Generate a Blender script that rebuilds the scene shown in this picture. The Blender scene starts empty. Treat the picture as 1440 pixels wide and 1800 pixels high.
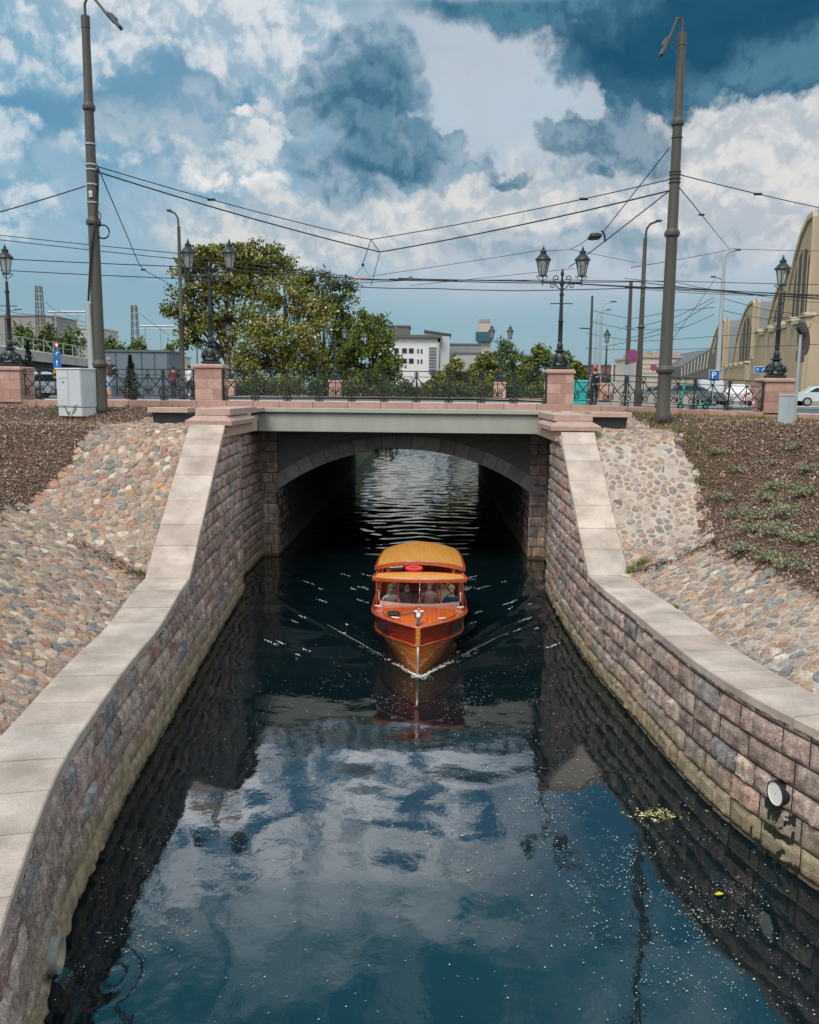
import bpy, math, random
import numpy as np
from mathutils import Vector, Matrix, noise
SC = bpy.context.scene
COL = SC.collection
rnd = random.Random(7)
R_ = math.radians

# ------------------------------------------------------------------ camera
FPX, CAMZ = 1500.0, 6.7
PITCH, YAW, ROLL = R_(7.98), R_(1.324), R_(0.57)
_F = Vector((-math.sin(YAW)*math.cos(PITCH), math.cos(YAW)*math.cos(PITCH), -math.sin(PITCH)))
_X = Vector((math.cos(YAW), math.sin(YAW), 0))
_U = _X.cross(_F)
CR = _X*math.cos(ROLL) + _U*math.sin(ROLL)
CU = -_X*math.sin(ROLL) + _U*math.cos(ROLL)
cam_d = bpy.data.cameras.new('camera'); cam = bpy.data.objects.new('camera', cam_d); COL.objects.link(cam)
cam_d.sensor_fit = 'HORIZONTAL'; cam_d.sensor_width = 36.0; cam_d.lens = FPX/1440*36
cam_d.clip_start = 0.1; cam_d.clip_end = 6000
m3 = Matrix((CR, CU, -_F)).transposed()
cam.matrix_world = Matrix.Translation((0, 0, CAMZ)) @ m3.to_4x4()
SC.camera = cam

def at(px, py, Y):
    """world point on the photo's sight line px,py at depth Y (used as a survey of the place)"""
    d = _F + CR*((px-720)/FPX) - CU*((py-900)/FPX)
    return Vector((0, 0, CAMZ)) + d*(Y/d.y)

# ------------------------------------------------------------------ world
SC.view_settings.view_transform = 'Standard'; SC.view_settings.look = 'None'
SC.view_settings.exposure = 0.0; SC.view_settings.gamma = 1.0
SUN_AZ, SUN_EL = R_(205), R_(52)        # azimuth clockwise from +Y: behind the camera, a little left
W = bpy.data.worlds.new('World'); SC.world = W; W.use_nodes = True
NT = W.node_tree; NT.nodes.clear()
def wn(t, **k):
    n = NT.nodes.new(t)
    for a, v in k.items(): setattr(n, a, v)
    return n
def wl(a, b): NT.links.new(a, b)
def wmath(op, a, b=None, c=None, clamp=False):
    n = wn('ShaderNodeMath', operation=op, use_clamp=clamp)
    for i, v in enumerate((a, b, c)):
        if v is None: continue
        if isinstance(v, (int, float)): n.inputs[i].default_value = v
        else: wl(v, n.inputs[i])
    return n.outputs[0]
def wmix(f, a, b):
    n = wn('ShaderNodeMix', data_type='RGBA')
    for i, v in ((0, f), (6, a), (7, b)):
        if isinstance(v, tuple): n.inputs[i].default_value = (*v, 1)
        elif isinstance(v, (int, float)): n.inputs[i].default_value = v
        else: wl(v, n.inputs[i])
    return n.outputs[2]
def wsmooth(x, lo, hi, a=0.0, b=1.0):
    n = wn('ShaderNodeMapRange', interpolation_type='SMOOTHSTEP')
    wl(x, n.inputs[0]); n.inputs[1].default_value = lo; n.inputs[2].default_value = hi
    n.inputs[3].default_value = a; n.inputs[4].default_value = b
    return n.outputs[0]
def lin(r, g, b):
    return tuple(((c/255)/12.92 if c/255 <= .04045 else ((c/255+.055)/1.055)**2.4) for c in (r, g, b))
SKYK = 7.0                              # colours below are radiances x10, the background strength is 0.1
def sk(r, g, b, k=1.0): return tuple(c*SKYK*k for c in lin(r, g, b))
bg = wn('ShaderNodeBackground'); bg.inputs[1].default_value = 0.1
wo = wn('ShaderNodeOutputWorld'); wl(bg.outputs[0], wo.inputs[0])
sky = wn('ShaderNodeTexSky', sky_type='NISHITA', sun_disc=False, sun_elevation=SUN_EL, sun_rotation=SUN_AZ, air_density=1.0, dust_density=1.5)
tc = wn('ShaderNodeTexCoord'); sx = wn('ShaderNodeSeparateXYZ'); wl(tc.outputs['Generated'], sx.inputs[0])
az = wmath('ARCTAN2', sx.outputs[0], sx.outputs[1])       # radians right of +Y
el = wmath('ARCSINE', sx.outputs[2])
cb = wn('ShaderNodeCombineXYZ'); wl(az, cb.inputs[0]); wl(el, cb.inputs[1])
P0 = cb.outputs[0]
def wnoise(p, scale, detail=8, rough=.55, dist=0.0, off=(0, 0, 0), stretch=(1, 1, 1)):
    mp = wn('ShaderNodeMapping'); wl(p, mp.inputs[0]); mp.inputs[1].default_value = off; mp.inputs[3].default_value = stretch
    n = wn('ShaderNodeTexNoise'); wl(mp.outputs[0], n.inputs['Vector'])
    n.inputs['Scale'].default_value = scale; n.inputs['Detail'].default_value = detail
    n.inputs['Roughness'].default_value = rough; n.inputs['Distortion'].default_value = dist
    return n
wn1 = wnoise(P0, 7.0, 6, .5, 0.0); wn2 = wnoise(P0, 30.0, 6, .6, 0.0, (3, 1, 0))
def warp(k1, k2):
    v = wn('ShaderNodeVectorMath', operation='SUBTRACT'); wl(wn1.outputs['Color'], v.inputs[0]); v.inputs[1].default_value = (.5, .5, .5)
    s = wn('ShaderNodeVectorMath', operation='SCALE'); wl(v.outputs[0], s.inputs[0]); s.inputs['Scale'].default_value = k1
    v2 = wn('ShaderNodeVectorMath', operation='SUBTRACT'); wl(wn2.outputs['Color'], v2.inputs[0]); v2.inputs[1].default_value = (.5, .5, .5)
    s2 = wn('ShaderNodeVectorMath', operation='SCALE'); wl(v2.outputs[0], s2.inputs[0]); s2.inputs['Scale'].default_value = k2
    a = wn('ShaderNodeVectorMath', operation='ADD'); wl(s.outputs[0], a.inputs[0]); wl(s2.outputs[0], a.inputs[1])
    b = wn('ShaderNodeVectorMath', operation='ADD'); wl(P0, b.inputs[0]); wl(a.outputs[0], b.inputs[1])
    return b.outputs[0]
PW = warp(.13, .045)        # billowing cloud edges
PS = warp(.16, .02)        # soft veils
def azel(px, py):
    d = (_F + CR*((px-720)/FPX) - CU*((py-900)/FPX)).normalized()
    return math.atan2(d.x, d.y), math.asin(d.z)
_pv = wn('ShaderNodeVectorMath', operation='ADD'); wl(warp(.05, .03), _pv.inputs[0]); _pv.inputs[1].default_value = (3.1, 1.7, 0)
def puff(off=None):
    v = _pv.outputs[0]
    if off:
        a = wn('ShaderNodeVectorMath', operation='ADD'); wl(v, a.inputs[0]); a.inputs[1].default_value = off; v = a.outputs[0]
    o = wn('ShaderNodeTexVoronoi', voronoi_dimensions='2D', feature='SMOOTH_F1', normalize=True); wl(v, o.inputs['Vector'])
    o.inputs['Scale'].default_value = 15; o.inputs['Detail'].default_value = 4.5; o.inputs['Roughness'].default_value = .58; o.inputs['Lacunarity'].default_value = 2.1; o.inputs['Smoothness'].default_value = .35
    return wsmooth(o.outputs['Distance'], .60, .05)       # rounded cauliflower lumps
PUFF = puff()
RELIEF = wmath('MULTIPLY_ADD', wmath('SUBTRACT', PUFF, puff((.004, .011, 0))), 1.5, .5, clamp=True)      # lumps lit from above
def blob(px, py, rx, ry, soft=.5, p=None, rot=0.0):
    """cloud mass centred at that bearing; radii in 1/1500 rad"""
    a, e = azel(px, py)
    mp = wn('ShaderNodeMapping', vector_type='TEXTURE'); wl(p or PW, mp.inputs[0])
    mp.inputs[1].default_value = (a, e, 0); mp.inputs[2].default_value = (0, 0, rot); mp.inputs[3].default_value = (rx/1500, ry/1500, 1)
    ln = wn('ShaderNodeVectorMath', operation='LENGTH'); wl(mp.outputs[0], ln.inputs[0])
    k = min(.62, 26/min(rx, ry)) if p is None else 0.0
    v = wmath('SUBTRACT', ln.outputs['Value'], wmath('MULTIPLY', wmath('SUBTRACT', PUFF, .45), k)) if k else ln.outputs['Value']
    return wsmooth(v, 1+soft*.5, 1-soft*.5)
def union(*bs):
    o = bs[0]
    for b in bs[1:]: o = wmath('MAXIMUM', o, b)
    return o
bil0 = wnoise(P0, 17.0, 9, .62, .0, (5, 2, 0)).outputs['Fac']
bil = wmath('ADD', wmath('MULTIPLY', bil0, .55), wmath('MULTIPLY', PUFF, .45))
big = wnoise(P0, 4.0, 5, .5, .3, (1.7, 4.4, 0), (1, 1.6, 1)).outputs['Fac']
# clear sky: Nishita, pulled to the photo's teal blue
g = wn('ShaderNodeMix', data_type='RGBA', blend_type='MULTIPLY'); g.inputs[0].default_value = 1
wl(sky.outputs[0], g.inputs[6]); g.inputs[7].default_value = (.55, .68, .66, 1)
low = wsmooth(el, R_(1.5), R_(14))
colr = wmix(.82, g.outputs[2], wmix(low, sk(146, 178, 194), sk(120, 168, 194)))
# thin veil on the right half, higher contrast detail from the noise
veilmask = wmath('MULTIPLY', wsmooth(az, R_(-12), R_(2)), wsmooth(el, R_(4.0), R_(8)))
colr = wmix(wmath('MULTIPLY', veilmask, .985), colr, wmix(bil, sk(174, 190, 205), sk(196, 204, 213)))
# broken white cloud over the left half
lft = wsmooth(wmath('ADD', wmath('MULTIPLY', bil, .55), wmath('MULTIPLY', big, .6)), .50, .68)
colr = wmix(wmath('MULTIPLY', wmath('MULTIPLY', lft, .42), wsmooth(el, R_(5), R_(9))), colr, sk(176, 200, 218))
SHD = wmath('ADD', wmath('MULTIPLY', bil, .58), wmath('MULTIPLY', RELIEF, .42))
def shade(c0, c1, lo=.32, hi=.66): return wmix(wsmooth(SHD, lo-.04, hi+.04), c0, c1)
def lay(mask, col, k=1.0):
    global colr
    colr = wmix(wmath('MULTIPLY', mask, k) if k != 1 else mask, colr, col)
lay(blob(60, 175, 120, 55, .9, PS), sk(84, 148, 184), .75)
lay(union(blob(290, 165, 210, 60, .9, PS), blob(300, 250, 150, 40, .9, PS)), sk(104, 150, 180), .75)
lay(union(blob(410, 40, 170, 62, .5), blob(250, 20, 170, 50, .6), blob(520, 75, 60, 34, .5)), shade(sk(160, 185, 204), sk(226, 229, 232), .36, .70), .85)
lay(union(blob(50, 60, 110, 55, .7), blob(20, 215, 50, 35, .5), blob(30, 345, 60, 40, .5), blob(265, 275, 90, 30, .7)), shade(sk(130, 174, 200), sk(214, 222, 228), .36, .7), .8)
lay(union(blob(462, 190, 40, 38, .3), blob(432, 250, 42, 52, .5), blob(400, 310, 60, 40, .7)), shade(sk(168, 190, 206), sk(244, 242, 238), .3, .62), .95)
lay(union(blob(520, 160, 60, 50, .8), blob(330, 230, 120, 60, .9)), shade(sk(140, 172, 194), sk(180, 196, 208)), .7)
# white bank low over the bridge
lay(union(blob(870, 370, 260, 62, .6), blob(560, 430, 230, 56, .8), blob(1060, 330, 180, 80, .7)), shade(sk(176, 189, 200), sk(228, 225, 220), .36, .72), .8)
lay(union(blob(1340, 300, 150, 95, .35), blob(1290, 395, 190, 55, .5), blob(1220, 180, 100, 60, .7)), shade(sk(184, 192, 200), sk(228, 225, 222), .36, .70), .85)
lay(union(blob(960, 440, 190, 30, .7), blob(1190, 440, 130, 34, .5), blob(1000, 300, 50, 24, .6)), shade(sk(128, 158, 180), sk(172, 186, 200)), .7)
# dark cumulus in the middle
lay(union(blob(650, 150, 80, 88, .25), blob(560, 165, 50, 42, .25), blob(690, 275, 130, 44, .25), blob(800, 290, 46, 15, .5), blob(600, 310, 90, 52, .5)), shade(sk(96, 136, 162), sk(150, 174, 192)), .95)
lay(union(blob(640, 190, 76, 54, .7), blob(680, 280, 95, 28, .6)), shade(sk(60, 106, 134), sk(92, 136, 160)), .9)
# dark shelf upper right and its fragments
lay(union(blob(1270, 40, 280, 85, .22), blob(1400, 90, 130, 60, .25), blob(1140, 150, 62, 45, .3), blob(1040, -60, 330, 70, .5)), shade(sk(44, 98, 128), sk(76, 126, 152)), .97)
lay(blob(1290, 30, 230, 55, .8, PS), sk(24, 78, 108), .9)
lay(union(blob(1040, 235, 80, 42, .25), blob(1095, 205, 56, 28, .3), blob(1030, 305, 34, 18, .6), blob(890, 300, 30, 12, .7), blob(1150, 260, 60, 40, .7)), shade(sk(72, 116, 142), sk(126, 154, 174)), .9)
lay(union(blob(1100, 430, 52, 14, .8)), sk(128, 158, 178), .7)
# above the frame (seen mirrored in the canal): pale bank, then deep blue grey overhead
hi1 = wsmooth(el, R_(22.6), R_(25)); hi2 = wsmooth(el, R_(26.5), R_(37))
mid = wmix(wsmooth(wmath('ADD', wmath('MULTIPLY', big, .6), wmath('MULTIPLY', bil, .5)), .47, .61), sk(96, 158, 200, 1.35), sk(236, 240, 246, 3.3))
midr = wmix(wsmooth(wmath('ADD', az, wmath('MULTIPLY', big, .35)), R_(8), R_(25)), mid, sk(78, 146, 186, 1.3))
lay(wmath('MULTIPLY', hi1, .95), midr)
hic = wmix(wsmooth(wmath('ADD', wmath('MULTIPLY', big, .7), wmath('MULTIPLY', bil, .4)), .54, .74), sk(60, 142, 168, 1.9), sk(146, 186, 206, 2.1))
lay(hi2, hic)
# unseen cloud beside and behind the camera, added bright to light the walls
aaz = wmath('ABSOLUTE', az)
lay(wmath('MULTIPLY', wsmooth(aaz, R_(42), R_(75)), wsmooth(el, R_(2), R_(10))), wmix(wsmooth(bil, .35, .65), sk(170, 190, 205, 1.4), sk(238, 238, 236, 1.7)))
lay(wsmooth(el, R_(-1), R_(-6)), sk(90, 96, 96))
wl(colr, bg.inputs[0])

sun_d = bpy.data.lights.new('sun', 'SUN'); sun_d.energy = 1.9; sun_d.angle = R_(26); sun_d.color = (1.0, .94, .86)
sun = bpy.data.objects.new('sun', sun_d); COL.objects.link(sun)
sd = Vector((math.sin(SUN_AZ)*math.cos(SUN_EL), math.cos(SUN_AZ)*math.cos(SUN_EL), math.sin(SUN_EL)))
sun.rotation_euler = sd.to_track_quat('Z', 'Y').to_euler()
SC.view_settings.exposure = 0.5
try:
    SC.cycles.use_denoising = True; SC.cycles.max_bounces = 6; SC.cycles.diffuse_bounces = 3; SC.cycles.glossy_bounces = 4
    SC.cycles.transmission_bounces = 5; SC.cycles.transparent_max_bounces = 8; SC.cycles.caustics_reflective = False; SC.cycles.caustics_refractive = False
except Exception: pass

# ------------------------------------------------------------------ helpers
class MB:
    """collects shapes for ONE mesh object; every vertex carries a colour, every face a material slot"""
    def __init__(s): s.v, s.f, s.c, s.m, s.n = [], [], [], [], 0
    def add(s, vs, fs, col=(1, 1, 1), mi=0):
        o = s.n
        s.v.extend([tuple(v) for v in vs]); s.n += len(vs)
        s.c.extend([col]*len(vs) if not isinstance(col, list) else col)
        for f in fs: s.f.append(tuple(i+o for i in f)); s.m.append(mi)
        return s
    def box(s, c, d, rz=0.0, col=(1, 1, 1), mi=0, bev=0.0, M=None, taper=1.0):
        x, y, z = d[0]/2, d[1]/2, d[2]/2
        if bev > 0:
            b = min(bev, x*.45, y*.45, z*.45); vs = []; 
            rings = [(z*-1, b), (-z+b, 0), (z-b, 0), (z, b)]
            for zz, ins in rings:
                X, Y = x-ins, y-ins
                k = taper if zz > 0 else 1
                X *= k; Y *= k
                q = b if ins == 0 else b*.5
                vs += [(X-q, -Y, zz), (X, -Y+q, zz), (X, Y-q, zz), (X-q, Y, zz), (-X+q, Y, zz), (-X, Y-q, zz), (-X, -Y+q, zz), (-X+q, -Y, zz)]
            fs = [tuple(range(7, -1, -1)), tuple(range(24, 32))]
            for r in range(3):
                for i in range(8): fs.append((r*8+i, r*8+(i+1) % 8, r*8+8+(i+1) % 8, r*8+8+i))
        else:
            vs = [(-x, -y, -z), (x, -y, -z), (x, y, -z), (-x, y, -z)]+[(a*taper, b*taper, z) for a, b in ((-x, -y), (x, -y), (x, y), (-x, y))]
            fs = [(3, 2, 1, 0), (4, 5, 6, 7), (0, 1, 5, 4), (1, 2, 6, 5), (2, 3, 7, 6), (3, 0, 4, 7)]
        cz, sz = math.cos(rz), math.sin(rz)
        if M is not None: vs = [M @ Vector(v) for v in vs]
        else: vs = [(c[0]+a*cz-b*sz, c[1]+a*sz+b*cz, c[2]+h) for a, b, h in vs]
        return s.add(vs, fs, col, mi)
    def tube(s, pts, r, n=6, col=(1, 1, 1), mi=0, cap=True):
        pts = [Vector(p) for p in pts]; k = len(pts)
        rs = r if isinstance(r, (list, tuple)) else [r]*k
        vs = []; up = None
        for i in range(k):
            t = (pts[min(i+1, k-1)]-pts[max(i-1, 0)])
            if t.length < 1e-9: t = Vector((0, 0, 1))
            t.normalize()
            if up is None: up = Vector((0, 0, 1)) if abs(t.z) < .9 else Vector((1, 0, 0))
            a = t.cross(up)
            if a.length < 1e-4: a = t.cross(Vector((.3, 1, .2)))
            a.normalize(); b = a.cross(t).normalized(); up = b
            for j in range(n):
                w = 2*math.pi*j/n
                vs.append(pts[i]+(a*math.cos(w)+b*math.sin(w))*rs[i])
        fs = [(i*n+j, i*n+(j+1) % n, i*n+n+(j+1) % n, i*n+n+j) for i in range(k-1) for j in range(n)]
        if cap: fs += [tuple(range(n-1, -1, -1)), tuple(range((k-1)*n, k*n))]
        return s.add(vs, fs, col, mi)
    def lathe(s, c, prof, n=12, col=(1, 1, 1), mi=0, flat=0.0):
        """prof: list of (radius, z)"""
        vs = [(c[0]+r*math.cos(2*math.pi*(j+flat)/n), c[1]+r*math.sin(2*math.pi*(j+flat)/n), c[2]+z) for r, z in prof for j in range(n)]
        k = len(prof)
        fs = [(i*n+j, i*n+(j+1) % n, i*n+n+(j+1) % n, i*n+n+j) for i in range(k-1) for j in range(n)]
        fs += [tuple(range(n-1, -1, -1)), tuple(range((k-1)*n, k*n))]
        return s.add(vs, fs, col, mi)
    def prism(s, outl, a, b, col=(1, 1, 1), mi=0):
        """outline as 3-D points, swept from +a to +b (vectors)"""
        n = len(outl); a, b = Vector(a), Vector(b)
        vs = [Vector(p)+a for p in outl]+[Vector(p)+b for p in outl]
        fs = [tuple(range(n-1, -1, -1)), tuple(range(n, 2*n))]+[(i, (i+1) % n, n+(i+1) % n, n+i) for i in range(n)]
        return s.add(vs, fs, col, mi)
    def loft(s, rings, col=(1, 1, 1), mi=0, closed=True, cap=True):
        n = len(rings[0]); k = len(rings)
        vs = [p for r in rings for p in r]
        e = n if closed else n-1
        fs = [(i*n+j, i*n+(j+1) % n, i*n+n+(j+1) % n, i*n+n+j) for i in range(k-1) for j in range(e)]
        if cap and closed: fs += [tuple(range(n-1, -1, -1)), tuple(range((k-1)*n, k*n))]
        return s.add(vs, fs, col, mi)
    def quads(s, C, A, B, cols, mi=0):
        """many loose leaf quads from numpy centre / half axes"""
        V = np.stack([C-A-B*.6, C+A*.2-B, C+A+B*.3, C-A*.1+B], 1).reshape(-1, 3)
        o = s.n; k = len(C)
        s.v.extend(map(tuple, V.tolist())); s.n += 4*k
        s.c.extend([tuple(c) for c in np.repeat(np.asarray(cols), 4, 0).tolist()])
        s.f.extend([(o+4*i, o+4*i+1, o+4*i+2, o+4*i+3) for i in range(k)]); s.m.extend([mi]*k)
        return s
    def build(s, name, mats, parent=None, smooth=False, local=True):
        me = bpy.data.meshes.new(name)
        off = Vector(parent_world(parent)) if (parent is not None and local) else Vector((0, 0, 0))
        V = np.array(s.v, dtype=np.float64).reshape(-1, 3)-np.array(off)
        me.from_pydata(V.tolist(), [], s.f)
        if not isinstance(mats, (list, tuple)): mats = [mats]
        for m in mats: me.materials.append(m)
        me.polygons.foreach_set('material_index', s.m)
        ca = me.color_attributes.new('Col', 'FLOAT_COLOR', 'POINT')
        C = np.ones((len(s.v), 4), np.float32); C[:, :3] = np.array(s.c, np.float32).reshape(-1, 3)
        ca.data.foreach_set('color', C.ravel())
        if smooth:
            me.polygons.foreach_set('use_smooth', [True]*len(me.polygons))
            if smooth is not True:
                try: me.set_sharp_from_angle(angle=R_(smooth))
                except Exception: pass
        me.update()
        o = bpy.data.objects.new(name, me); COL.objects.link(o)
        if parent is not None: o.parent = parent
        return o
def parent_world(o):
    p = Vector((0, 0, 0))
    while o is not None: p += Vector(o.location); o = o.parent
    return p
def tag(o, label=None, cat=None, group=None, kind=None):
    if label: o['label'] = label
    if cat: o['category'] = cat
    if group: o['group'] = group
    if kind: o['kind'] = kind
    return o
def thing(name, label, cat, loc=(0, 0, 0), group=None):
    o = bpy.data.objects.new(name, None); COL.objects.link(o); o.location = loc; o.empty_display_size = .2
    return tag(o, label, cat, group)
def dup(root, loc, rz=0.0, label=None, group=None):
    def cp(o, par):
        c = o.copy(); COL.objects.link(c)
        if par is not None: c.parent = par
        for ch in list(o.children): cp(ch, c)
        return c
    r = cp(root, None); r.location = loc; r.rotation_euler = (0, 0, rz)
    if label: r['label'] = label
    if group: r['group'] = group
    return r
def arc(c, r, a0, a1, n, ax=Vector((1, 0, 0)), ay=Vector((0, 0, 1)), r1=None):
    c = Vector(c); out = []
    for i in range(n+1):
        t = i/n; a = a0+(a1-a0)*t; rr = r+((r1 if r1 is not None else r)-r)*t
        out.append(c+ax*(rr*math.cos(a))+ay*(rr*math.sin(a)))
    return out
def nz(x, y=0.0, z=0.0): return noise.noise(Vector((x, y, z)))
def sstep(a, b, x):
    t = min(1, max(0, (x-a)/(b-a))); return t*t*(3-2*t)

# ------------------------------------------------------------------ materials
MATS = {}
def mat(name, col=(.5, .5, .5), rough=.6, metal=0.0, vc=False, var=.25, scale=6.0, bump=.0, bscale=30.0, col2=None, spec=.5, coat=0.0, stretch=None, em=None, extra=None, speck=0.0):
    """procedural surface: base colour (or per-piece colour attribute) broken up by noise, with bump"""
    if name in MATS: return MATS[name]
    m = bpy.data.materials.new(name); m.use_nodes = True; nt = m.node_tree; nt.nodes.clear()
    N = nt.nodes.new; L = nt.links.new
    out = N('ShaderNodeOutputMaterial'); p = N('ShaderNodeBsdfPrincipled'); L(p.outputs[0], out.inputs[0])
    p.inputs['Roughness'].default_value = rough; p.inputs['Metallic'].default_value = metal
    p.inputs['Specular IOR Level'].default_value = spec; p.inputs['Coat Weight'].default_value = coat; p.inputs['Coat Roughness'].default_value = .06
    t = N('ShaderNodeTexCoord'); src = t.outputs['Object']
    if stretch:
        mp = N('ShaderNodeMapping'); L(src, mp.inputs[0]); mp.inputs[3].default_value = stretch; src = mp.outputs[0]
    n1 = N('ShaderNodeTexNoise'); L(src, n1.inputs['Vector']); n1.inputs['Scale'].default_value = scale; n1.inputs['Detail'].default_value = 6; n1.inputs['Roughness'].default_value = .6
    mr = N('ShaderNodeMapRange'); L(n1.outputs['Fac'], mr.inputs[0]); mr.inputs[1].default_value = .3; mr.inputs[2].default_value = .7
    mr.inputs[3].default_value = 1-var; mr.inputs[4].default_value = 1+var
    if vc:
        a = N('ShaderNodeAttribute'); a.attribute_name = 'Col'; base = a.outputs['Color']
    elif col2:
        mx = N('ShaderNodeMix'); mx.data_type = 'RGBA'; L(n1.outputs['Fac'], mx.inputs[0]); mx.inputs[6].default_value = (*col, 1); mx.inputs[7].default_value = (*col2, 1); base = mx.outputs[2]
    else:
        rgb = N('ShaderNodeRGB'); rgb.outputs[0].default_value = (*col, 1); base = rgb.outputs[0]
    vm = N('ShaderNodeVectorMath'); vm.operation = 'SCALE'; L(base, vm.inputs[0]); L(mr.outputs[0], vm.inputs['Scale'])
    cur = vm.outputs[0]
    if speck > 0:
        n3 = N('ShaderNodeTexNoise'); L(t.outputs['Object'], n3.inputs['Vector']); n3.inputs['Scale'].default_value = 55; n3.inputs['Detail'].default_value = 3
        m3_ = N('ShaderNodeMapRange'); L(n3.outputs['Fac'], m3_.inputs[0]); m3_.inputs[1].default_value = .35; m3_.inputs[2].default_value = .65; m3_.inputs[3].default_value = 1-speck; m3_.inputs[4].default_value = 1+speck
        v3 = N('ShaderNodeVectorMath'); v3.operation = 'SCALE'; L(cur, v3.inputs[0]); L(m3_.outputs[0], v3.inputs['Scale']); cur = v3.outputs[0]
    if extra: cur = extra(nt, cur, t, p)
    L(cur, p.inputs['Base Color'])
    if bump > 0:
        n2 = N('ShaderNodeTexNoise'); L(src, n2.inputs['Vector']); n2.inputs['Scale'].default_value = bscale; n2.inputs['Detail'].default_value = 5
        b = N('ShaderNodeBump'); b.inputs['Strength'].default_value = bump; b.inputs['Distance'].default_value = .03; L(n2.outputs['Fac'], b.inputs['Height']); L(b.outputs[0], p.inputs['Normal'])
    if em:
        p.inputs['Emission Color'].default_value = (*em[:3], 1); p.inputs['Emission Strength'].default_value = em[3]
    MATS[name] = m; return m
def stain_by_height(col, lo, hi, amt=.8, nscale=3.0):
    """growth on stone near the waterline: a real stain, by world height and noise"""
    def fn(nt, cur, t, p):
        N = nt.nodes.new; L = nt.links.new
        g = N('ShaderNodeNewGeometry'); s = N('ShaderNodeSeparateXYZ'); L(g.outputs['Position'], s.inputs[0])
        n = N('ShaderNodeTexNoise'); L(g.outputs['Position'], n.inputs['Vector']); n.inputs['Scale'].default_value = nscale; n.inputs['Detail'].default_value = 5
        a = N('ShaderNodeMath'); a.operation = 'MULTIPLY_ADD'; L(n.outputs['Fac'], a.inputs[0]); a.inputs[1].default_value = -.9; L(s.outputs[2], a.inputs[2])
        mr = N('ShaderNodeMapRange'); L(a.outputs[0], mr.inputs[0]); mr.inputs[1].default_value = lo-.45; mr.inputs[2].default_value = hi-.45; mr.inputs[3].default_value = amt; mr.inputs[4].default_value = 0
        mx = N('ShaderNodeMix'); mx.data_type = 'RGBA'; L(mr.outputs[0], mx.inputs[0]); L(cur, mx.inputs[6]); mx.inputs[7].default_value = (*col, 1)
        # thin dark wet line right above the water
        w = N('ShaderNodeMapRange'); L(s.outputs[2], w.inputs[0]); w.inputs[1].default_value = .04; w.inputs[2].default_value = .12; w.inputs[3].default_value = .35; w.inputs[4].default_value = 1
        v = N('ShaderNodeVectorMath'); v.operation = 'SCALE'; L(mx.outputs[2], v.inputs[0]); L(w.outputs[0], v.inputs['Scale'])
        # pale vertical lime streaks
        mp = N('ShaderNodeMapping'); L(g.outputs['Position'], mp.inputs[0]); mp.inputs[3].default_value = (5, 5, .35)
        n2 = N('ShaderNodeTexNoise'); L(mp.outputs[0], n2.inputs['Vector']); n2.inputs['Scale'].default_value = 1.6; n2.inputs['Detail'].default_value = 4
        m2 = N('ShaderNodeMapRange'); L(n2.outputs['Fac'], m2.inputs[0]); m2.inputs[1].default_value = .38; m2.inputs[2].default_value = .7; m2.inputs[3].default_value = .78; m2.inputs[4].default_value = 1.25
        v2 = N('ShaderNodeVectorMath'); v2.operation = 'SCALE'; L(v.outputs[0], v2.inputs[0]); L(m2.outputs[0], v2.inputs['Scale'])
        return v2.outputs[0]
    return fn
M_ = {}
M_['masonry'] = mat('rock_faced_granite', vc=True, rough=.85, var=.48, scale=5, bump=.9, bscale=26, speck=.35, spec=.3, extra=stain_by_height((.30, .245, .14), .35, .95, .75))
M_['joint'] = mat('dark_joint_mortar', (.06, .055, .05), .95, spec=.2)
M_['coping'] = mat('sawn_pink_granite', vc=True, rough=.85, var=.3, scale=1.3, bump=.25, bscale=60, speck=.12, spec=.3)
M_['redstone'] = mat('red_granite', vc=True, rough=.7, var=.14, scale=4, bump=.12, bscale=50, speck=.16, spec=.3)
M_['girder'] = mat('grey_painted_girder', (.33, .34, .295), .5, var=.09, scale=1.2, stretch=(1.6, 1, .25), spec=.4)
M_['iron'] = mat('black_painted_iron', (.012, .018, .02), .42, var=.2, scale=20, spec=.5)
M_['iron_far'] = mat('dark_green_iron', (.02, .03, .03), .5, var=.2, scale=20)
M_['pole'] = mat('grey_brown_pole_paint', (.056, .055, .047), .55, var=.14, scale=3, stretch=(3, 3, .5), spec=.4)
M_['galv'] = mat('galvanised_steel', (.36, .39, .40), .45, .4, var=.12, scale=4, stretch=(3, 3, .5))
M_['conc'] = mat('weathered_concrete', (.34, .34, .33), .85, var=.2, scale=.8, bump=.1, bscale=20)
M_['dark'] = mat('dark_void_shade', (.02, .022, .025), .6)  # near-black colour painted as the shade in open voids
M_['asph'] = mat('asphalt', (.075, .075, .078), .9, var=.2, scale=.6, bump=.2, bscale=40)
M_['pave'] = mat('pale_paving', (.42, .37, .335), .85, var=.1, scale=1.2, speck=.08)
M_['soil'] = mat('bark_soil', (.115, .072, .054), .95, var=.35, scale=7, bump=1.0, bscale=34, spec=.15, speck=.6)
M_['chips'] = mat('bark_chips', vc=True, rough=.9, var=.2, scale=12, spec=.2)
M_['mortar_pale'] = mat('grey_white_mortar', (.375, .325, .28), .95, var=.22, scale=4, bump=.6, bscale=24, spec=.2, speck=.15)
M_['mortar'] = mat('pale_mortar', (.30, .235, .185), .95, var=.25, scale=5, bump=.6, bscale=24, spec=.2, speck=.15)
M_['cobble'] = mat('field_stones', vc=True, rough=.85, var=.32, scale=12, bump=.6, bscale=30, speck=.25, spec=.25)
M_['leaf'] = mat('leaves', vc=True, rough=.8, var=.15, scale=2, spec=.12)
M_['bark'] = mat('tree_bark', (.05, .04, .032), .9, var=.35, scale=8, bump=.5, bscale=20)
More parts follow.
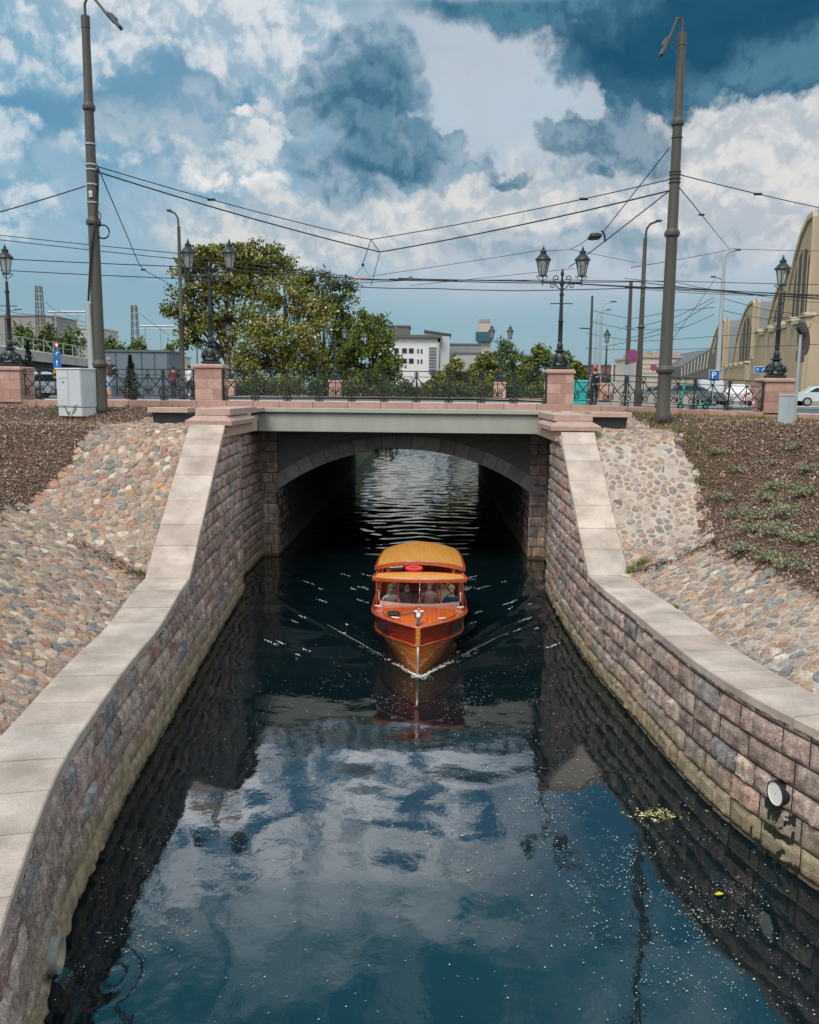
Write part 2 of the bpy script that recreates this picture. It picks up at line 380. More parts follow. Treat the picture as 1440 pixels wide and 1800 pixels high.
M_['paint'] = mat('matte_paint', vc=True, rough=.6, var=.07, scale=2, spec=.4)
M_['gloss'] = mat('gloss_paint', vc=True, rough=.28, var=.05, scale=2, spec=.5, coat=.4)
M_['cloth'] = mat('cloth', vc=True, rough=.9, var=.15, scale=14, bump=.2, bscale=30, spec=.2)
M_['skin'] = mat('skin', (.46, .27, .19), .55, var=.08, scale=9)
M_['wglass'] = mat('dark_window_glass', (.02, .028, .035), .08, var=.1, spec=.6)
M_['chrome'] = mat('polished_chrome', (.8, .8, .8), .12, 1.0, var=.05)
M_['rubber'] = mat('black_rubber', (.014, .014, .015), .7)
M_['lampglass'] = mat('frosted_lamp_glass', (.60, .60, .56), .25, var=.1, scale=4)
M_['petal'] = mat('pale_petal_fluff', (.52, .52, .46), .8, var=.25, scale=30, spec=.2)
M_['foam'] = mat('white_foam', (.72, .73, .70), .7, var=.12, scale=20, spec=.3)
def clear_glass(name, col=(.92, .97, .96), mixf=.9):
    m = bpy.data.materials.new(name); m.use_nodes = True; nt = m.node_tree; nt.nodes.clear()
    N = nt.nodes.new; L = nt.links.new
    o = N('ShaderNodeOutputMaterial'); tr = N('ShaderNodeBsdfTransparent'); tr.inputs[0].default_value = (*col, 1)
    gl = N('ShaderNodeBsdfGlossy'); gl.inputs['Roughness'].default_value = .03
    fr = N('ShaderNodeFresnel'); fr.inputs[0].default_value = 1.5
    mx = N('ShaderNodeMixShader'); L(fr.outputs[0], mx.inputs[0]); L(tr.outputs[0], mx.inputs[1]); L(gl.outputs[0], mx.inputs[2]); L(mx.outputs[0], o.inputs[0])
    return m
M_['glass'] = clear_glass('clear_pane_glass')
def hazy_glass():
    m = clear_glass('hazy_lantern_glass'); nt = m.node_tree; N = nt.nodes.new; L = nt.links.new
    o = [n for n in nt.nodes if n.type == 'OUTPUT_MATERIAL'][0]; s = o.inputs[0].links[0].from_socket
    d = N('ShaderNodeBsdfTranslucent'); d.inputs[0].default_value = (.75, .75, .70, 1); e = N('ShaderNodeBsdfDiffuse'); e.inputs[0].default_value = (.6, .6, .57, 1)
    a = N('ShaderNodeMixShader'); L(d.outputs[0], a.inputs[1]); L(e.outputs[0], a.inputs[2]); b = N('ShaderNodeMixShader'); b.inputs[0].default_value = .42; L(s, b.inputs[1]); L(a.outputs[0], b.inputs[2]); L(b.outputs[0], o.inputs[0]); return m
M_['lantern_glass'] = hazy_glass()
# ================================================================== SETTING
LP = [(-3.1, 5.0), (-3.62, 6.6), (-4.07, 8.14), (-4.33, 9.14), (-4.54, 10.14), (-4.74, 11.52), (-5.0, 13.58), (-5.19, 15.89), (-5.51, 19.27), (-5.95, 24.6), (-6.16, 27.55)]
RP = [(6.9, 7.5), (6.2, 9.0), (5.41, 10.99), (4.89, 12.58), (4.56, 14.45), (4.29, 17.74), (4.06, 20.41), (3.97, 24.93), (4.05, 28.6)]
def smooth_path(P, step=.12):
    """Catmull-Rom through the surveyed points, resampled evenly"""
    P = [Vector((*p, 0)) for p in P]; out = []
    for i in range(len(P)-1):
        a, b, c, d = P[max(i-1, 0)], P[i], P[i+1], P[min(i+2, len(P)-1)]
        for k in range(14):
            t = k/14
            out.append(.5*((2*b)+(c-a)*t+(2*a-5*b+4*c-d)*t*t+(3*b-a-3*c+d)*t**3))
    out.append(P[-1])
    cum = [0]
    for i in range(1, len(out)): cum.append(cum[-1]+(out[i]-out[i-1]).length)
    return out, cum
class Path:
    def __init__(s, P, side):
        s.p, s.c = smooth_path(P) if len(P) > 2 else ([Vector((*p, 0)) for p in P], None)
        if s.c is None: s.c = [0, (s.p[1]-s.p[0]).length]
        s.len = s.c[-1]; s.side = side
        s._c = np.array(s.c); s._x = np.array([q.x for q in s.p]); s._y = np.array([q.y for q in s.p])
    def pos(s, d): return Vector((float(np.interp(d, s._c, s._x)), float(np.interp(d, s._c, s._y)), 0))
    def nrm(s, d):
        t = s.pos(min(d+.15, s.len))-s.pos(max(d-.15, 0)); t.normalize()
        return Vector((t.y, -t.x, 0))*s.side          # towards the canal
    def xat(s, y): return float(np.interp(y, s._y, s._x))
PL = Path(LP, 1); PR = Path(RP, -1)
def ztopL(y):
    if y < 15: return 2.05
    if y < 18.9: return 2.05+.27*sstep(15, 18.9, y)
    return min(2.32+(y-18.9)*(5.62-2.32)/(24.5-18.9), 5.62)
def ztopR(y):
    if y < 20.9: return 2.1
    return min(2.1+(y-20.9)*(5.5-2.1)/(25.9-20.9), 5.5)
STONES = [(.28, .235, .21), (.33, .255, .225), (.30, .235, .21), (.245, .235, .225), (.34, .225, .195), (.30, .26, .225), (.27, .215, .195), (.33, .275, .24), (.24, .22, .205), (.31, .24, .22), (.29, .235, .205), (.31, .265, .22), (.225, .225, .23), (.29, .24, .215), (.27, .23, .205)]
def masonry(mb, path, zt, z0=-.35, h=.39, ln=.66, bulge=.055, d0=0.0, d1=None, seed=1, dark=1.0, ztrim=.0):
    """courses of rock-faced blocks along a wall line, cut off under the coping"""
    r = random.Random(seed); d1 = path.len if d1 is None else d1
    z = z0; row = 0
    while z < 6.2:
        d = d0-(r.random()*ln)
        while d < d1:
            L = ln*r.uniform(.62, 1.45)
            a, b = max(d, d0), min(d+L, d1); d += L
            if b-a < .08: continue
            ym = path.pos((a+b)/2).y
            tops = [zt(path.pos(a).y), zt(ym), zt(path.pos(b).y)]
            if max(tops)-ztrim <= z+.03: continue
            c = r.choice(STONES); k = r.uniform(.80, 1.32)*dark; c = (c[0]*k*1.10, c[1]*k*1.02, c[2]*k*1.0)
            nx, nz_ = 9, 6; so = r.random()*50; g = .011
            bl = bulge*r.uniform(.7, 1.35); tilt = r.uniform(-.4, .4)
            vs = []
            for j in range(nz_+1):
                v = j/nz_
                for i in range(nx+1):
                    u = i/nx; dd = a+g+(b-a-2*g)*u; p = path.pos(dd); n = path.nrm(dd)
                    zz = min(z+g+(h-2*g)*v, zt(p.y)-ztrim)
                    eu = min(1, min(u, 1-u)*(b-a)/.055); ev = min(1, min(v, 1-v)*h/.055)
                    w = (1-(1-eu)**2)*(1-(1-ev)**2)
                    o = bl*w*(1+tilt*(v-.5))+w*.035*nz(dd*4+so, zz*5, row*3.1)+w*.034*nz(dd*11+so, zz*12, row)-.004
                    q = p+n*o; vs.append((q.x, q.y, zz))
            fs = []
            for j in range(nz_):
                for i in range(nx):
                    q = (j*(nx+1)+i, j*(nx+1)+i+1, (j+1)*(nx+1)+i+1, (j+1)*(nx+1)+i)
                    fs.append(q if path.side > 0 else q[::-1])
            mb.add(vs, fs, c, 0)
        z += h; row += 1
def backing(mb, path, zt, z0=-1.2, depth=.5, mi=1, off=.015):
    N = int(path.len/.3); fr, bk = [], []
    vs, fs = [], []
    for i in range(N+1):
        d = path.len*i/N; p = path.pos(d); n = path.nrm(d); zz = zt(p.y)-.02
        a, b = p-n*off, p-n*depth
        vs += [(a.x, a.y, z0), (a.x, a.y, zz), (b.x, b.y, zz), (b.x, b.y, z0)]
    for i in range(N):
        for k in range(4): fs.append((4*i+k, 4*i+(k+1) % 4, 4*i+4+(k+1) % 4, 4*i+4+k))
    fs += [(3, 2, 1, 0), tuple(4*N+k for k in range(4))]
    mb.add(vs, fs, (1, 1, 1), mi)
def coping(mb, path, zt, d0, d1, seed, th=.15, over=.05, width=.95, ln=.95):
    r = random.Random(seed); d = d0
    while d < d1-.05:
        e = min(d+ln*r.uniform(.8, 1.25), d1)
        if d1-e < .35: e = d1
        c = r.choice([(.42, .345, .295), (.39, .325, .28), (.435, .36, .305), (.40, .34, .30), (.375, .30, .26)]); k = r.uniform(.95, 1.05); c = tuple(q*k for q in c)
        dz = r.uniform(-.004, .004); n = 5; rings = []
        for i in range(n+1):
            dd = d+.009+(e-d-.018)*i/n; p = path.pos(dd); nn = path.nrm(dd); zz = zt(p.y)+dz
            A = p+nn*over; B = p-nn*width
            bv = .018
            rings.append([(A.x, A.y, zz-.0), (A.x, A.y, zz+th-bv), (A.x-nn.x*bv, A.y-nn.y*bv, zz+th), (B.x, B.y, zz+th), (B.x, B.y, zz-.3)])
        mb.loft(rings, c, 0)
        d = e
def dist_at_y(path, y): return float(np.interp(y, path._y, path._c))

# ---- left wall
wl_ = thing('canal_wall', 'left granite canal wall with a white paint splash on its sloping coping', 'wall', (-5.2, 16, 0), 'granite canal walls')
mb = MB(); masonry(mb, PL, ztopL, seed=3); backing(mb, PL, ztopL); mb.build('masonry', [M_['masonry'], M_['joint']], wl_, smooth=55)
mb = MB(); coping(mb, PL, ztopL, 0, dist_at_y(PL, 18.9), 5, th=.14); coping(mb, PL, ztopL, dist_at_y(PL, 18.9), dist_at_y(PL, 24.45), 6, th=.14, ln=.85)
cl = mb.build('coping', M_['coping'], wl_, smooth=30)
# white paint splash on the inclined coping
mb = MB(); yk = 20.75; xk = PL.xat(yk); sl = (5.62-2.32)/(24.5-18.9)
def onc(u, w): return (xk-.02-u, yk+w, ztopL(yk+w)+.144)
blobp = [(.08, -.02), (.02, .10), (.06, .2), (.14, .14), (.17, .26), (.23, .13), (.3, .1), (.22, .03), (.16, -.05)]
mb.add([onc(*q) for q in blobp], [tuple(range(len(blobp)))], (.75, .74, .72))
strip = [(.22, .07, .03), (.36, .02, .025), (.5, -.12, .03), (.6, -.3, .02), (.68, -.45, .01)]
v = []
for u, w, t in strip: v += [onc(u-t*.3, w+t), onc(u+t*.3, w-t)]
mb.add(v, [(2*i, 2*i+1, 2*i+3, 2*i+2) for i in range(len(strip)-1)], (.75, .74, .72))
mb.build('paint_splash', M_['paint'], cl)
# ---- right wall
wr_ = thing('canal_wall', 'right granite canal wall curving outward, with a round drain outlet in it', 'wall', (4.4, 16, 0), 'granite canal walls')
mb = MB(); masonry(mb, PR, ztopR, seed=11, ln=.7); backing(mb, PR, ztopR); mb.build('masonry', [M_['masonry'], M_['joint']], wr_, smooth=55)
mb = MB(); coping(mb, PR, ztopR, 0, dist_at_y(PR, 20.9), 15, th=.14); coping(mb, PR, ztopR, dist_at_y(PR, 20.9), dist_at_y(PR, 25.8), 16, th=.14, ln=.8)
mb.build('coping', M_['coping'], wr_, smooth=30)

# ---- bridge
def deckz(x): return 6.30-(.03*(x-5) if x > 5 else 0)-(.006*(-8-x) if x < -8 else 0)
br = thing('stone_bridge', 'stone arch canal bridge with a grey painted girder front and red granite pier caps', 'bridge', (-1, 31.5, 0))
AL = Path([(-6.70, 27.6), (-6.78, 34.3)], 1); AR = Path([(4.62, 28.65), (4.75, 34.4)], -1)
TL = Path([(-6.15, 34.35), (-6.40, 71)], 1); TR = Path([(4.05, 34.45), (4.36, 71)], -1)
top57 = lambda y: 5.75
for nm, P, sd, dk in (('abutment', AL, 21, .92), ('abutment', AR, 22, .92)):
    mb = MB(); masonry(mb, P, top57, seed=sd, dark=dk); backing(mb, P, top57, depth=.9); mb.build(nm, [M_['masonry'], M_['joint']], br, smooth=55)
# pilasters either side of the arch
for P, sd in ((Path([(-6.80, 34.30), (-6.15, 34.30)], 1), 31), (Path([(4.03, 34.40), (4.78, 34.40)], 1), 32)):
    mb = MB(); masonry(mb, P, lambda y: 5.3, seed=sd, ln=.75, h=.42, bulge=.03, dark=1.15); backing(mb, P, lambda y: 5.3, depth=.3); mb.build('pilaster', [M_['masonry'], M_['joint']], br, smooth=55)
# return faces at the ends of the wing walls
for x0, x1, y in ((-6.72, -6.16, 27.6), (4.05, 4.64, 28.66)):
    mb = MB(); mb.box(((x0+x1)/2, y-.2, 2.5), (abs(x1-x0)-.02, .3, 6.2), col=(.2, .18, .17)); mb.build('return_face', M_['redstone'], br)
# vault: side walls and barrel as one shell, thick
XL, XRr, ZS, ZC = -6.13, 4.04, 2.75, 4.42
def arch_pts(extra=0.0, n=40):
    hw = (XRr-XL)/2; cx = (XRr+XL)/2; rise = ZC-ZS; R0 = (hw*hw+rise*rise)/(2*rise); zc = ZC-R0
    a0 = math.asin(hw/R0)
    return [(cx+(R0+extra)*math.sin(-a0+2*a0*i/n), zc+(R0+extra)*math.cos(-a0+2*a0*i/n)) for i in range(n+1)]
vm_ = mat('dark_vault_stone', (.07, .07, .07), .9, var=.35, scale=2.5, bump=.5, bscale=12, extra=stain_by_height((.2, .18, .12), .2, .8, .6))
mb = MB(); ap = arch_pts(); 
ring = lambda y: [(XL, y, -.6)]+[(x, y, z) for x, z in ap]+[(XRr, y, -.6)]+[(XRr+.9, y, -.6), (XRr+.9, y, 5.1), (XL-.9, y, 5.1), (XL-.9, y, -.6)]
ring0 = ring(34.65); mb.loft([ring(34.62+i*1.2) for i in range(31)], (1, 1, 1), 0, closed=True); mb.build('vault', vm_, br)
for P, sd in ((TL, 41), (TR, 42)):
    mb = MB(); masonry(mb, P, lambda y: ZS+.1, seed=sd, d1=9.0, bulge=.03, dark=1.1); mb.build('tunnel_masonry', [M_['masonry'], M_['joint']], br, smooth=55)
mb = MB(); a_in, a_out = arch_pts(0, 38), arch_pts(.56, 38)
for k in range(19):
    i = 2*k; g = .0
    q = [a_in[i], a_in[i+1], a_in[i+2], a_out[i+2], a_out[i+1], a_out[i]]
    cx = sum(p[0] for p in q)/6; cz = sum(p[1] for p in q)/6
    q = [(cx+(x-cx)*.965, 34.36, cz+(z-cz)*.97) for x, z in q]
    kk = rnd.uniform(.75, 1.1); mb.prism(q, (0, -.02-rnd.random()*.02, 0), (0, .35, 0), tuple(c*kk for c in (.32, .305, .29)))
mb.build('arch_ring', M_['redstone'], br)
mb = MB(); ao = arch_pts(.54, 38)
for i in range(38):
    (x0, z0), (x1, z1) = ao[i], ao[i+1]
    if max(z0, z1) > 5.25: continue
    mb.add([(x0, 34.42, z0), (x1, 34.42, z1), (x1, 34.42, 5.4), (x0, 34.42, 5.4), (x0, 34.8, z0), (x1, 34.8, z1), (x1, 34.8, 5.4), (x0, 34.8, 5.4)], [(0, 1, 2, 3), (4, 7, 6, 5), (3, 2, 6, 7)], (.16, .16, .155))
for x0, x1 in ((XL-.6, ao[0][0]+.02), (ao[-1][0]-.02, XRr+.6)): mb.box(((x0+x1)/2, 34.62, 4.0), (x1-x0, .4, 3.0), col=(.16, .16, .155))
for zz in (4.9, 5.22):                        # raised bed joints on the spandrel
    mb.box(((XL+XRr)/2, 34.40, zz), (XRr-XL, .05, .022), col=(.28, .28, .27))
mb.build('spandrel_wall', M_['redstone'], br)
# girder
gx0, gx1 = -6.62, 4.40
mb = MB()
mb.box(((gx0+gx1)/2, 31.62, 6.015), (gx1-gx0, .62, .15), bev=.012)
mb.box(((gx0+gx1)/2, 31.72, 5.905), (gx1-gx0, .44, .07))
mb.box(((gx0+gx1)/2, 31.62, 5.55), (gx1-gx0, .34, .64), bev=.012)
mb.box((4.02, 31.43, 5.55), (.04, .06, .62)); mb.box((-6.3, 31.43, 5.55), (.03, .06, .62))
mb.build('girder', M_['girder'], br)
mb = MB(); mb.box(((gx0+gx1)/2, 34.2, 5.40), (gx1-gx0+.6, 4.8, .28)); 
for k in range(6): mb.box((gx0+1.0+k*1.8, 33.1, 5.2), (.25, 2.4, .14))
mb.build('deck_soffit', mat('dark_soffit', (.07, .075, .075), .8, var=.2, scale=1), br)
# run-off stains on the girder are in its own streaky paint; pier caps of red granite
def pier_cap(side):
    s = side; mb = MB(); c1, c2 = (.38, .255, .215), (.42, .295, .25)
    if s < 0: xo, xi, yf, z = -7.07, -5.72, 24.55, 5.70
    else: xo, xi, yf, z = 5.14, 3.64, 25.85, 5.60
    w = abs(xi-xo); cx = (xi+xo)/2; L = 4.4
    # pier block under the cap
    mb.box((cx+s*.02, yf+2.3, z-.16), (w-.26, 4.3, .34), col=(.40, .29, .235), bev=.01)
    # moulded course: sloped top
    x0, x1 = cx-w/2, cx+w/2; y0, y1 = yf, yf+3.5
    r0 = [(x0, y0, z), (x1, y0, z), (x1, y1, z), (x0, y1, z)]
    r1 = [(p[0], p[1], z+.13) for p in r0]
    i = .24; r2 = [(x0+i, y0+i, z+.27), (x1-i, y0+i, z+.27), (x1-i, y1-i, z+.27), (x0+i, y1-i, z+.27)]
    i2 = .27; r3 = [(x0+i2, y0+i2, z+.27), (x1-i2, y0+i2, z+.27), (x1-i2, y1-i2, z+.27), (x0+i2, y1-i2, z+.27)]
    mb.loft([r0, r1, r2], c1)
    # block on top
    mb.box((cx+s*-.02, yf+2.4, z+.375), (w-.32, 3.9, .2), col=c2, bev=.012)
    # second stepped piece towards the girder
    xe = -6.18 if s < 0 else 4.08                      # inner edge of the stepped piece beside the girder
    mb.box((xe+s*.60, yf+4.9, z+.05), (1.2, 2.6, .2), col=c1, bev=.02)
    mb.box((xe+s*.52, yf+5.6, z+.33), (1.24, 2.4, .16), col=(.43, .31, .27), bev=.02)
    mb.box((xe+s*.68, yf+5.3, z-.22), (1.1, 2.2, .34), col=(.33, .25, .22), bev=.02)
    # bench-like slab running out to the side
    bx = -8.4 if s < 0 else 5.72; by = 27.75
    mb.box((bx, by, 6.06), (1.3, 1.0, .16), col=(.42, .30, .25), bev=.012)
    mb.build('pier_cap', M_['redstone'], br, smooth=30)
    mb = MB(); mb.box((bx-s*.05, by+.06, 5.80), (1.12, .8, .36), taper=1.05); mb.build('recess_shade', M_['dark'], br)  # solid dark block painted as the shade below the slab
pier_cap(-1); pier_cap(1)
# kerb course under the railings
mb = MB(); x = -17.0
while x < 16.5:
    w = rnd.uniform(.95, 1.35); z = deckz(x+w/2); kk = rnd.uniform(.85, 1.12)
    mb.box((x+w/2, 32.12, z-.12), (w-.012, .36, .29), col=tuple(c*kk for c in (.38, .235, .195)), bev=.008); x += w
mb.build('kerb', M_['redstone'], br)
mb = MB(); x = -17.0
while x < 16.5:
    w = 1.2; mb.box((x+w/2, 70.4, 6.2), (w-.012, .36, .25), col=(.37, .25, .21), bev=.008); x += w
mb.build('far_kerb', M_['redstone'], br)
# rusty downpipe in the joint of the left wing wall
dp = thing('downpipe', 'rusty brown downpipe in the corner of the left wing wall', 'pipe', (-6.42, 27.66, 0))
mb = MB(); mb.tube([(-6.40, 27.5, 5.55), (-6.40, 27.5, .1)], .055, 8); mb.build('pipe', mat('rust', (.10, .05, .035), .9, var=.4, scale=8), dp)
for z in (4.6, 3.2, 1.6): mb = MB(); mb.tube([(-6.40, 27.5, z-.06), (-6.40, 27.5, z+.06)], .07, 8); mb.build('bracket', MATS['rust'], dp)

# ---- ground
def sheet(name, x0, x1, y0, y1, z, m, nx=1, ny=1, zf=None):
    mb = MB(); vs = [(x0+(x1-x0)*i/nx, y0+(y1-y0)*j/ny, (zf(x0+(x1-x0)*i/nx) if zf else z)) for j in range(ny+1) for i in range(nx+1)]
    fs = [(j*(nx+1)+i, j*(nx+1)+i+1, (j+1)*(nx+1)+i+1, (j+1)*(nx+1)+i) for j in range(ny) for i in range(nx)]
    mb.add(vs, fs); o = mb.build(name, m); tag(o, kind='structure'); return o
sheet('pavement', -40, 40, 32.3, 38.5, 0, M_['pave'], 32, 1, lambda x: deckz(max(-17, min(17, x)))-.005)
sheet('road', -60, 45, 38.5, 65, 6.12, M_['asph'], 30, 1, lambda x: deckz(max(-17, min(17, x)))-.14)
sheet('far_pavement', -60, 45, 65, 71, 0, M_['pave'], 30, 1, lambda x: deckz(max(-17, min(17, x)))-.03)
o = sheet('ground', -900, -7.4, 71, 1800, 5.9, mat('town_ground', (.16, .15, .135), .95, var=.3, scale=.05))
sheet('ground', 6.4, 1200, 71, 1800, 5.9, MATS['town_ground'])
sheet('ground', -900, -40, 2, 71.0, 5.75, MATS['town_ground']); sheet('ground', 40, 1200, 2, 71.0, 5.60, MATS['town_ground'])
mb = MB()
for s, x0, x1 in ((-1, -7.4, -6.4), (1, 4.36, 6.4)):
    mb.add([(x0 if s < 0 else x1, 71, 5.9), (x1 if s < 0 else x0, 71, -.6), (x1 if s < 0 else x0, 420, -.6), (x0 if s < 0 else x1, 420, 5.9)], [(0, 1, 2, 3) if s < 0 else (3, 2, 1, 0)], (.12, .13, .07))
mb.add([(-7.4, 420, 5.9), (6.4, 420, 5.9), (6.4, 420, -.6), (-7.4, 420, -.6)], [(0, 1, 2, 3)], (.12, .12, .08))
tag(mb.build('canal_bank', mat('grassy_bank', vc=True, rough=.95, var=.4, scale=3)), kind='structure')

# ---- sloping banks: cobbles by the coping, bark mulch beyond
def smax(a, b, k):
    h = max(k-abs(a-b), 0)/k; return max(a, b)+h*h*k/4
LB = [(2, -9.3), (19.3, -9.9), (21.6, -10.1), (22.6, -9.9), (25.1, -9.8), (27.5, -9.75), (30, -9.25), (31.95, -8.8)]
RB = [(2, 9.3), (11, 8.1), (15.5, 7.2), (18, 6.95), (20.5, 6.7), (22.9, 7.36), (24.7, 7.53), (25.7, 7.5), (28, 7.45), (30.5, 6.95), (31.95, 6.7)]
def bnd(T, y): return float(np.interp(y, [t[0] for t in T], [t[1] for t in T]))+.07*nz(y*2.3, T[0][1])+.05*nz(y*6, T[0][1])
def innerL(y): return PL.xat(min(y, 27.5))-.86 if y < 27 else -6.9
def innerR(y): return PR.xat(min(max(y, 7.5), 28.6))+.86 if y < 28 else 4.95
def terr(x, y, s):
    if s < 0:
        d = (PL.xat(min(y, 27.5))-.9)-x; t = smax(2.02+.5*d, 2.10+(y-18.9)*.60, .8); pl = deckz(x)-.27-.42*sstep(30.6, 28.2, -(-y)) if False else deckz(x)-.27-.42*(1-sstep(28.0, 30.4, y))
    else:
        d = x-(PR.xat(min(max(y, 7.5), 28.6))+.9); t = smax(2.06+.5*d, 2.02+(y-20.9)*.675, .8); pl = deckz(min(x, 17))-.27-.42*(1-sstep(28.2, 30.6, y))*(1-sstep(7, 10, x))
    return -smax(-t, -pl, .6)
def bank_mesh(name, s, fa, fb, m, ny, nx, bumpy, y0=2.0):
    mb = MB(); vs = []; y1 = 31.95
    for j in range(ny+1):
        y = y0+(y1-y0)*j/ny; a, b = fa(y), fb(y)
        for i in range(nx+1):
            t = i/nx; t = t if abs(b-a) < 8 else t**1.7
            x = a+(b-a)*t; z = terr(x, y, s)
            if bumpy: z += bumpy*(nz(x*1.1, y*1.1)+.5*nz(x*3, y*3))
            vs.append((x, y, z))
    fs = [(j*(nx+1)+i, j*(nx+1)+i+1, (j+1)*(nx+1)+i+1, (j+1)*(nx+1)+i) for j in range(ny) for i in range(nx)]
    if s < 0: fs = [f[::-1] for f in fs]
    mb.add(vs, fs); o = mb.build(name, m, smooth=True); tag(o, kind='structure'); return o
bank_mesh('mulch_bed', -1, lambda y: bnd(LB, y)+.15, lambda y: -41, M_['soil'], 110, 60, .05)
bank_mesh('mulch_bed', 1, lambda y: bnd(RB, y)-.15, lambda y: 41, M_['soil'], 110, 60, .05)
SC_COL = [(.32, .235, .185), (.36, .255, .19), (.29, .235, .20), (.23, .215, .20), (.16, .165, .17), (.38, .285, .215), (.34, .195, .145), (.41, .335, .27), (.30, .20, .165), (.27, .235, .20), (.37, .245, .155), (.47, .41, .35), (.31, .25, .215), (.20, .20, .19), (.34, .265, .22), (.31, .225, .19), (.35, .28, .23), (.26, .21, .185)]
def clip_cell(p, nb, R):
    poly = [(p[0]+R*math.cos(k*math.pi/5), p[1]+R*math.sin(k*math.pi/5)) for k in range(10)]
    for q in nb:
        mx, my = (p[0]+q[0])/2, (p[1]+q[1])/2; nx_, ny_ = q[0]-p[0], q[1]-p[1]
        out = []; k = len(poly)
        for i in range(k):
            a, b = poly[i], poly[(i+1) % k]
            da = (a[0]-mx)*nx_+(a[1]-my)*ny_; db = (b[0]-mx)*nx_+(b[1]-my)*ny_
            if da <= 0: out.append(a)
            if da*db < 0:
                t = da/(da-db); out.append((a[0]+(b[0]-a[0])*t, a[1]+(b[1]-a[1])*t))
        poly = out
        if len(poly) < 3: return None
    return poly
def cobbles(mb, s, fa, fb, y0, y1, seed):
    r = random.Random(seed); pts = []; y = y0
    while y < y1:
        a, b = sorted((fa(y), fb(y)))
        steep = terr((a+b)/2, y+.1, s)-terr((a+b)/2, y, s) > .045
        sp = .185 if steep else .145; x = a+.03+r.random()*sp
        spx = sp*(1.28 if not steep else 1.18)
        while x < b+.02:
            pts.append((x+r.uniform(-.42, .42)*spx, y+r.uniform(-.42, .42)*sp, steep)); x += spx
        y += sp*(.92 if not steep else .86)
    pts = [p for p in pts if r.random() > .24]
    H = {}
    for p in pts: H.setdefault((int(p[0]//.4), int(p[1]//.4)), []).append(p)
    for p in pts:
        cxh, cyh = int(p[0]//.4), int(p[1]//.4)
        nb = [q for i in (-1, 0, 1) for j in (-1, 0, 1) for q in H.get((cxh+i, cyh+j), []) if q is not p]
        nb.sort(key=lambda q: (q[0]-p[0])**2+(q[1]-p[1])**2)
        poly = clip_cell(p, nb[:16], .25)
        if not poly: continue
        # soften the corners
        k = len(poly); cf = .27; poly = [w for i in range(k) for w in ((poly[i][0]*(1-cf)+poly[(i+1) % k][0]*cf, poly[i][1]*(1-cf)+poly[(i+1) % k][1]*cf), (poly[i][0]*cf+poly[(i+1) % k][0]*(1-cf), poly[i][1]*cf+poly[(i+1) % k][1]*(1-cf)))]
        cx = sum(q[0] for q in poly)/len(poly); cy = sum(q[1] for q in poly)/len(poly)
        sparse = s > 0 and p[2]
        sh = (r.uniform(.84, .97) if p[2] else r.uniform(.92, 1.02)) if not sparse else r.uniform(.55, .84)
        if sparse and r.random() < .12: continue
        hh = (r.uniform(.025, .055) if p[2] else r.uniform(.012, .04))*(1 if not sparse else .8)
        c = r.choice(SC_COL); kk = r.uniform(.8, 1.2)*(.9 if sparse else (.95 if s > 0 else .92)); c = (c[0]*1.03, c[1]*.97, c[2]*.92); 
        if s > 0: c = tuple(q*.92+.08*.28 for q in c)
        c = tuple(q*kk for q in c); tx, ty = r.uniform(-.25, .25), r.uniform(-.25, .25)
        vs = []; so = r.random()*40
        for sc, zf in ((1.0, -.02/hh), (.93, .55), (.68, .95), (.3, 1.06)):
            for q in poly:
                x = cx+(q[0]-cx)*sh*sc; y_ = cy+(q[1]-cy)*sh*sc
                z = terr(x, y_, s)+.008+hh*zf+(hh*.55*nz(x*13+so, y_*13) if zf > 0 else 0)+(tx*(x-cx)+ty*(y_-cy) if zf > 0 else 0)
                vs.append((x, y_, z))
        n = len(poly); fs = [(i*n+j, i*n+(j+1) % n, i*n+n+(j+1) % n, i*n+n+j) for i in range(3) for j in range(n)]+[tuple(range(3*n, 4*n))]
        mb.add(vs, fs, c, 1)
def paved(name, s, fa, fb, y0, seed):
    mb = MB(); ny, nx = 120, 16; vs = []
    for j in range(ny+1):
        y = 2.0+(31.95-2.0)*j/ny; a, b = fa(y), fb(y)
        for i in range(nx+1):
            x = a+(b-a)*i/nx; vs.append((x, y, terr(x, y, s)+.01+.012*nz(x*4, y*4)))
    fs = [(j*(nx+1)+i, j*(nx+1)+i+1, (j+1)*(nx+1)+i+1, (j+1)*(nx+1)+i) for j in range(ny) for i in range(nx)]
    if s < 0: fs = [f[::-1] for f in fs]
    mb.add(vs, fs, (1, 1, 1), 0); cobbles(mb, s, fa, fb, y0, 31.9, seed)
    o = mb.build(name, [M_['mortar' if s < 0 else 'mortar_pale'], M_['cobble']], smooth=40); tag(o, kind='structure')
paved('cobbled_bank', -1, innerL, lambda y: bnd(LB, y), 8.5, 51)
paved('cobbled_bank', 1, innerR, lambda y: bnd(RB, y), 10.0, 52)
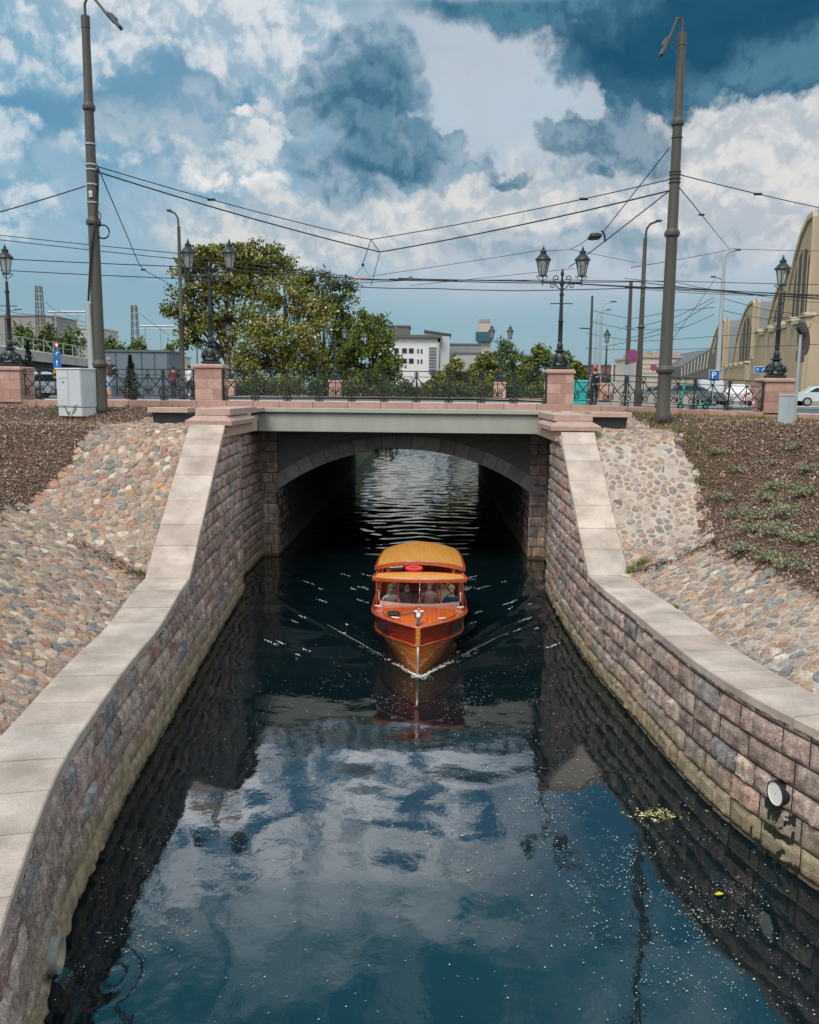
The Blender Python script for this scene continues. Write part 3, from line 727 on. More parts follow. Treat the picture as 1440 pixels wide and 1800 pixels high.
# bark chips and dead leaves lying on the beds
def chips(s, n, xr, yr, seed, name):
    g = np.random.default_rng(seed); C, A, B, K = [], [], [], []
    pal = np.array([(.13, .085, .06), (.20, .13, .09), (.085, .055, .042), (.30, .215, .155), (.16, .095, .075), (.42, .33, .25), (.11, .075, .06), (.22, .16, .12)])
    while len(C) < n:
        x, y = g.uniform(*xr), g.uniform(*yr)
        b = bnd(LB if s < 0 else RB, y)
        e = (b-x) if s < 0 else (x-b)
        if e < -.05+.15*g.random()*0: continue
        if e > 4 and g.random() < .35: continue
        z = terr(x, y, s)+.05*(nz(x*1.1, y*1.1)+.5*nz(x*3, y*3))+.02+g.random()*.03
        th = g.uniform(0, 6.28); l = g.uniform(.02, .05); w = l*g.uniform(.25, .5); ti = g.uniform(-.7, .7, 2)
        C.append((x, y, z)); A.append((l*math.cos(th), l*math.sin(th), l*ti[0]+(.3*l*math.sin(th)))); B.append((-w*math.sin(th), w*math.cos(th), w*ti[1]+.3*w))
        K.append(pal[g.integers(0, len(pal))]*g.uniform(.7, 1.3))
    mb = MB(); mb.quads(np.array(C), np.array(A), np.array(B), np.array(K)); o = mb.build(name, M_['chips']); tag(o, kind='stuff')
chips(-1, 42000, (-17, -8.6), (18, 32), 61, 'bark_chips'); chips(1, 62000, (6.2, 16), (14, 32), 62, 'bark_chips')

# ---- water
def water():
    ys = np.concatenate([np.arange(2.0, 44, .075), np.arange(44, 130, .22), np.arange(130, 421, 4.0)])
    xs = np.arange(-7.4, 7.41, .08)
    xs = np.concatenate([xs, [9.5]]); xs = np.concatenate([[-9.5], xs])
    X, Y = np.meshgrid(xs, ys); g = np.random.default_rng(5); Z = np.zeros_like(X)
    amp = np.interp(Y, [2, 16, 24, 30, 44, 80, 420], [.013, .023, .038, .055, .085, .095, .09])
    for i in range(34):
        lam = g.uniform(.34, 2.2); k = 2*math.pi/lam; th = g.uniform(-3.14, 3.14)
        a = g.uniform(.3, 1)/k/4.2
        mod = .6+.4*np.sin(X*g.uniform(.2, .9)+Y*g.uniform(.1, .5)+g.uniform(0, 6))
        Z += a*np.sin(k*(X*math.cos(th)+Y*math.sin(th))+g.uniform(0, 6.28)+.8*np.sin(.6*X+.4*Y+i))*mod
    Z *= amp
    # wake of the boat: crests fanning out from the bow, wash astern
    dx = np.abs(X+.17); dy = Y-19.45
    for sl, off, h, w in ((.62, .05, .055, .13), (.46, -.5, .035, .16), (.40, -1.6, .03, .2), (.36, -3.2, .026, .22), (.35, -5.2, .022, .25)):
        yy = dy+off; c = sl*yy; on = np.clip(yy/.4, 0, 1)*np.exp(-np.clip(yy, 0, None)/9)*(dx < 4.9)
        Z += h*on*np.exp(-((dx-c)/w)**2)-.6*h*on*np.exp(-((dx-c+1.7*w)/(w*1.2))**2)
    st = np.clip((Y-27.3)/1.5, 0, 1)*np.exp(-(Y-27.3).clip(0)/25)*np.exp(-((X+.3)/2.2)**2)
    Z += st*.022*np.sin(Y*5.2+.9*np.sin(X*2.1)+1.3*dx)
    # little splash ring below the drain outlet on the left
    rr = np.hypot(X+3.75, Y-8.9); Z += .005*np.exp(-rr/.8)*np.sin(rr*14)
    nx = len(xs); ny = len(ys)
    V = np.stack([X, Y, Z], -1).reshape(-1, 3)
    me = bpy.data.meshes.new('water'); me.vertices.add(len(V)); me.vertices.foreach_set('co', V.ravel())
    I = (np.arange(ny-1)[:, None]*nx+np.arange(nx-1)[None]).ravel()
    F = np.stack([I, I+1, I+nx+1, I+nx], 1).astype(np.int32)
    me.loops.add(F.size); me.loops.foreach_set('vertex_index', F.ravel()); me.polygons.add(len(F)); me.polygons.foreach_set('loop_start', np.arange(0, F.size, 4, dtype=np.int32))
    me.update(calc_edges=True); me.validate(); me.polygons.foreach_set('use_smooth', np.ones(len(F), bool))
    m = bpy.data.materials.new('canal_water'); m.use_nodes = True; nt = m.node_tree; p = nt.nodes['Principled BSDF']
    p.inputs['Base Color'].default_value = (.003, .009, .0115, 1); p.inputs['Roughness'].default_value = .02; p.inputs['IOR'].default_value = 1.62
    t = nt.nodes.new('ShaderNodeTexCoord'); mp = nt.nodes.new('ShaderNodeMapping'); mp.inputs[3].default_value = (1.0, .8, 1); nt.links.new(t.outputs['Object'], mp.inputs[0])
    n = nt.nodes.new('ShaderNodeTexNoise'); n.inputs['Scale'].default_value = 2.6; n.inputs['Detail'].default_value = 5; nt.links.new(mp.outputs[0], n.inputs['Vector'])
    b = nt.nodes.new('ShaderNodeBump'); b.inputs['Strength'].default_value = .12; b.inputs['Distance'].default_value = .03; nt.links.new(n.outputs['Fac'], b.inputs['Height']); nt.links.new(b.outputs[0], p.inputs['Normal'])
    me.materials.append(m); o = bpy.data.objects.new('water', me); COL.objects.link(o); tag(o, kind='structure')
water()
mb = MB(); mb.box((-1, 210, -1.3), (26, 440, .1)); tag(mb.build('canal_bed', mat('canal_mud', (.03, .03, .02), .9)), kind='structure')
# ================================================================== PEOPLE
def person(loc, rz, label, joints=None, pose='stand', shirt=(.5, .5, .5), trousers=(.1, .1, .12), hair=(.06, .04, .03), shoes=(.05, .05, .05), h=1.75, cap=None, pack=None, sleeve=True, shorts=False, group=None, bald=False, lean=0.0, arms='down', scarf=None):
    """one continuous skinned body; hair, cap, backpack are its children. local: +Y is forward"""
    root = thing('person', label, 'person', loc, group); root.rotation_euler = (0, 0, rz); k = h/1.75
    J, E = [], []
    def j(p, r, reg): J.append((Vector(p)*k, r*k, reg)); return len(J)-1
    def e(a, b): E.append((a, b))
    sit = pose == 'sit'; hz = .12 if sit else .93
    pel = j((0, 0, hz), .125, 't' if not sit else 't'); bel = j((0, .02+lean*.2, hz+.18), .125, 's'); che = j((0, .0+lean*.5, hz+.38), .14, 's'); sh = j((0, -.01+lean*.7, hz+.50), .09, 's')
    nk = j((0, 0+lean*.8, hz+.58), .052, 'k'); hd = j((0, .015+lean, hz+.68), .082, 'k'); tp = j((0, .0+lean, hz+.78), .075, 'k'); ns = j((0, .105+lean, hz+.685), .014, 'k')
    for a, b in ((pel, bel), (bel, che), (che, sh), (sh, nk), (nk, hd), (hd, tp), (hd, ns)): e(a, b)
    for s in (-1, 1):
        a = j((s*.185, -.01+lean*.6, hz+.46), .062, 's'); e(sh, a)
        ar = arms if isinstance(arms, str) else arms[0 if s < 0 else 1]
        if ar == 'down': el_, wr, f = (s*.24, -.02+lean*.3, hz+.19), (s*.25, .08+lean*.3, hz-.05), (0, .02, -.07)
        elif ar == 'fwd': el_, wr, f = (s*.25, .06, hz+.22), (s*.16, .30, hz+.22), (0, .07, -.01)
        elif ar == 'strap': el_, wr, f = (s*.27, .03, hz+.24), (s*.14, .17, hz+.38), (-s*.03, .02, .05)
        else: el_, wr, f = (s*.28, .12, hz+.30), (s*.20, .30, hz+.52), (0, .03, .06)
        b = j(el_, .046, 's' if sleeve else 'k'); c = j(wr, .032, 'k'); p_ = j(tuple(wr[i]+f[i]*.6 for i in range(3)), .034, 'k')
        e(a, b); e(b, c); e(c, p_)
        for q in range(4):
            o = (q-1.5)*.018; d = .075-.01*abs(q-1.2)
            f1 = j((wr[0]+f[0]*1.3, wr[1]+f[1]*1.3+o, wr[2]+f[2]*1.3), .010, 'k'); f2 = j((wr[0]+f[0]*1.3+f[0]*.4, wr[1]+f[1]*1.3+o+.012, wr[2]+f[2]*(1.3+d*9)), .009, 'k'); e(p_, f1); e(f1, f2)
        th = j((wr[0]-s*.035, wr[1]+f[1]*.7+.03, wr[2]+f[2]*.8), .010, 'k'); e(p_, th)
        if sit: hip, kn, an, to = (s*.09, .06, hz-.02), (s*.11, .46, hz+.02), (s*.11, .46, hz-.40), (s*.11, .60, hz-.44)
        else:
            st = .10*s
            hip, kn, an, to = (s*.09, 0, hz-.06), (s*.10, .04+st*.7, .50), (s*.10, -.03+st*.9, .10), (s*.11, .13+st*.9, .04)
        a = j(hip, .095, 't'); b = j(kn, .062, 't' if not shorts else 't'); c = j(an, .044, 'k' if shorts else 't'); d = j(to, .036, 'f')
        e(pel, a); e(a, b); e(b, c); e(c, d)
    me = bpy.data.meshes.new('body'); me.from_pydata([v[0] for v in J], E, []); ob = bpy.data.objects.new('body', me); COL.objects.link(ob)
    md = ob.modifiers.new('Skin', 'SKIN'); md.use_smooth_shade = True
    for i, v in enumerate(J):
        sv = me.skin_vertices[0].data[i]; rx = v[1]
        sv.radius = (rx, rx); sv.use_root = (i == 0)
    # flatter, broader trunk
    for i, w in ((0, (1.15, .85)), (1, (1.15, .85)), (2, (1.25, .82))):
        r = J[i][1]; me.skin_vertices[0].data[i].radius = (r*w[0], r*w[1])
    ss = ob.modifiers.new('Sub', 'SUBSURF'); ss.levels = 1; ss.render_levels = 1
    dg = bpy.context.evaluated_depsgraph_get(); nm = bpy.data.meshes.new_from_object(ob.evaluated_get(dg)); nm.name = 'body'
    bpy.data.objects.remove(ob)
    regs = {'k': 0, 's': 1, 't': 2, 'f': 3}; cols = {'s': shirt, 't': trousers, 'f': shoes}
    nm.materials.clear(); nm.materials.append(M_['skin'])
    for r in 'stf':
        c = cols[r]; key = 'cloth_%d_%d_%d' % tuple(int(q*100) for q in c); nm.materials.append(mat(key, c, .9, var=.15, scale=12, spec=.2))
    segs = [(J[a][0], J[b][0], J[b][2]) for a, b in E]
    for f in nm.polygons:
        c = f.center; best = 9; reg = 's'
        for a, b, r in segs:
            d = b-a; t = max(0, min(1, (c-a).dot(d)/max(d.length_squared, 1e-9))); q = (a+d*t-c).length
            if q < best-1e-6: best, reg = q, r
        f.material_index = regs[reg]; f.use_smooth = True
    o = bpy.data.objects.new('body', nm); COL.objects.link(o); o.parent = root
    H = J[hd][0]; T = J[tp][0]
    def sph(c, r, sq, z0, z1, col, nm_, m):
        mb = MB(); rings = []
        for i in range(7):
            t = z0+(z1-z0)*i/6; rr = r*math.sqrt(max(0, 1-t*t))
            rings.append([(c[0]+rr*math.cos(2*math.pi*q/12)*sq[0], c[1]+rr*math.sin(2*math.pi*q/12)*sq[1], c[2]+r*t*sq[2]) for q in range(12)])
        mb.loft(rings, col); b = mb.build(nm_, m, None, smooth=True); b.parent = root; return mb, b
    hc = (H+T)/2+Vector((0, -.032, .014))*k
    if not bald: sph(hc, .104*k, (.92, 1.05, 1.05), -.35 if not cap else -.5, .98, hair, 'hair', M_['cloth'])
    if cap is not None:
        mb = MB(); c = hc+Vector((0, .005, .012))*k; r = .112*k; rings = []
        for i in range(6):
            t = .05+.93*i/5; rr = r*math.sqrt(max(0, 1-t*t)); rings.append([(c.x+rr*math.cos(2*math.pi*q/14)*.95, c.y+rr*math.sin(2*math.pi*q/14)*1.08, c.z+r*t*1.05) for q in range(14)])
        mb.loft(rings, cap)
        vis = [(c.x+.09*k*math.cos(a), c.y+(.08+.13*math.sin(a))*k, c.z+.012*k-.02*k*math.sin(a)) for a in [math.pi*i/8 for i in range(9)]]
        mb.prism(vis, (0, 0, -.006), (0, 0, .006), cap); b = mb.build('cap', M_['cloth'], None, smooth=40); b.parent = root
    if pack is not None:
        mb = MB(); c = Vector((0, -.20+lean*.4, hz+.33))*k
        mb.box(c, (.30*k, .17*k, .44*k), col=pack, bev=.05*k); mb.box(c+Vector((0, -.10, -.08))*k, (.22*k, .07*k, .20*k), col=tuple(q*.7 for q in pack), bev=.03*k)
        b = mb.build('backpack', M_['cloth'], None, smooth=40); b.parent = root
        mb = MB()
        for s in (-1, 1): mb.tube([Vector((s*.11, -.12, hz+.5))*k, Vector((s*.12, -.02, hz+.57))*k, Vector((s*.13, .13, hz+.42))*k, Vector((s*.13, .08, hz+.2))*k, Vector((s*.12, -.14, hz+.14))*k], .02*k, 5, pack)
        mb.tube([Vector((-.07, -.30, hz+.36))*k, Vector((.08, -.30, hz+.43))*k], .016*k, 5, (.6, .6, .6))
        s_ = mb.build('strap', M_['cloth'], None); s_.parent = b
    return root

# ================================================================== BOAT
BX, BY = -.22, 19.55
wood_deck = mat('varnished_deck_planks', (.66, .13, .018), .30, var=.30, scale=3.0, stretch=(9, .5, 1), coat=.7, spec=.5)
wood_dark = mat('varnished_mahogany', (.27, .03, .012), .22, var=.35, scale=3, stretch=(1, 1, 8), coat=.9)
wood_red = mat('red_mahogany_trim', (.44, .07, .014), .22, var=.25, scale=3, stretch=(.6, 5, 5), coat=.9)
def seams(axis, half, dark=.45):
    def fn(nt, cur, t, p):
        N = nt.nodes.new; L = nt.links.new; s = N('ShaderNodeSeparateXYZ'); L(t.outputs['Object'], s.inputs[0])
        a = N('ShaderNodeMath'); a.operation = 'PINGPONG'; L(s.outputs[axis], a.inputs[0]); a.inputs[1].default_value = half
        m = N('ShaderNodeMapRange'); L(a.outputs[0], m.inputs[0]); m.inputs[1].default_value = .002; m.inputs[2].default_value = .008; m.inputs[3].default_value = dark; m.inputs[4].default_value = 1
        v = N('ShaderNodeVectorMath'); v.operation = 'SCALE'; L(cur, v.inputs[0]); L(m.outputs[0], v.inputs['Scale']); return v.outputs[0]
    return fn
wood_bow = mat('golden_varnished_planking', (.52, .17, .03), .22, var=.45, scale=3, stretch=(1.2, .7, 9), coat=.9, extra=seams(2, .075, .5))
wood_roof = mat('honey_varnished_roof', (.70, .30, .04), .38, var=.20, scale=3, stretch=(11, .55, 1), coat=.6, extra=seams(0, .05, .78))
boat = thing('canal_boat', 'varnished wooden canal tour boat with honey coloured roof coming out of the bridge arch', 'boat', (BX, BY, 0))
LB_ = 7.3
def fg(t): return 1-(1-min(1, t/2.3))**2.3          # gunwale fullness
def fs_(t): return 1-(1-min(1, t/2.6))**2.0
def fw(t): return 1-(1-min(1, t/4.0))**1.75
def hull_st(t):
    tp = 1-.13*sstep(4.2, LB_, t)
    bg_, bs, bw = .03+1.21*fg(t)*tp, .03+1.13*fs_(t)*tp, .02+.98*fw(t)*tp
    zg = 1.24-.16*sstep(0, 3.2, t); zs = .77-.20*sstep(0, 2.6, t)
    rk = max(0, 1-t/1.5)
    return bg_, zg, bs, zs, bw, rk
def hp(s, hw, t, z, rk): return (BX+s*hw, BY+t+rk*(.10-.12*z), z)
TS = [0, .05, .12, .22, .35, .5, .7, .95, 1.25, 1.6, 2.0, 2.5, 3.1, 3.8, 4.6, 5.4, 6.2, 6.8, LB_]
def strip_mesh(lo, hi, steps, mi, mb):
    for s in (-1, 1):
        rows = []
        for t in TS:
            st = hull_st(t); a, b = lo(st), hi(st); r = []
            for i in range(steps+1):
                u = i/steps; w = a[0]+(b[0]-a[0])*u+a[2]*math.sin(u*math.pi); r.append(hp(s, max(.012, w), t, a[1]+(b[1]-a[1])*u, st[5]))
            rows.append(r)
        n = steps+1; vs = [p for r in rows for p in r]
        fs = [(i*n+j, i*n+j+1, i*n+n+j+1, i*n+n+j) for i in range(len(TS)-1) for j in range(steps)]
        if s < 0: fs = [f[::-1] for f in fs]
        mb.add(vs, fs, (1, 1, 1), mi)
mb = MB(); strip_mesh(lambda s: (s[4]*.72, -.45, 0), lambda s: (s[4], 0, 0), 2, 0, mb); strip_mesh(lambda s: (s[4], 0, -.05*min(1, s[4])), lambda s: (s[2]-.005, s[3]-.03, 0), 6, 0, mb)
st = hull_st(LB_); mb.add([hp(-1, st[4], LB_, -.4, 0), hp(1, st[4], LB_, -.4, 0), hp(1, st[0], LB_, st[1], 0), hp(-1, st[0], LB_, st[1], 0)], [(0, 1, 2, 3)])
mb.build('hull', wood_bow, boat, smooth=True)
mb = MB(); strip_mesh(lambda s: (s[2]-.01, s[3]-.03, -.03), lambda s: (s[0], s[1]-.05, 0), 5, 0, mb); mb.build('topside_strake', wood_dark, boat, smooth=True)
for nm_, fn, r, m in (('rubbing_strake', lambda st: (st[2]+.008, st[3]-.03), .026, wood_red), ('gunwale', lambda st: (st[0], st[1]-.03), .035, wood_red)):
    mb = MB()
    for s in (-1, 1): mb.tube([hp(s, max(fn(hull_st(t))[0], .03), t, fn(hull_st(t))[1], hull_st(t)[5]) for t in TS], r, 8)
    mb.build(nm_, m, boat, smooth=True)
mb = MB(); mb.tube([(BX, BY+.10-.02, -.3), (BX, BY+.055, .35), (BX, BY-.03, .80)], .03, 8); mb.build('stem_band', mat('pale_metal_band', (.66, .6, .5), .3, .6), boat, smooth=True)
mb = MB(); mb.box((BX, BY-.04, 1.0), (.115, .09, .48), col=(1, 1, 1), bev=.02); mb.build('stem_post', wood_bow, boat)
# deck: centre planking, covering board, king plank
TD = [.02, .08, .18, .32, .5, .75, 1.0, 1.3, 1.6, 1.95, 2.3, 2.6]
def deck_pt(s, f, t): st = hull_st(t); hw = st[0]*f; return (BX+s*hw, BY+t+st[5]*(.10-.12*st[1]), st[1]+.07*(1-f*f)*min(1, t/1.0)-.008)
def deck_part(f0, f1, name, m, up=0.0):
    mb = MB()
    for s in (-1, 1):
        n = 5; vs = []
        for t in TD:
            for i in range(n+1):
                p = deck_pt(s, f0+(f1-f0)*i/n, t); vs.append((p[0], p[1], p[2]+up))
        fs = [(i*(n+1)+j, i*(n+1)+j+1, i*(n+1)+n+2+j, i*(n+1)+n+1+j) for i in range(len(TD)-1) for j in range(n)]
        if s < 0: fs = [f[::-1] for f in fs]
        mb.add(vs, fs)
    return mb.build(name, m, boat, smooth=True)
dk = mat('seamed_deck_planks', (.72, .14, .018), .30, var=.28, scale=3.0, stretch=(9, .5, 1), coat=.8, extra=seams(0, .055))
deck_part(0, .84, 'foredeck', dk, .004); deck_part(.83, 1.0, 'covering_board', wood_red, .0)
mb = MB()
for a, b in zip(TD[:-3], TD[1:-2]):
    pa, pb = deck_pt(1, 0, a), deck_pt(1, 0, b); w = .035
    mb.add([(BX-w, pa[1], pa[2]+.012), (BX+w, pa[1], pa[2]+.012), (BX+w, pb[1], pb[2]+.012), (BX-w, pb[1], pb[2]+.012)], [(0, 1, 2, 3)])
mb.build('king_plank', wood_dark, boat)
# fittings on the foredeck
f = mat('x', (1, 1, 1)) if False else M_['chrome']
mb = MB(); z = 1.27; mb.lathe((BX, BY+.10, z), [(.07, 0), (.07, .03), (.035, .05), (.035, .11), (.085, .14), (.10, .21), (.07, .28), (.0, .30)], 14); bl = mb.build('bow_lamp', f, boat, smooth=40)
mb = MB(); mb.lathe((BX, BY+.0, z+.215), [(.0, -.02), (.06, -.02), (.06, .02), (.0, .02)], 12); mb.build('lens', M_['lampglass'], bl)
mb = MB(); mb.tube([(BX, BY+.95, 1.23), (BX, BY+.95, 1.40)], .035, 8); mb.tube([(BX-.12, BY+.95, 1.36), (BX+.12, BY+.95, 1.36)], .022, 6); mb.build('bollard', f, boat, smooth=40); mb = MB(); mb.lathe((BX, BY+1.25, 1.24), [(.06, 0), (.06, .05), (.03, .08), (.05, .14), (.0, .16)], 10); mb.build('vent_cap', f, boat, smooth=40); mb = MB(); mb.tube([(BX, BY+.6, 1.24), (BX, BY+.6, 1.33)], .04, 8); mb.build('fairlead', f, boat, smooth=40)
for s, t in ((-1, .62), (1, .62), (-1, 2.05), (1, 2.05)):
    q = deck_pt(s, .86, t); mb = MB(); mb.tube([(q[0], q[1], q[2]), (q[0], q[1], q[2]+.05)], .025, 6); mb.tube([(q[0]-.09, q[1]-.03*s, q[2]+.06), (q[0]+.09, q[1]+.03*s, q[2]+.06)], .02, 6); mb.build('cleat', f, boat)
mb = MB(); mb.tube([(BX-.66, BY+.70, 1.27), (BX-.4, BY+.82, 1.285), (BX-.05, BY+1.02, 1.33)], .012, 5); mb.build('mooring_line', M_['rubber'], boat)
mb = MB(); mb.lathe((BX-.62, BY+1.02, 1.262), [(.16, 0), (.17, .02), (.15, .045), (.0, .05)], 14); mb.build('deck_pad', M_['rubber'], boat)
# hull portlights
for s in (-1, 1):
    p = hp(s, hull_st(1.05)[0]*.97+.02, 1.05, .93, 0); mb = MB(); c = Vector(p); ax = Vector((s*-.50, -1.0, 0)).normalized(); nrm = Vector((s*.85, -.45, .1)).normalized()
    pts = [c+ax*(.23*math.cos(a))+Vector((0, 0, 1))*(.085*math.sin(a)) for a in [2*math.pi*i/18 for i in range(18)]]
    mb.prism(pts, nrm*-.02, nrm*.03); mb.build('portlight', M_['wglass'], boat)
# cabin front: sill, posts, panes
YW = BY+2.22; ZD = 1.17
def wspt(u, z): return (BX+u*1.06, YW+.34*u*u, z)
mb = MB(); mb.loft([[(p[0], p[1]-.03, z0), (p[0], p[1]+.05, z0), (p[0], p[1]+.05, z1), (p[0], p[1]-.03, z1)] for p, z0, z1 in [(wspt(u, 0), ZD-.1, ZD+.055) for u in [-1+i/8 for i in range(17)]]]); mb.build('windscreen_sill', mat('pale_sill', (.6, .48, .42), .3, coat=.5), boat)
for u, w in ((-1, .07), (-.53, .045), (.53, .045), (1, .07)):
    mb = MB(); p = wspt(u, 0); mb.box((p[0], p[1]+.02, (ZD+1.96)/2), (w, .06, 1.96-ZD), bev=.012); mb.build('window_post', wood_red, boat)
mb = MB(); p = wspt(0, 0); mb.box((p[0], p[1], 1.56), (.014, .02, .72)); mb.build('window_bar', M_['chrome'], boat)
for a, b in ((-1, -.53), (-.53, 0), (0, .53), (.53, 1)):
    mb = MB(); p, q = wspt(a+.03, 0), wspt(b-.03, 0); mb.add([(p[0], p[1], ZD+.05), (q[0], q[1], ZD+.05), (q[0], q[1], 1.94), (p[0], p[1], 1.94)], [(0, 1, 2, 3)]); mb.build('pane', M_['glass'], boat)
# open cabin sides: coaming, posts, floor, benches
for s in (-1, 1):
    mb = MB(); pts = []
    for t in (2.55, 3.2, 3.9, 4.6, 5.4, 6.1): pts.append((BX+s*(hull_st(t)[0]-.10), BY+t))
    mb.loft([[(x-.025, y, .95), (x+.025, y, .95), (x+.025, y, 1.28), (x-.025, y, 1.28)] for x, y in pts]); mb.build('coaming', wood_dark, boat)
    for t in (2.55, 3.7, 4.9, 6.0):
        mb = MB(); mb.box((BX+s*(hull_st(t)[0]-.10), BY+t, 1.63), (.05, .06, .74), bev=.01); mb.build('roof_post', wood_red, boat)
    mb = MB(); mb.box((BX+s*.72, BY+4.3, .72), (.42, 3.2, .1), bev=.02, col=(1, 1, 1)); mb.build('bench', wood_dark, boat)
    mb = MB(); mb.tube([(BX+s*1.09, BY+2.5, 1.24), (BX+s*1.09, BY+2.5, 1.42)], .03, 8); mb.lathe((BX+s*1.09, BY+2.5, 1.42), [(.045, 0), (.045, .08), (0, .1)], 8); mb.build('side_lamp', M_['chrome'], boat)
mb = MB(); mb.box((BX, BY+4.3, .42), (2.0, 4.4, .06)); mb.build('cabin_floor', mat('dark_cabin_floor', (.06, .03, .02), .6), boat)
mb = MB(); mb.box((BX, BY+5.9, .95), (1.9, .08, 1.0)); mb.build('bulkhead', wood_dark, boat)
mb = MB(); mb.box((BX, BY+6.75, 1.0), (1.9, .9, .06), bev=.01); mb.build('aft_deck', dk, boat)
# roofs
def roof(name, rows, th, nm_edge, nU=16):
    """rows: (Y of centre, Y of corner, half width, z edge, crown)"""
    mb = MB(); top = []
    for yc, yk, hw, ze, cr in rows:
        top.append([(BX+hw*(-1+2*i/nU), BY+yc+(yk-yc)*abs(-1+2*i/nU)**2.2, ze+cr*(1-abs(-1+2*i/nU)**2.0)) for i in range(nU+1)])
    vs = [p for r in top for p in r]; n = nU+1
    fs = [(i*n+j, i*n+j+1, i*n+n+j+1, i*n+n+j) for i in range(len(rows)-1) for j in range(nU)]
    inner = []
    mb.add(vs, fs); o = mb.build(name, wood_roof, boat, smooth=True)
    mb = MB(); A = top[0]; B = top[-1]
    edge = A+[r[-1] for r in top[1:-1]]+B[::-1]+[r[0] for r in top[1:-1]][::-1]
    k = len(edge); C = Vector((sum(p[0] for p in edge)/k, sum(p[1] for p in edge)/k, 0))
    rr = []
    for p in edge:
        d = Vector((C.x-p[0], C.y-p[1], 0)); d = d/d.length
        q0 = Vector(p)+d*.085+Vector((0, 0, .018)); q1 = Vector(p)-d*.012+Vector((0, 0, .004)); q2 = Vector(p)-d*.012-Vector((0, 0, th)); q3 = Vector(p)+d*.05-Vector((0, 0, th))
        rr.append([q0, q1, q2, q3])
    rr.append(rr[0]); mb.loft(rr, cap=False); mb.build(nm_edge, wood_red, o, smooth=40)
    mb = MB(); mb.add([(p[0], p[1], p[2]-th*.7) for p in vs], [f[::-1] for f in fs]); mb.build('ceiling', wood_dark, o)
    return o
roof('front_roof', [(1.60, 1.98, 1.20, 1.955, .05), (1.72, 2.05, 1.22, 1.96, .06), (2.0, 2.25, 1.22, 1.965, .065), (2.3, 2.4, 1.2, 1.965, .065), (2.5, 2.5, 1.18, 1.96, .06)], .075, 'roof_edge')
roof('rear_roof', [(2.70, 2.80, 1.20, 2.07, .18), (3.2, 3.25, 1.20, 2.075, .175), (4.2, 4.2, 1.18, 2.08, .18), (5.2, 5.2, 1.12, 2.07, .17), (5.85, 5.75, 1.03, 2.06, .155), (6.05, 5.85, .98, 2.05, .15)], .085, 'roof_edge')
# things stowed between the two roofs
mb = MB(); mb.tube(arc((BX-.16, BY+2.56, 2.10), .20, 0, 6.283, 18, Vector((1, 0, 0)), Vector((0, .35, .12))), .045, 8, (.55, .02, .02)); tag(mb.build('life_ring', M_['gloss']), 'red life ring stowed in the gap between the two boat roofs', 'life ring')
mb = MB(); mb.tube([(BX-.78, BY+2.58, 2.075), (BX-.45, BY+2.58, 2.10)], .05, 8, (.03, .03, .03)); mb.tube([(BX-.80, BY+2.54, 2.115), (BX-.44, BY+2.54, 2.145)], .012, 5, (.5, .5, .5)); tag(mb.build('rolled_tarpaulin', M_['cloth']), 'black rolled tarpaulin tucked between the boat roofs beside the red ring', 'tarpaulin')
# passengers and helmsman
PB = [((-.78, 3.0, .72), math.pi, 'passenger in a pale patterned top at the left window of the boat', (.50, .47, .46), (.08, .10, .18), 'fwd', (.16, .10, .06)),
      ((-.36, 3.55, .72), math.pi+.2, 'passenger in a dark navy top behind the left half of the boat windscreen', (.02, .03, .05), (.05, .05, .06), 'down', (.05, .035, .03)),
      ((.26, 3.2, .76), math.pi, 'passenger in a dusty pink top at the middle of the boat windscreen', (.34, .20, .19), (.20, .15, .15), 'up', (.20, .13, .07)),
      ((.62, 3.7, .72), math.pi-.2, 'passenger in a cream top behind the right half of the boat windscreen', (.52, .42, .33), (.06, .06, .07), 'down', (.03, .025, .02)),
      ((.86, 3.0, .72), math.pi, 'passenger in a royal blue jacket with white trim at the right window of the boat', (.02, .07, .20), (.5, .48, .42), 'fwd', (.28, .18, .08)),
      ((-.7, 4.5, .72), math.pi+.3, 'passenger in a grey top on the second bench row of the boat, left side', (.22, .21, .22), (.06, .06, .08), 'down', (.06, .05, .04)),
      ((.7, 4.7, .72), math.pi-.3, 'passenger in an ochre top on the second bench row of the boat, right side', (.42, .28, .06), (.06, .06, .08), 'down', (.06, .05, .04))]
for (x, y, z), rz, lb, sh, tr, ar, hr in PB:
    person((BX+x, BY+y, z-.12), rz, lb, pose='sit', shirt=sh, trousers=tr, hair=hr, arms=ar, group='people riding in the boat')
# bow wave, drifting foam and painted highlights on the wake
mb = MB(); g = random.Random(9)
def fleck(x, y, r, z=.012, st=1.0, ang=0.0):
    n = 6; ph = g.random()*6; pts = []
    for k in range(n):
        a = ph+6.283*k/n; q = r*g.uniform(.6, 1.15); u, v = q*math.cos(a)*st, q*math.sin(a)
        pts.append((x+u*math.cos(ang)-v*math.sin(ang), y+u*math.sin(ang)+v*math.cos(ang), z+g.uniform(-.002, .004)))
    mb.add(pts, [tuple(range(n))])
for s in (-1, 1):
    for k in range(330):
        d = abs(g.gauss(0, 1))*.9 if k % 3 else g.uniform(0, 2.4)
        if d > 2.6: continue
        w = g.gauss(0, .02+.025*d); x = .03+.62*d; ang = math.atan2(1, .62*s)
        if d > .7 and nz(d*3.1, s*4) < -.12+.2*g.random(): continue
        fleck(-.17+s*(x+w), 19.40+d-.2*w, g.uniform(.004, .016)*(1.2-.3*d/2.6), .05+.02*g.random(), g.uniform(1, 2.2), ang)
for k in range(150): fleck(-.17+g.gauss(0, .10), 19.36+g.gauss(0, .09), g.uniform(.004, .017), .06+.05*g.random())
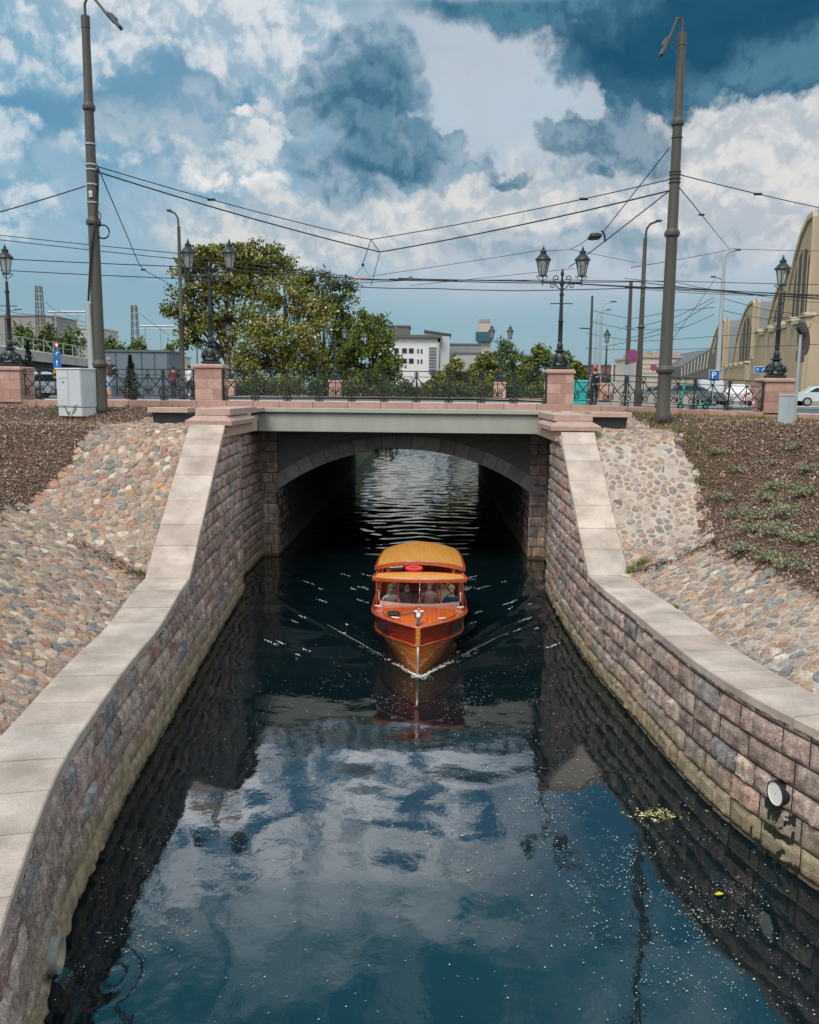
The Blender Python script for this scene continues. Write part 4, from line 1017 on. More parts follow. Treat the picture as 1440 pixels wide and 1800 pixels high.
for k in range(34):  # foam dashes that also paint white highlights along the wake streaks
    s = g.choice((-1, 1)); y0 = g.uniform(20.5, 31); x0 = s*g.uniform(1.25, 3.9); ln = g.uniform(.2, .7)
    for q in range(int(ln*36)):
        u = g.random(); fleck(-.17+x0+s*u*ln*.7+g.gauss(0, .02), y0+u*ln*.8+g.gauss(0, .03), g.uniform(.008, .02), .025, g.uniform(1, 2.4), math.atan2(1, .8*s))
tag(mb.build('wake_foam_glints', M_['foam']), kind='stuff')

# petals, fluff and bubbles drifting on the canal
mb = MB(); g = random.Random(21)
PET = [(2.6, 12.5, 1.0, 1.6, 1000), (3.3, 9.6, .9, 1.3, 1100), (1.4, 14.3, 1.2, 1.4, 600), (4.0, 11.0, .6, .9, 600), (2.3, 10.6, .4, .5, 240), (3.1, 12.0, .25, .5, 240), (2.0, 13.2, .25, .6, 200), (3.6, 10.3, .2, .35, 180), (2.2, 17.3, .9, 1.6, 500), (-.9, 18.0, 1.1, .7, 420), (1.1, 18.2, .9, .5, 350), (-3.9, 11.0, .35, .9, 260), (-3.55, 9.5, .3, .45, 300), (-3.0, 15.5, .9, 1.8, 260), (-2.0, 20.5, 1.0, 2.0, 380), (1.9, 21.5, .9, 2.0, 330)]
for cx, cy, sx_, sy_, n in PET:
    for k in range(n):
        x, y = g.gauss(cx, sx_), g.gauss(cy, sy_)
        if x < PL.xat(y)+.12 or x > PR.xat(max(7.5, y))-.12 or (y > 19.3 and abs(x-BX) < 1.0) or nz(x*1.7+y*.5, y*1.3-x*.4, 7)+.5*nz(x*5, y*4, 2) < g.uniform(-.25, .2): continue
        fleck(x, y, min(.015, .0026+abs(g.gauss(0, .0032))), .014, g.uniform(1, 1.8), g.random()*6)
for k in range(480):
    x, y = g.uniform(-5.5, 5.5), 7.5+abs(g.gauss(0, 1))*6.5
    if x < PL.xat(y)+.1 or x > PR.xat(max(7.5, y))-.1 or (y > 19.3 and abs(x-BX) < 1.0): continue
    fleck(x, y, min(.016, .0035+abs(g.gauss(0, .004))), .014, g.uniform(1, 1.7), g.random()*6)
tag(mb.build('floating_petals', M_['petal']), kind='stuff')
mb = MB(); c0 = at(1190, 1433, 12.6); c0 = Vector((3.75, 13.0, 0))
for k in range(150):
    x, y = c0.x+g.gauss(0, .20), c0.y+g.gauss(0, .10); r = g.uniform(.012, .04)
    a = g.random()*3; mb.add([(x-r*math.cos(a), y-r*math.sin(a), .018), (x+r*.3*math.sin(a), y-.3*r*math.cos(a), .03), (x+r*math.cos(a), y+r*math.sin(a), .018), (x-r*.3*math.sin(a), y+.3*r*math.cos(a), .02)], [(0, 1, 2, 3)], g.choice([(.40, .36, .10), (.50, .46, .22), (.25, .27, .10), (.55, .5, .35)]))
tag(mb.build('floating_weed', M_['leaf']), 'clump of yellow green weed floating near the right canal wall', 'weed')
def leaf(x, y, lb):
    mb = MB(); mb.add([(x-.065, y-.01, .02), (x-.03, y-.045, .03), (x+.03, y-.035, .035), (x+.075, y+.015, .02), (x+.015, y+.045, .03), (x-.035, y+.02, .022)], [(0, 1, 2, 5), (2, 3, 4, 5)], (.52, .42, .03)); tag(mb.build('floating_leaf', M_['leaf']), lb, 'leaf')
q = at(1264, 1574, 10.5); d = q-Vector((0, 0, CAMZ)); q = Vector((0, 0, CAMZ))+d*(-CAMZ/d.z); leaf(q.x, q.y, 'single yellow leaf floating on the dark water at lower right')
# drain outlets in the walls
def outlet(c, nrm, r, ln, label, white):
    root = thing('drain_outlet', label, 'drain pipe', c, 'drain outlets'); c = Vector(c); n = Vector(nrm).normalized(); a = n.cross(Vector((0, 0, 1))).normalized(); b = a.cross(n)
    mb = MB(); N = 22
    ring = lambda rr, o: [c+n*o+a*(rr*math.cos(6.2832*i/N))+b*(rr*math.sin(6.2832*i/N)) for i in range(N)]
    mb.loft([ring(r, -.25), ring(r, ln), ring(r*.9, ln), ring(r*.9, -.15)], cap=False); mb.build('pipe', mat('outlet_black', (.02, .02, .022), .5) if white else mat('outlet_grey_plastic', (.26, .27, .26), .5), root, smooth=40)
    mb = MB(); mb.loft([ring(r*.90, ln-.004), ring(r*.86, ln-.004), ring(r*.86, ln-.012), ring(.01, ln-.012)] if white else [ring(r*.90, ln-.004), ring(r*.86, ln-.004), ring(r*.86, -.1), ring(r*.86, -.14), ring(.01, -.14)], cap=False); mb.build('lining', mat('outlet_lining', (.74, .72, .67), .6, var=.08) if white else mat('stained_lining', (.40, .36, .25), .7, var=.3, scale=8), root, smooth=40)
    return root
yo = 11.75; outlet((PR.xat(yo)-.02, yo, 1.03), PR.nrm(dist_at_y(PR, yo))+Vector((0, .08, 0)), .185, .09, 'round black rimmed drain outlet with white lining in the right canal wall', True)
yo = 8.55; outlet((PL.xat(yo)+.02, yo, .50), PL.nrm(dist_at_y(PL, yo))+Vector((0, -.1, 0)), .20, .16, 'open grey drain pipe pouring water from the left canal wall', False)
mb = MB(); x0 = PL.xat(8.5)+.30
rows = []
for k in range(11):
    a = -.12+.24*k/10; j = .02*nz(k*1.7, 2); rows.append([(x0-.20, 8.45+a, .36+.9*a*a), (x0-.06+j, 8.45+a, .34+.6*a*a), (x0+.02+j, 8.45+a*1.08, .24+j), (x0+.06+j, 8.45+a*1.2, .10), (x0+.08+2*j, 8.45+a*1.4, .0)])
mb.loft(rows, closed=False)
tag(mb.build('pouring_water', clear_glass('falling_water', (.80, .84, .84)), smooth=True), 'thin stream of water falling from the left drain pipe', 'water jet')
mb = MB(); yo = 11.72; r_ = random.Random(4); nn = PR.nrm(dist_at_y(PR, yo)); px_ = PR.xat(yo)
for k in range(60):
    z = r_.uniform(.0, .85); y = yo+r_.gauss(0, .05+.22*(1-z)); x = PR.xat(y)
    mb.box((x+nn.x*.05, y+nn.y*.05, z), (.03, r_.uniform(.04, .1), r_.uniform(.08, .2)), rz=math.atan2(nn.y, nn.x), col=(.018, .022, .012), bev=.008)
tag(mb.build('moss_streak', mat('wet_moss', vc=True, rough=.5, var=.5, scale=10)), 'dark wet moss below the round drain outlet on the right wall', 'moss')

# ================================================================== PILLARS, RAILINGS
def pillar(x, y, zb, w, h, label, far=False):
    root = thing('stone_pillar', label, 'pillar', (x, y, zb), 'red granite parapet pillars'); r = random.Random(int(x*10+y))
    mb = MB(); z = zb; mb.box((x, y, z+.04), (w+.06, w+.06, .10), col=(.37, .24, .20), bev=.01); mb.build('plinth', M_['redstone'], root); z += .09
    mb = MB(); hh = (h-.09-.16)/3
    for k in range(3):
        cut = r.uniform(-.15, .15)*w if k % 2 else w*.18
        for a, b in ((-w/2, cut), (cut, w/2)):
            c = r.choice([(.37, .215, .175), (.41, .255, .21), (.34, .20, .165), (.43, .285, .235)])
            mb.box((x+(a+b)/2, y, z+hh/2), (b-a-.008, w, hh-.010), col=c, bev=.008)
        z += hh
    mb.box((x, y, zb+.09+1.5*hh), (w-.03, w-.03, 3*hh), col=(.45, .36, .31)); mb.build('shaft', M_['redstone'], root)
    mb = MB(); mb.box((x, y, z+.045), (w+.12, w+.12, .09), col=(.40, .26, .22), bev=.012); mb.box((x, y, z+.115), (w+.06, w+.06, .06), col=(.40, .26, .22), bev=.015, taper=.96); mb.build('cap', M_['redstone'], root)
    return zb+h
PYY = 32.5
zt_il = pillar(-8.30, PYY, 6.27, 1.0, 1.42, 'red granite pillar at the left end of the bridge railing under a twin lantern')
zt_ir = pillar(4.80, PYY, 6.24, .97, 1.37, 'red granite pillar at the right end of the bridge railing under a twin lantern')
zt_ol = pillar(-15.95, PYY, 6.20, 1.2, 1.33, 'broad red granite pillar at the left edge behind the mulch bed')
zt_or = pillar(12.83, PYY, 6.02, 1.06, 1.35, 'red granite pillar on the right beside the small grey cabinet')
FYY = 70.3
far_p = {'a': (-7.75, 'small far pillar of the opposite parapet beside the big blossoming tree'), 'b': (-7.75+0, '')}
for x, lb in ((at(590, 690, FYY).x, 'far granite pillar of the opposite railing under the left distant twin lantern'), (at(878, 690, FYY).x, 'far granite pillar of the opposite railing under the right distant twin lantern'), (at(404, 690, FYY).x, 'far granite pillar half hidden behind the left near pillar'), (at(1063, 690, FYY).x, 'far granite pillar behind the person with the red cap')):
    pillar(x, FYY, 6.24, .95, 1.38, lb)
def scroll(mb, c, r, s, a0, turns, rr, ax=Vector((1, 0, 0)), n=12):
    pts = []
    for i in range(n+1):
        t = i/n; a = a0+s*turns*6.2832*t; q = r*(1-.72*t); pts.append(Vector(c)+ax*(q*math.cos(a))+Vector((0, 0, q*math.sin(a))))
    mb.tube(pts, rr, 4)
_bay = {}
def bay_mesh(w, m):
    """scrollwork between two posts: saltire bars, C scrolls, top ring"""
    key = (round(w, 3), m.name)
    if key in _bay: return _bay[key]
    mb = MB(); z1, z2 = .96, .24
    mb.tube([(.02, 0, z1), (w*.5, .012, .60), (w*.80, .012, .42)], .021, 4); mb.tube([(w-.02, 0, z1), (w*.5, -.012, .60), (w*.20, -.012, .42)], .021, 4)
    scroll(mb, (w*.80-.0, 0, .345), .115, -1, 1.4, 1.25, .02); scroll(mb, (w*.20, 0, .345), .115, 1, math.pi-1.4, 1.25, .02)
    scroll(mb, (w*.80, 0, .52), .065, 1, -1.5, .8, .016, n=8); scroll(mb, (w*.20, 0, .52), .065, -1, math.pi+1.5, .8, .016, n=8)
    o = mb.build('scrollwork', m); me = o.data; bpy.data.objects.remove(o); _bay[key] = me; return me
def railing(p0, p1, label, m, nb, thick_first=True):
    p0, p1 = Vector(p0), Vector(p1); L = (p1-p0).length; ang = math.atan2(p1.y-p0.y, p1.x-p0.x); sl = (p1.z-p0.z)/L
    root = thing('iron_railing', label, 'railing', p0, 'scrolled iron railings along the bridge parapet'); root.rotation_euler = (0, -math.atan(sl), ang)
    def put(mb, name):
        o = mb.build(name, m, None); o.parent = root; return o
    for nm_, z, a, b in (('top_rail', 1.17, .055, .035), ('upper_rail', .965, .03, .025), ('lower_rail', .20, .03, .028)):
        mb = MB(); mb.box((L/2, 0, z), (L, a, b)); put(mb, nm_)
    w = L/nb
    for k in range(nb+1):
        thick = (k % 2 == 0) == thick_first; x = min(max(k*w, .02), L-.02); mb = MB()
        if thick:
            mb.box((x, 0, .56), (.055, .055, 1.12)); mb.box((x, 0, .50), (.06, .06, .05)); mb.box((x, 0, .22), (.065, .065, .06)); mb.lathe((x, 0, .93), [(.02, 0), (.036, .03), (.02, .07)], 6)
            if 0 < k < nb or True:
                for s in (-1, 1):
                    if 0 <= x+s*.1 <= L: scroll(mb, (x+s*.105, 0, .095), .085, s, math.pi/2*(0)+(.9 if s > 0 else math.pi-.9), 1.2, .019)
        else: mb.box((x, 0, .60), (.03, .03, .80))
        mb.tube(arc((x, 0, 1.06), .07, 0, 6.2832, 10), .018, 4, cap=False)
        put(mb, 'post')
    me = bay_mesh(w, m)
    for k in range(nb):
        o = bpy.data.objects.new('scrollwork', me); COL.objects.link(o); o.parent = root; o.location = (k*w, 0, 0)
RY = 32.15
railing((-7.78, RY, 6.31), (4.30, RY, 6.30), 'black scrolled iron railing spanning the middle of the bridge between the two inner pillars', M_['iron'], 20, True)
railing((-15.3, RY, 6.26), (-8.86, RY, 6.30), 'black scrolled iron railing left of the bridge behind the grey cabinet', M_['iron'], 11, False)
railing((5.32, RY, 6.28), (12.28, RY, 6.06), 'black scrolled iron railing right of the bridge behind the green scooter', M_['iron'], 11, False)
xa, xb, xc = at(590, 690, FYY).x, at(878, 690, FYY).x, at(404, 690, FYY).x
railing((xc+.55, FYY, 6.3), (xa-.55, FYY, 6.3), 'far iron railing in front of the blossoming trees, left stretch', M_['iron_far'], 12)
railing((xa+.55, FYY, 6.3), (xb-.55, FYY, 6.3), 'far iron railing seen through the middle of the near one', M_['iron_far'], 20)
railing((xb+.55, FYY, 6.3), (at(1063, 690, FYY).x-.55, FYY, 6.3), 'far iron railing in front of the round trees, right stretch', M_['iron_far'], 12)

# ================================================================== LAMPS
def lantern(root, c, s=1.0, m=None):
    """six-sided lantern hanging in a scrolled cradle; c is the bottom of its cradle"""
    m = m or M_['iron']; x, y, z = c
    mb = MB(); mb.tube([(x, y, z-.10*s), (x, y, z+.22*s)], .02*s, 6, cap=True); mb.lathe((x, y, z-.14*s), [(.0, 0), (.03*s, .03*s), (.015*s, .07*s)], 6)
    for k in range(3):
        a = k*2.094+.5; d = Vector((math.cos(a), math.sin(a), 0)); p = Vector((x, y, z+.05*s))
        mb.tube([p, p+d*.12*s+Vector((0, 0, .04*s)), p+d*.20*s+Vector((0, 0, .14*s)), p+d*.13*s+Vector((0, 0, .22*s))], .013*s, 4)
        for e_ in (-1, 1): pass
        scroll(mb, p+d*.22*s+Vector((0, 0, .16*s)), .05*s, -1, 3.4, 1.0, .010*s, ax=d, n=8)
    cr = mb.build('cradle', m, root)
    b0, b1 = z+.22*s, z+.80*s; r0, r1 = .125*s, .245*s; hexp = lambda r, zz: [(x+r*math.cos(math.pi/3*i), y+r*math.sin(math.pi/3*i), zz) for i in range(6)]
    mb = MB()
    for i in range(6):
        p, q = hexp(r0, b0)[i], hexp(r1, b1)[i]; mb.tube([p, q], .014*s, 4)
    for r, zz in ((r0, b0), (r1, b1)): h_ = hexp(r, zz); mb.tube(h_+[h_[0]], .018*s, 4)
    mb.lathe((x, y, b0-.03*s), [(.03*s, 0), (r0*1.05, .02*s), (r0*1.05, .04*s)], 6)
    fr = mb.build('frame', m, root)
    mb = MB(); mb.loft([hexp(r0*.93, b0+.01*s), hexp(r1*.94, b1-.005*s)], cap=False); mb.build('lamp_glass', M_['lantern_glass'], root)
    mb = MB(); mb.lathe((x, y, b0+.02*s), [(.05*s, 0), (.05*s, .08*s), (.035*s, .10*s), (.05*s, .22*s), (.07*s, .34*s), (.03*s, .44*s), (0, .45*s)], 10); mb.build('lamp_mantle', M_['lampglass'], root, smooth=True)
    mb = MB(); mb.lathe((x, y, b1), [(.30*s, -.015*s), (.295*s, .02*s), (.20*s, .12*s), (.115*s, .21*s), (.10*s, .23*s), (.125*s, .245*s), (.12*s, .30*s), (.06*s, .345*s), (.035*s, .36*s), (.055*s, .39*s), (.03*s, .43*s), (.012*s, .50*s), (0, .52*s)], 12); mb.build('lamp_roof', m, root, smooth=35)
def lamp_base(root, x, y, z, s, m):
    mb = MB(); mb.box((x, y, z+.05*s), (.62*s, .62*s, .10*s), bev=.02*s)
    mb.lathe((x, y, z+.10*s), [(.30*s, 0), (.33*s, .06*s), (.30*s, .13*s), (.22*s, .20*s), (.24*s, .30*s), (.20*s, .42*s), (.13*s, .52*s), (.20*s, .56*s), (.20*s, .60*s), (.11*s, .64*s)], 14)
    for k in range(4):                              # scrolled feet
        a = math.pi/4+k*math.pi/2; d = Vector((math.cos(a), math.sin(a), 0)); c = Vector((x, y, z))
        mb.tube([c+d*.20*s+Vector((0, 0, .50*s)), c+d*.34*s+Vector((0, 0, .42*s)), c+d*.36*s+Vector((0, 0, .28*s)), c+d*.28*s+Vector((0, 0, .20*s))], [.03*s, .05*s, .06*s, .05*s], 6)
        scroll(mb, c+d*.33*s+Vector((0, 0, .24*s)), .10*s, 1, 0, 1.0, .035*s, ax=d, n=9)
        e_ = Vector((math.cos(a+math.pi/4), math.sin(a+math.pi/4), 0)); mb.lathe(c+e_*.25*s+Vector((0, 0, .18*s)), [(.0, 0), (.09*s, .05*s), (.10*s, .12*s), (.05*s, .19*s), (0, .2*s)], 7)
    mb.build('lamp_base', m, root, smooth=40)
def shaft(root, x, y, z0, z1, s, m):
    h = z1-z0; mb = MB()
    mb.lathe((x, y, z0), [(.075*s, 0), (.11*s, .06*s), (.12*s, .18*s), (.07*s, .30*s), (.09*s, .34*s), (.085*s, .40*s), (.082*s, h*.42), (.10*s, h*.43), (.10*s, h*.45), (.075*s, h*.46), (.06*s, h*.82), (.085*s, h*.83), (.085*s, h*.86), (.055*s, h*.87), (.05*s, h)], 12)
    mb.build('shaft', m, root, smooth=40)
def twin_lamp(x, y, zb, ztop, zarm, half, label, s=1.0, m=None, group='twin lantern lamps on the bridge'):
    m = m or M_['iron']; root = thing('street_lamp', label, 'street lamp', (x, y, zb), group)
    lamp_base(root, x, y, zb, s, m); shaft(root, x, y, zb+.70*s, zarm-.05, s, m)
    mb = MB(); mb.tube([(x-half, y, zarm), (x+half, y, zarm)], .028*s, 6)
    for sgn in (-1, 1):
        ax = Vector((sgn, 0, 0))
        mb.tube([(x, y, zarm-.25*s), (x+sgn*.16*s, y, zarm-.18*s), (x+sgn*.26*s, y, zarm-.02*s)], .02*s, 5)
        scroll(mb, (x+sgn*.22*s, y, zarm+.16*s), .13*s, 1, -1.6, 1.2, .018*s, ax=ax); scroll(mb, (x+sgn*.34*s, y, zarm-.10*s), .11*s, -1, 1.6, 1.2, .016*s, ax=ax)
    mb.lathe((x, y, zarm-.12*s), [(.05*s, 0), (.09*s, .05*s), (.09*s, .16*s), (.04*s, .22*s), (.035*s, .34*s), (.07*s, .42*s), (.06*s, .50*s), (.02*s, .60*s), (0, .66*s)], 10)
    mb.build('cross_arm', m, root)
    zl = zarm-.75*s; mb = MB(); mb.tube([(x-.38*s, y, zl), (x+.38*s, y, zl)], .018*s, 5)
    for sgn in (-1, 1): mb.lathe((x+sgn*.38*s, y, zl-.03*s), [(0, 0), (.035*s, .03*s), (0, .06*s)], 6)
    mb.build('ladder_bar', m, root)
    for sgn in (-1, 1): lantern(root, (x+sgn*half, y, zarm+.02), s, m)
    return root
def single_lamp(x, y, zb, zl, label, s=1.0, m=None, bar=True, group='single lantern lamps'):
    m = m or M_['iron']; root = thing('street_lamp', label, 'street lamp', (x, y, zb), group)
    lamp_base(root, x, y, zb, s, m); shaft(root, x, y, zb+.70*s, zl-.06*s, s, m)
    if bar:
        zz = zl-.95*s; mb = MB(); mb.tube([(x-.36*s, y, zz), (x+.36*s, y, zz)], .018*s, 5); mb.build('ladder_bar', m, root)
    lantern(root, (x, y, zl), s, m); return root
twin_lamp(-8.30, PYY, zt_il, 0, at(370, 484, PYY).z, .77, 'black cast iron lamp with two lanterns on the left bridge pillar')
twin_lamp(4.80, PYY, zt_ir, 0, at(988, 497, PYY).z, .72, 'black cast iron lamp with two lanterns on the right bridge pillar')
single_lamp(-15.95, PYY, zt_ol, at(15, 492, PYY).z, 'black single lantern lamp on the broad pillar at the left edge')
single_lamp(12.83, PYY, zt_or, at(1373, 512, PYY).z, 'black single lantern lamp on the right pillar before the market halls')
for px, lb in ((590, 'distant twin lantern lamp in front of the leafy trees left of the white building'), (878, 'distant twin lantern lamp above the round trees right of the white building')):
    q = at(px, 700, FYY); twin_lamp(q.x, FYY, 7.62, 0, at(px, 600, FYY).z, .74, lb, 1.0, M_['iron_far'])
for px, py, lb in ((404, 596, 'distant single lantern lamp beside the left near pillar and the big tree trunk'), (1063, 606, 'distant single lantern lamp behind the person with the red cap')):
    q = at(px, 700, FYY); single_lamp(q.x, FYY, 7.62, at(px, py, FYY).z, lb, 1.0, M_['iron_far'], False)

# ================================================================== POLES
def tram_pole(x, y, zb, zt, label, r0=.228, r1=.128, rings=(), arm=None, head=True):
    root = thing('utility_pole', label, 'pole', (x, y, zb), 'tall tram wire poles'); H = zt-zb
    mb = MB(); prof = [(r0*1.08, 0), (r0*1.08, .12), (r0, .16)]
    for z in sorted(rings):
        rr = r0+(r1-r0)*(z-zb)/H; prof += [(rr, z-zb-.13), (rr*1.32, z-zb-.09), (rr*1.42, z-zb), (rr*1.25, z-zb+.07), (rr*1.02, z-zb+.12), (rr*.97, z-zb+.16)]
    prof += [(r1, H), (r1*.4, H+.02)]
    mb.lathe((x, y, zb), prof, 18); mb.build('shaft', M_['pole'], root, smooth=35)
    if arm:
        dx, dz, up = arm; mb = MB(); mb.lathe((x, y, zt-.38), [(r1*1.12, 0), (r1*1.12, .36), (r1*.6, .40)], 14); 
        mb.tube([(x, y, zt-.1), (x, y, zt+up*.6), (x+dx*.12, y, zt+up), (x+dx*.3, y, zt+up*.9), (x+dx*.85, y-.1, zt+dz+.1)], .045, 8); a = mb.build('lamp_arm', M_['pole'], root, smooth=40)
        mb = MB(); c = Vector((x+dx, y-.12, zt+dz)); t = math.atan2(dz-up*.9, dx*.7)
        M = Matrix.Translation(c) @ Matrix.Rotation(-math.atan2(dz-up*.9, abs(dx)*.7) if dx > 0 else math.atan2(dz-up*.9, abs(dx)*.7), 4, 'Y')
        mb.box((0, 0, 0), (.62, .28, .12), M=M, bev=.04); mb.box((0, 0, 0), (.30, .24, .2), M=M @ Matrix.Translation((-.1 if dx > 0 else .1, 0, .02)), bev=.05); hd = mb.build('lamp_head', mat('lamp_head_grey', (.06, .062, .06), .5), root)
    return root
PLX, PLY = -11.45, 29.6; PRX, PRY = 7.80, 29.0
zz = lambda px, py, Y: at(px, py, Y).z
tp_l = tram_pole(PLX, PLY, 5.95, zz(149, 28, PLY), 'tall grey brown pole on the left bank with a lamp arm and looped cables', rings=[zz(152, 188, PLY), zz(161, 390, PLY), zz(172, 640, PLY)], arm=(1.0, -.2, .62))
tp_r = tram_pole(PRX, PRY, 5.9, zz(1199, 58, PRY), 'tall grey brown pole on the right bank with a lamp arm leaning left', rings=[zz(1190, 215, PRY), zz(1180, 410, PRY), zz(1167, 650, PRY)], arm=(-.55, -.45, .5))
for py in (255, 291, 300, 326, 358): mb = MB(); zq = zz(157, py, PLY); rr = .228+(.128-.228)*(zq-5.95)/12.8; mb.lathe((PLX, PLY, zq), [(rr*1.02, 0), (rr*1.13, .0), (rr*1.13, .05), (rr*1.02, .05)], 16); mb.build('clamp', M_['galv'], tp_l)
for py in (243, 303, 308, 315, 322): mb = MB(); zq = zz(1186, py, PRY); rr = .228+(.128-.228)*(zq-5.9)/12.2; mb.lathe((PRX, PRY, zq), [(rr*1.02, 0), (rr*1.14, .0), (rr*1.14, .04), (rr*1.02, .04)], 16); mb.build('clamp', M_['pole'], tp_r)
mb = MB(); zq = zz(160, 343, PLY); mb.box((PLX+.02, PLY-.20, zq), (.11, .03, .2), col=(.6, .58, .5)); mb.box((PLX+.02, PLY-.22, zq-.02), (.05, .01, .08), col=(.3, .3, .3)); mb.build('plate', M_['paint'], tp_l)
# conduit and looped cables on the left pole
mb = MB(); mb.tube([(PLX-.17, PLY-.20, 6.0), (PLX-.17, PLY-.20, 6.3), (PLX-.24, PLY-.14, zz(165, 535, PLY))], .105, 10); mb.build('conduit', M_['galv'], tp_l, smooth=40)
mb = MB(); mb.tube([(PLX-.22, PLY-.16, zz(165, 530, PLY)), (PLX-.10, PLY-.24, zz(162, 480, PLY)), (PLX+.0, PLY-.24, zz(168, 430, PLY)), (PLX+.12, PLY-.20, zz(172, 400, PLY)), (PLX+.18, PLY-.12, zz(174, 380, PLY)), (PLX+.2, PLY, zz(176, 330, PLY)), (PLX+.22, PLY, zz(172, 296, PLY))], .035, 6)
c = at(181, 407, PLY); mb.tube(arc(c, .20, 0, 12.0, 30, r1=.24), .018, 5); c = at(172, 380, PLY); mb.tube(arc(c, .15, 0, 6.5, 16, Vector((.7, 0, 0))), .016, 5)
mb.build('cable_loop', M_['rubber'], tp_l)

# ---- overhead wires: each its own thing
WG = 'overhead tram and trolley wires'
def wire(pts, label, r=.018, sag=0.0, group=WG, fit=()):
    mb = MB(); pts = [Vector(p) for p in pts]; out = []
    for a, b in zip(pts[:-1], pts[1:]):
        n = 8
        for i in range(n+(b is pts[-1])):
            t = i/n; q = a.lerp(b, t); q.z -= sag*4*t*(1-t); out.append(q)
    mb.tube(out, r, 5)
    for i, sz in fit:
        p = out[i]; mb.tube([p+Vector((-sz, 0, 0)), p+Vector((sz, 0, 0))], r*2.6, 6)
    o = mb.build('overhead_wire', M_['rubber']); tag(o, label, 'wire', group); return o
YM = 36.0; k1, k2 = at(652, 421, YM), at(668, 443, YM)
LA, LB2 = at(166, 291, PLY), at(168, 301, PLY); RA, RB2 = at(1184, 314, PRY), at(1182, 334, PRY)
wire([LA, k1, RA], 'upper span wire hung between the two tall poles', .018, .10, fit=((3, .14), (14, .14)))
wire([LB2, k2, RB2], 'thicker lower span wire hung between the two tall poles', .026, .10)
wire([k1, k2], 'short link joining the two span wires at mid air', .016)
wire([k1, at(638, 464, YM)], 'short hanger wire dropping to the triangular bracket', .016)
wire([k2, at(657, 485, YM+1), at(652, 503, YM+1.5)], 'hanger wire dropping from the lower span wire to the contact wires', .014)
br_ = thing('wire_hanger', 'triangular hanger bracket holding the contact wires over the bridge', 'bracket', at(638, 464, YM), WG)
mb = MB(); a, b, c = at(638, 466, YM), at(622, 487, YM), at(651, 488, YM); mb.tube([a, b], .02, 5); mb.tube([a, c], .02, 5); mb.build('frame', M_['galv'], br_)
mb = MB(); mb.box((b+c)/2, (.66, .05, .09), col=(.45, .40, .38)); mb.build('insulator', M_['paint'], br_)
mb = MB(); mb.lathe(a-Vector((0, 0, .05)), [(.03, 0), (.06, .03), (.06, .08), (.03, .12)], 8); mb.build('clamp', M_['rubber'], br_)
mb = MB(); q = at(633, 490, YM); mb.tube([q, at(633, 527, YM)], .022, 6); mb.build('rod', M_['galv'], br_)
wire([at(-20, 378, PLY-2), at(150, 327, PLY)], 'guy wire running from the left pole out of the picture', .02, .02)
wire([at(164, 275, PLY), at(176, 303, PLY+.5), at(244, 463, 45), at(252, 474, 46), at(312, 507, 60)], 'diagonal wire from the left pole down to the tram lines', .02, .0, fit=((24, .12),))
CY = 42.0
for (pl, lb, r) in (
    ([(-30, 410), (300, 444), (620, 487)], 'topmost contact wire crossing left above the lanterns', .02),
    ([(-30, 418), (310, 455), (640, 492), (900, 492), (1500, 527)], 'second contact wire crossing the whole view above the bridge', .02),
    ([(-30, 453), (330, 469), (620, 489), (740, 493), (1000, 498), (1500, 521)], 'third contact wire passing the triangular bracket', .024),
    ([(-30, 473), (300, 489), (640, 505), (760, 507), (920, 511), (1180, 504), (1500, 524)], 'lowest contact wire with small clamps over the bridge', .022),
    ([(560, 500), (740, 491), (1000, 492), (1190, 494), (1500, 501)], 'thin contact wire running on behind the right twin lantern', .016),
    ([(700, 489), (980, 495), (1120, 495), (1260, 511), (1500, 530)], 'contact wire sloping down toward the market halls', .022)):
    wire([at(px, py, CY+(2 if i % 2 else 0)*0) for i, (px, py) in enumerate(pl)], lb, r, .02)
mb = MB(); q = at(713, 491, CY-.1); mb.box(q, (1.6, .05, .05), col=(.03, .03, .03)); mb.box(q+Vector((.25, 0, .06)), (.2, .08, .14), col=(.12, .11, .1)); tag(mb.build('wire_splice', M_['paint']), 'dark splice bar on the contact wires over the bridge middle', 'splice', None)
g0 = at(1052, 411, 33); 
wire([at(1178, 259, PRY), at(1062, 406, 33)], 'slanting wire from the right pole to the hanging insulator', .017)
wire([at(1176, 336, PRY), at(1066, 422, 33), at(1034, 446, 34), at(1000, 470, 36)], 'lower slanting wire from the right pole past the insulator', .02)
wire([at(1036, 418, 33), at(1003, 438, 36), at(950, 440, 38), at(560, 498, 42)], 'long thin wire from the hanging insulator to the middle contact wires', .012, .03)
wire([at(1003, 438, 36), at(1120, 462, 48)], 'short wire running from the insulator wire to the second lamp post', .012)
wire([at(1010, 472, 36), at(950, 478, 38), at(720, 502, 42)], 'thin wire behind the right twin lantern to the middle', .011)
ins = thing('wire_insulator', 'dark knobbly insulator hanging from the wires beside the right pole', 'insulator', at(1046, 418, 33), None)
mb = MB(); mb.tube([at(1034, 420, 33), at(1040, 416, 33), at(1052, 415, 33), at(1058, 413, 33)], [.05, .14, .13, .05], 8); mb.build('body', M_['iron'], ins, smooth=40)
mb = MB(); mb.tube([at(1058, 405, 33), at(1063, 413, 33), at(1064, 425, 33)], .04, 6); mb.build('clevis', M_['iron'], ins)
wire([at(1195, 307, PRY), at(1450, 367, 34)], 'guy wire from the right pole out toward the market halls', .017, .03, fit=((4, .14),))
wire([at(1194, 329, PRY), at(1282, 437, 70)], 'straight wire from the right pole down to the twin armed lamp post', .018, 0, fit=((2, .12),))
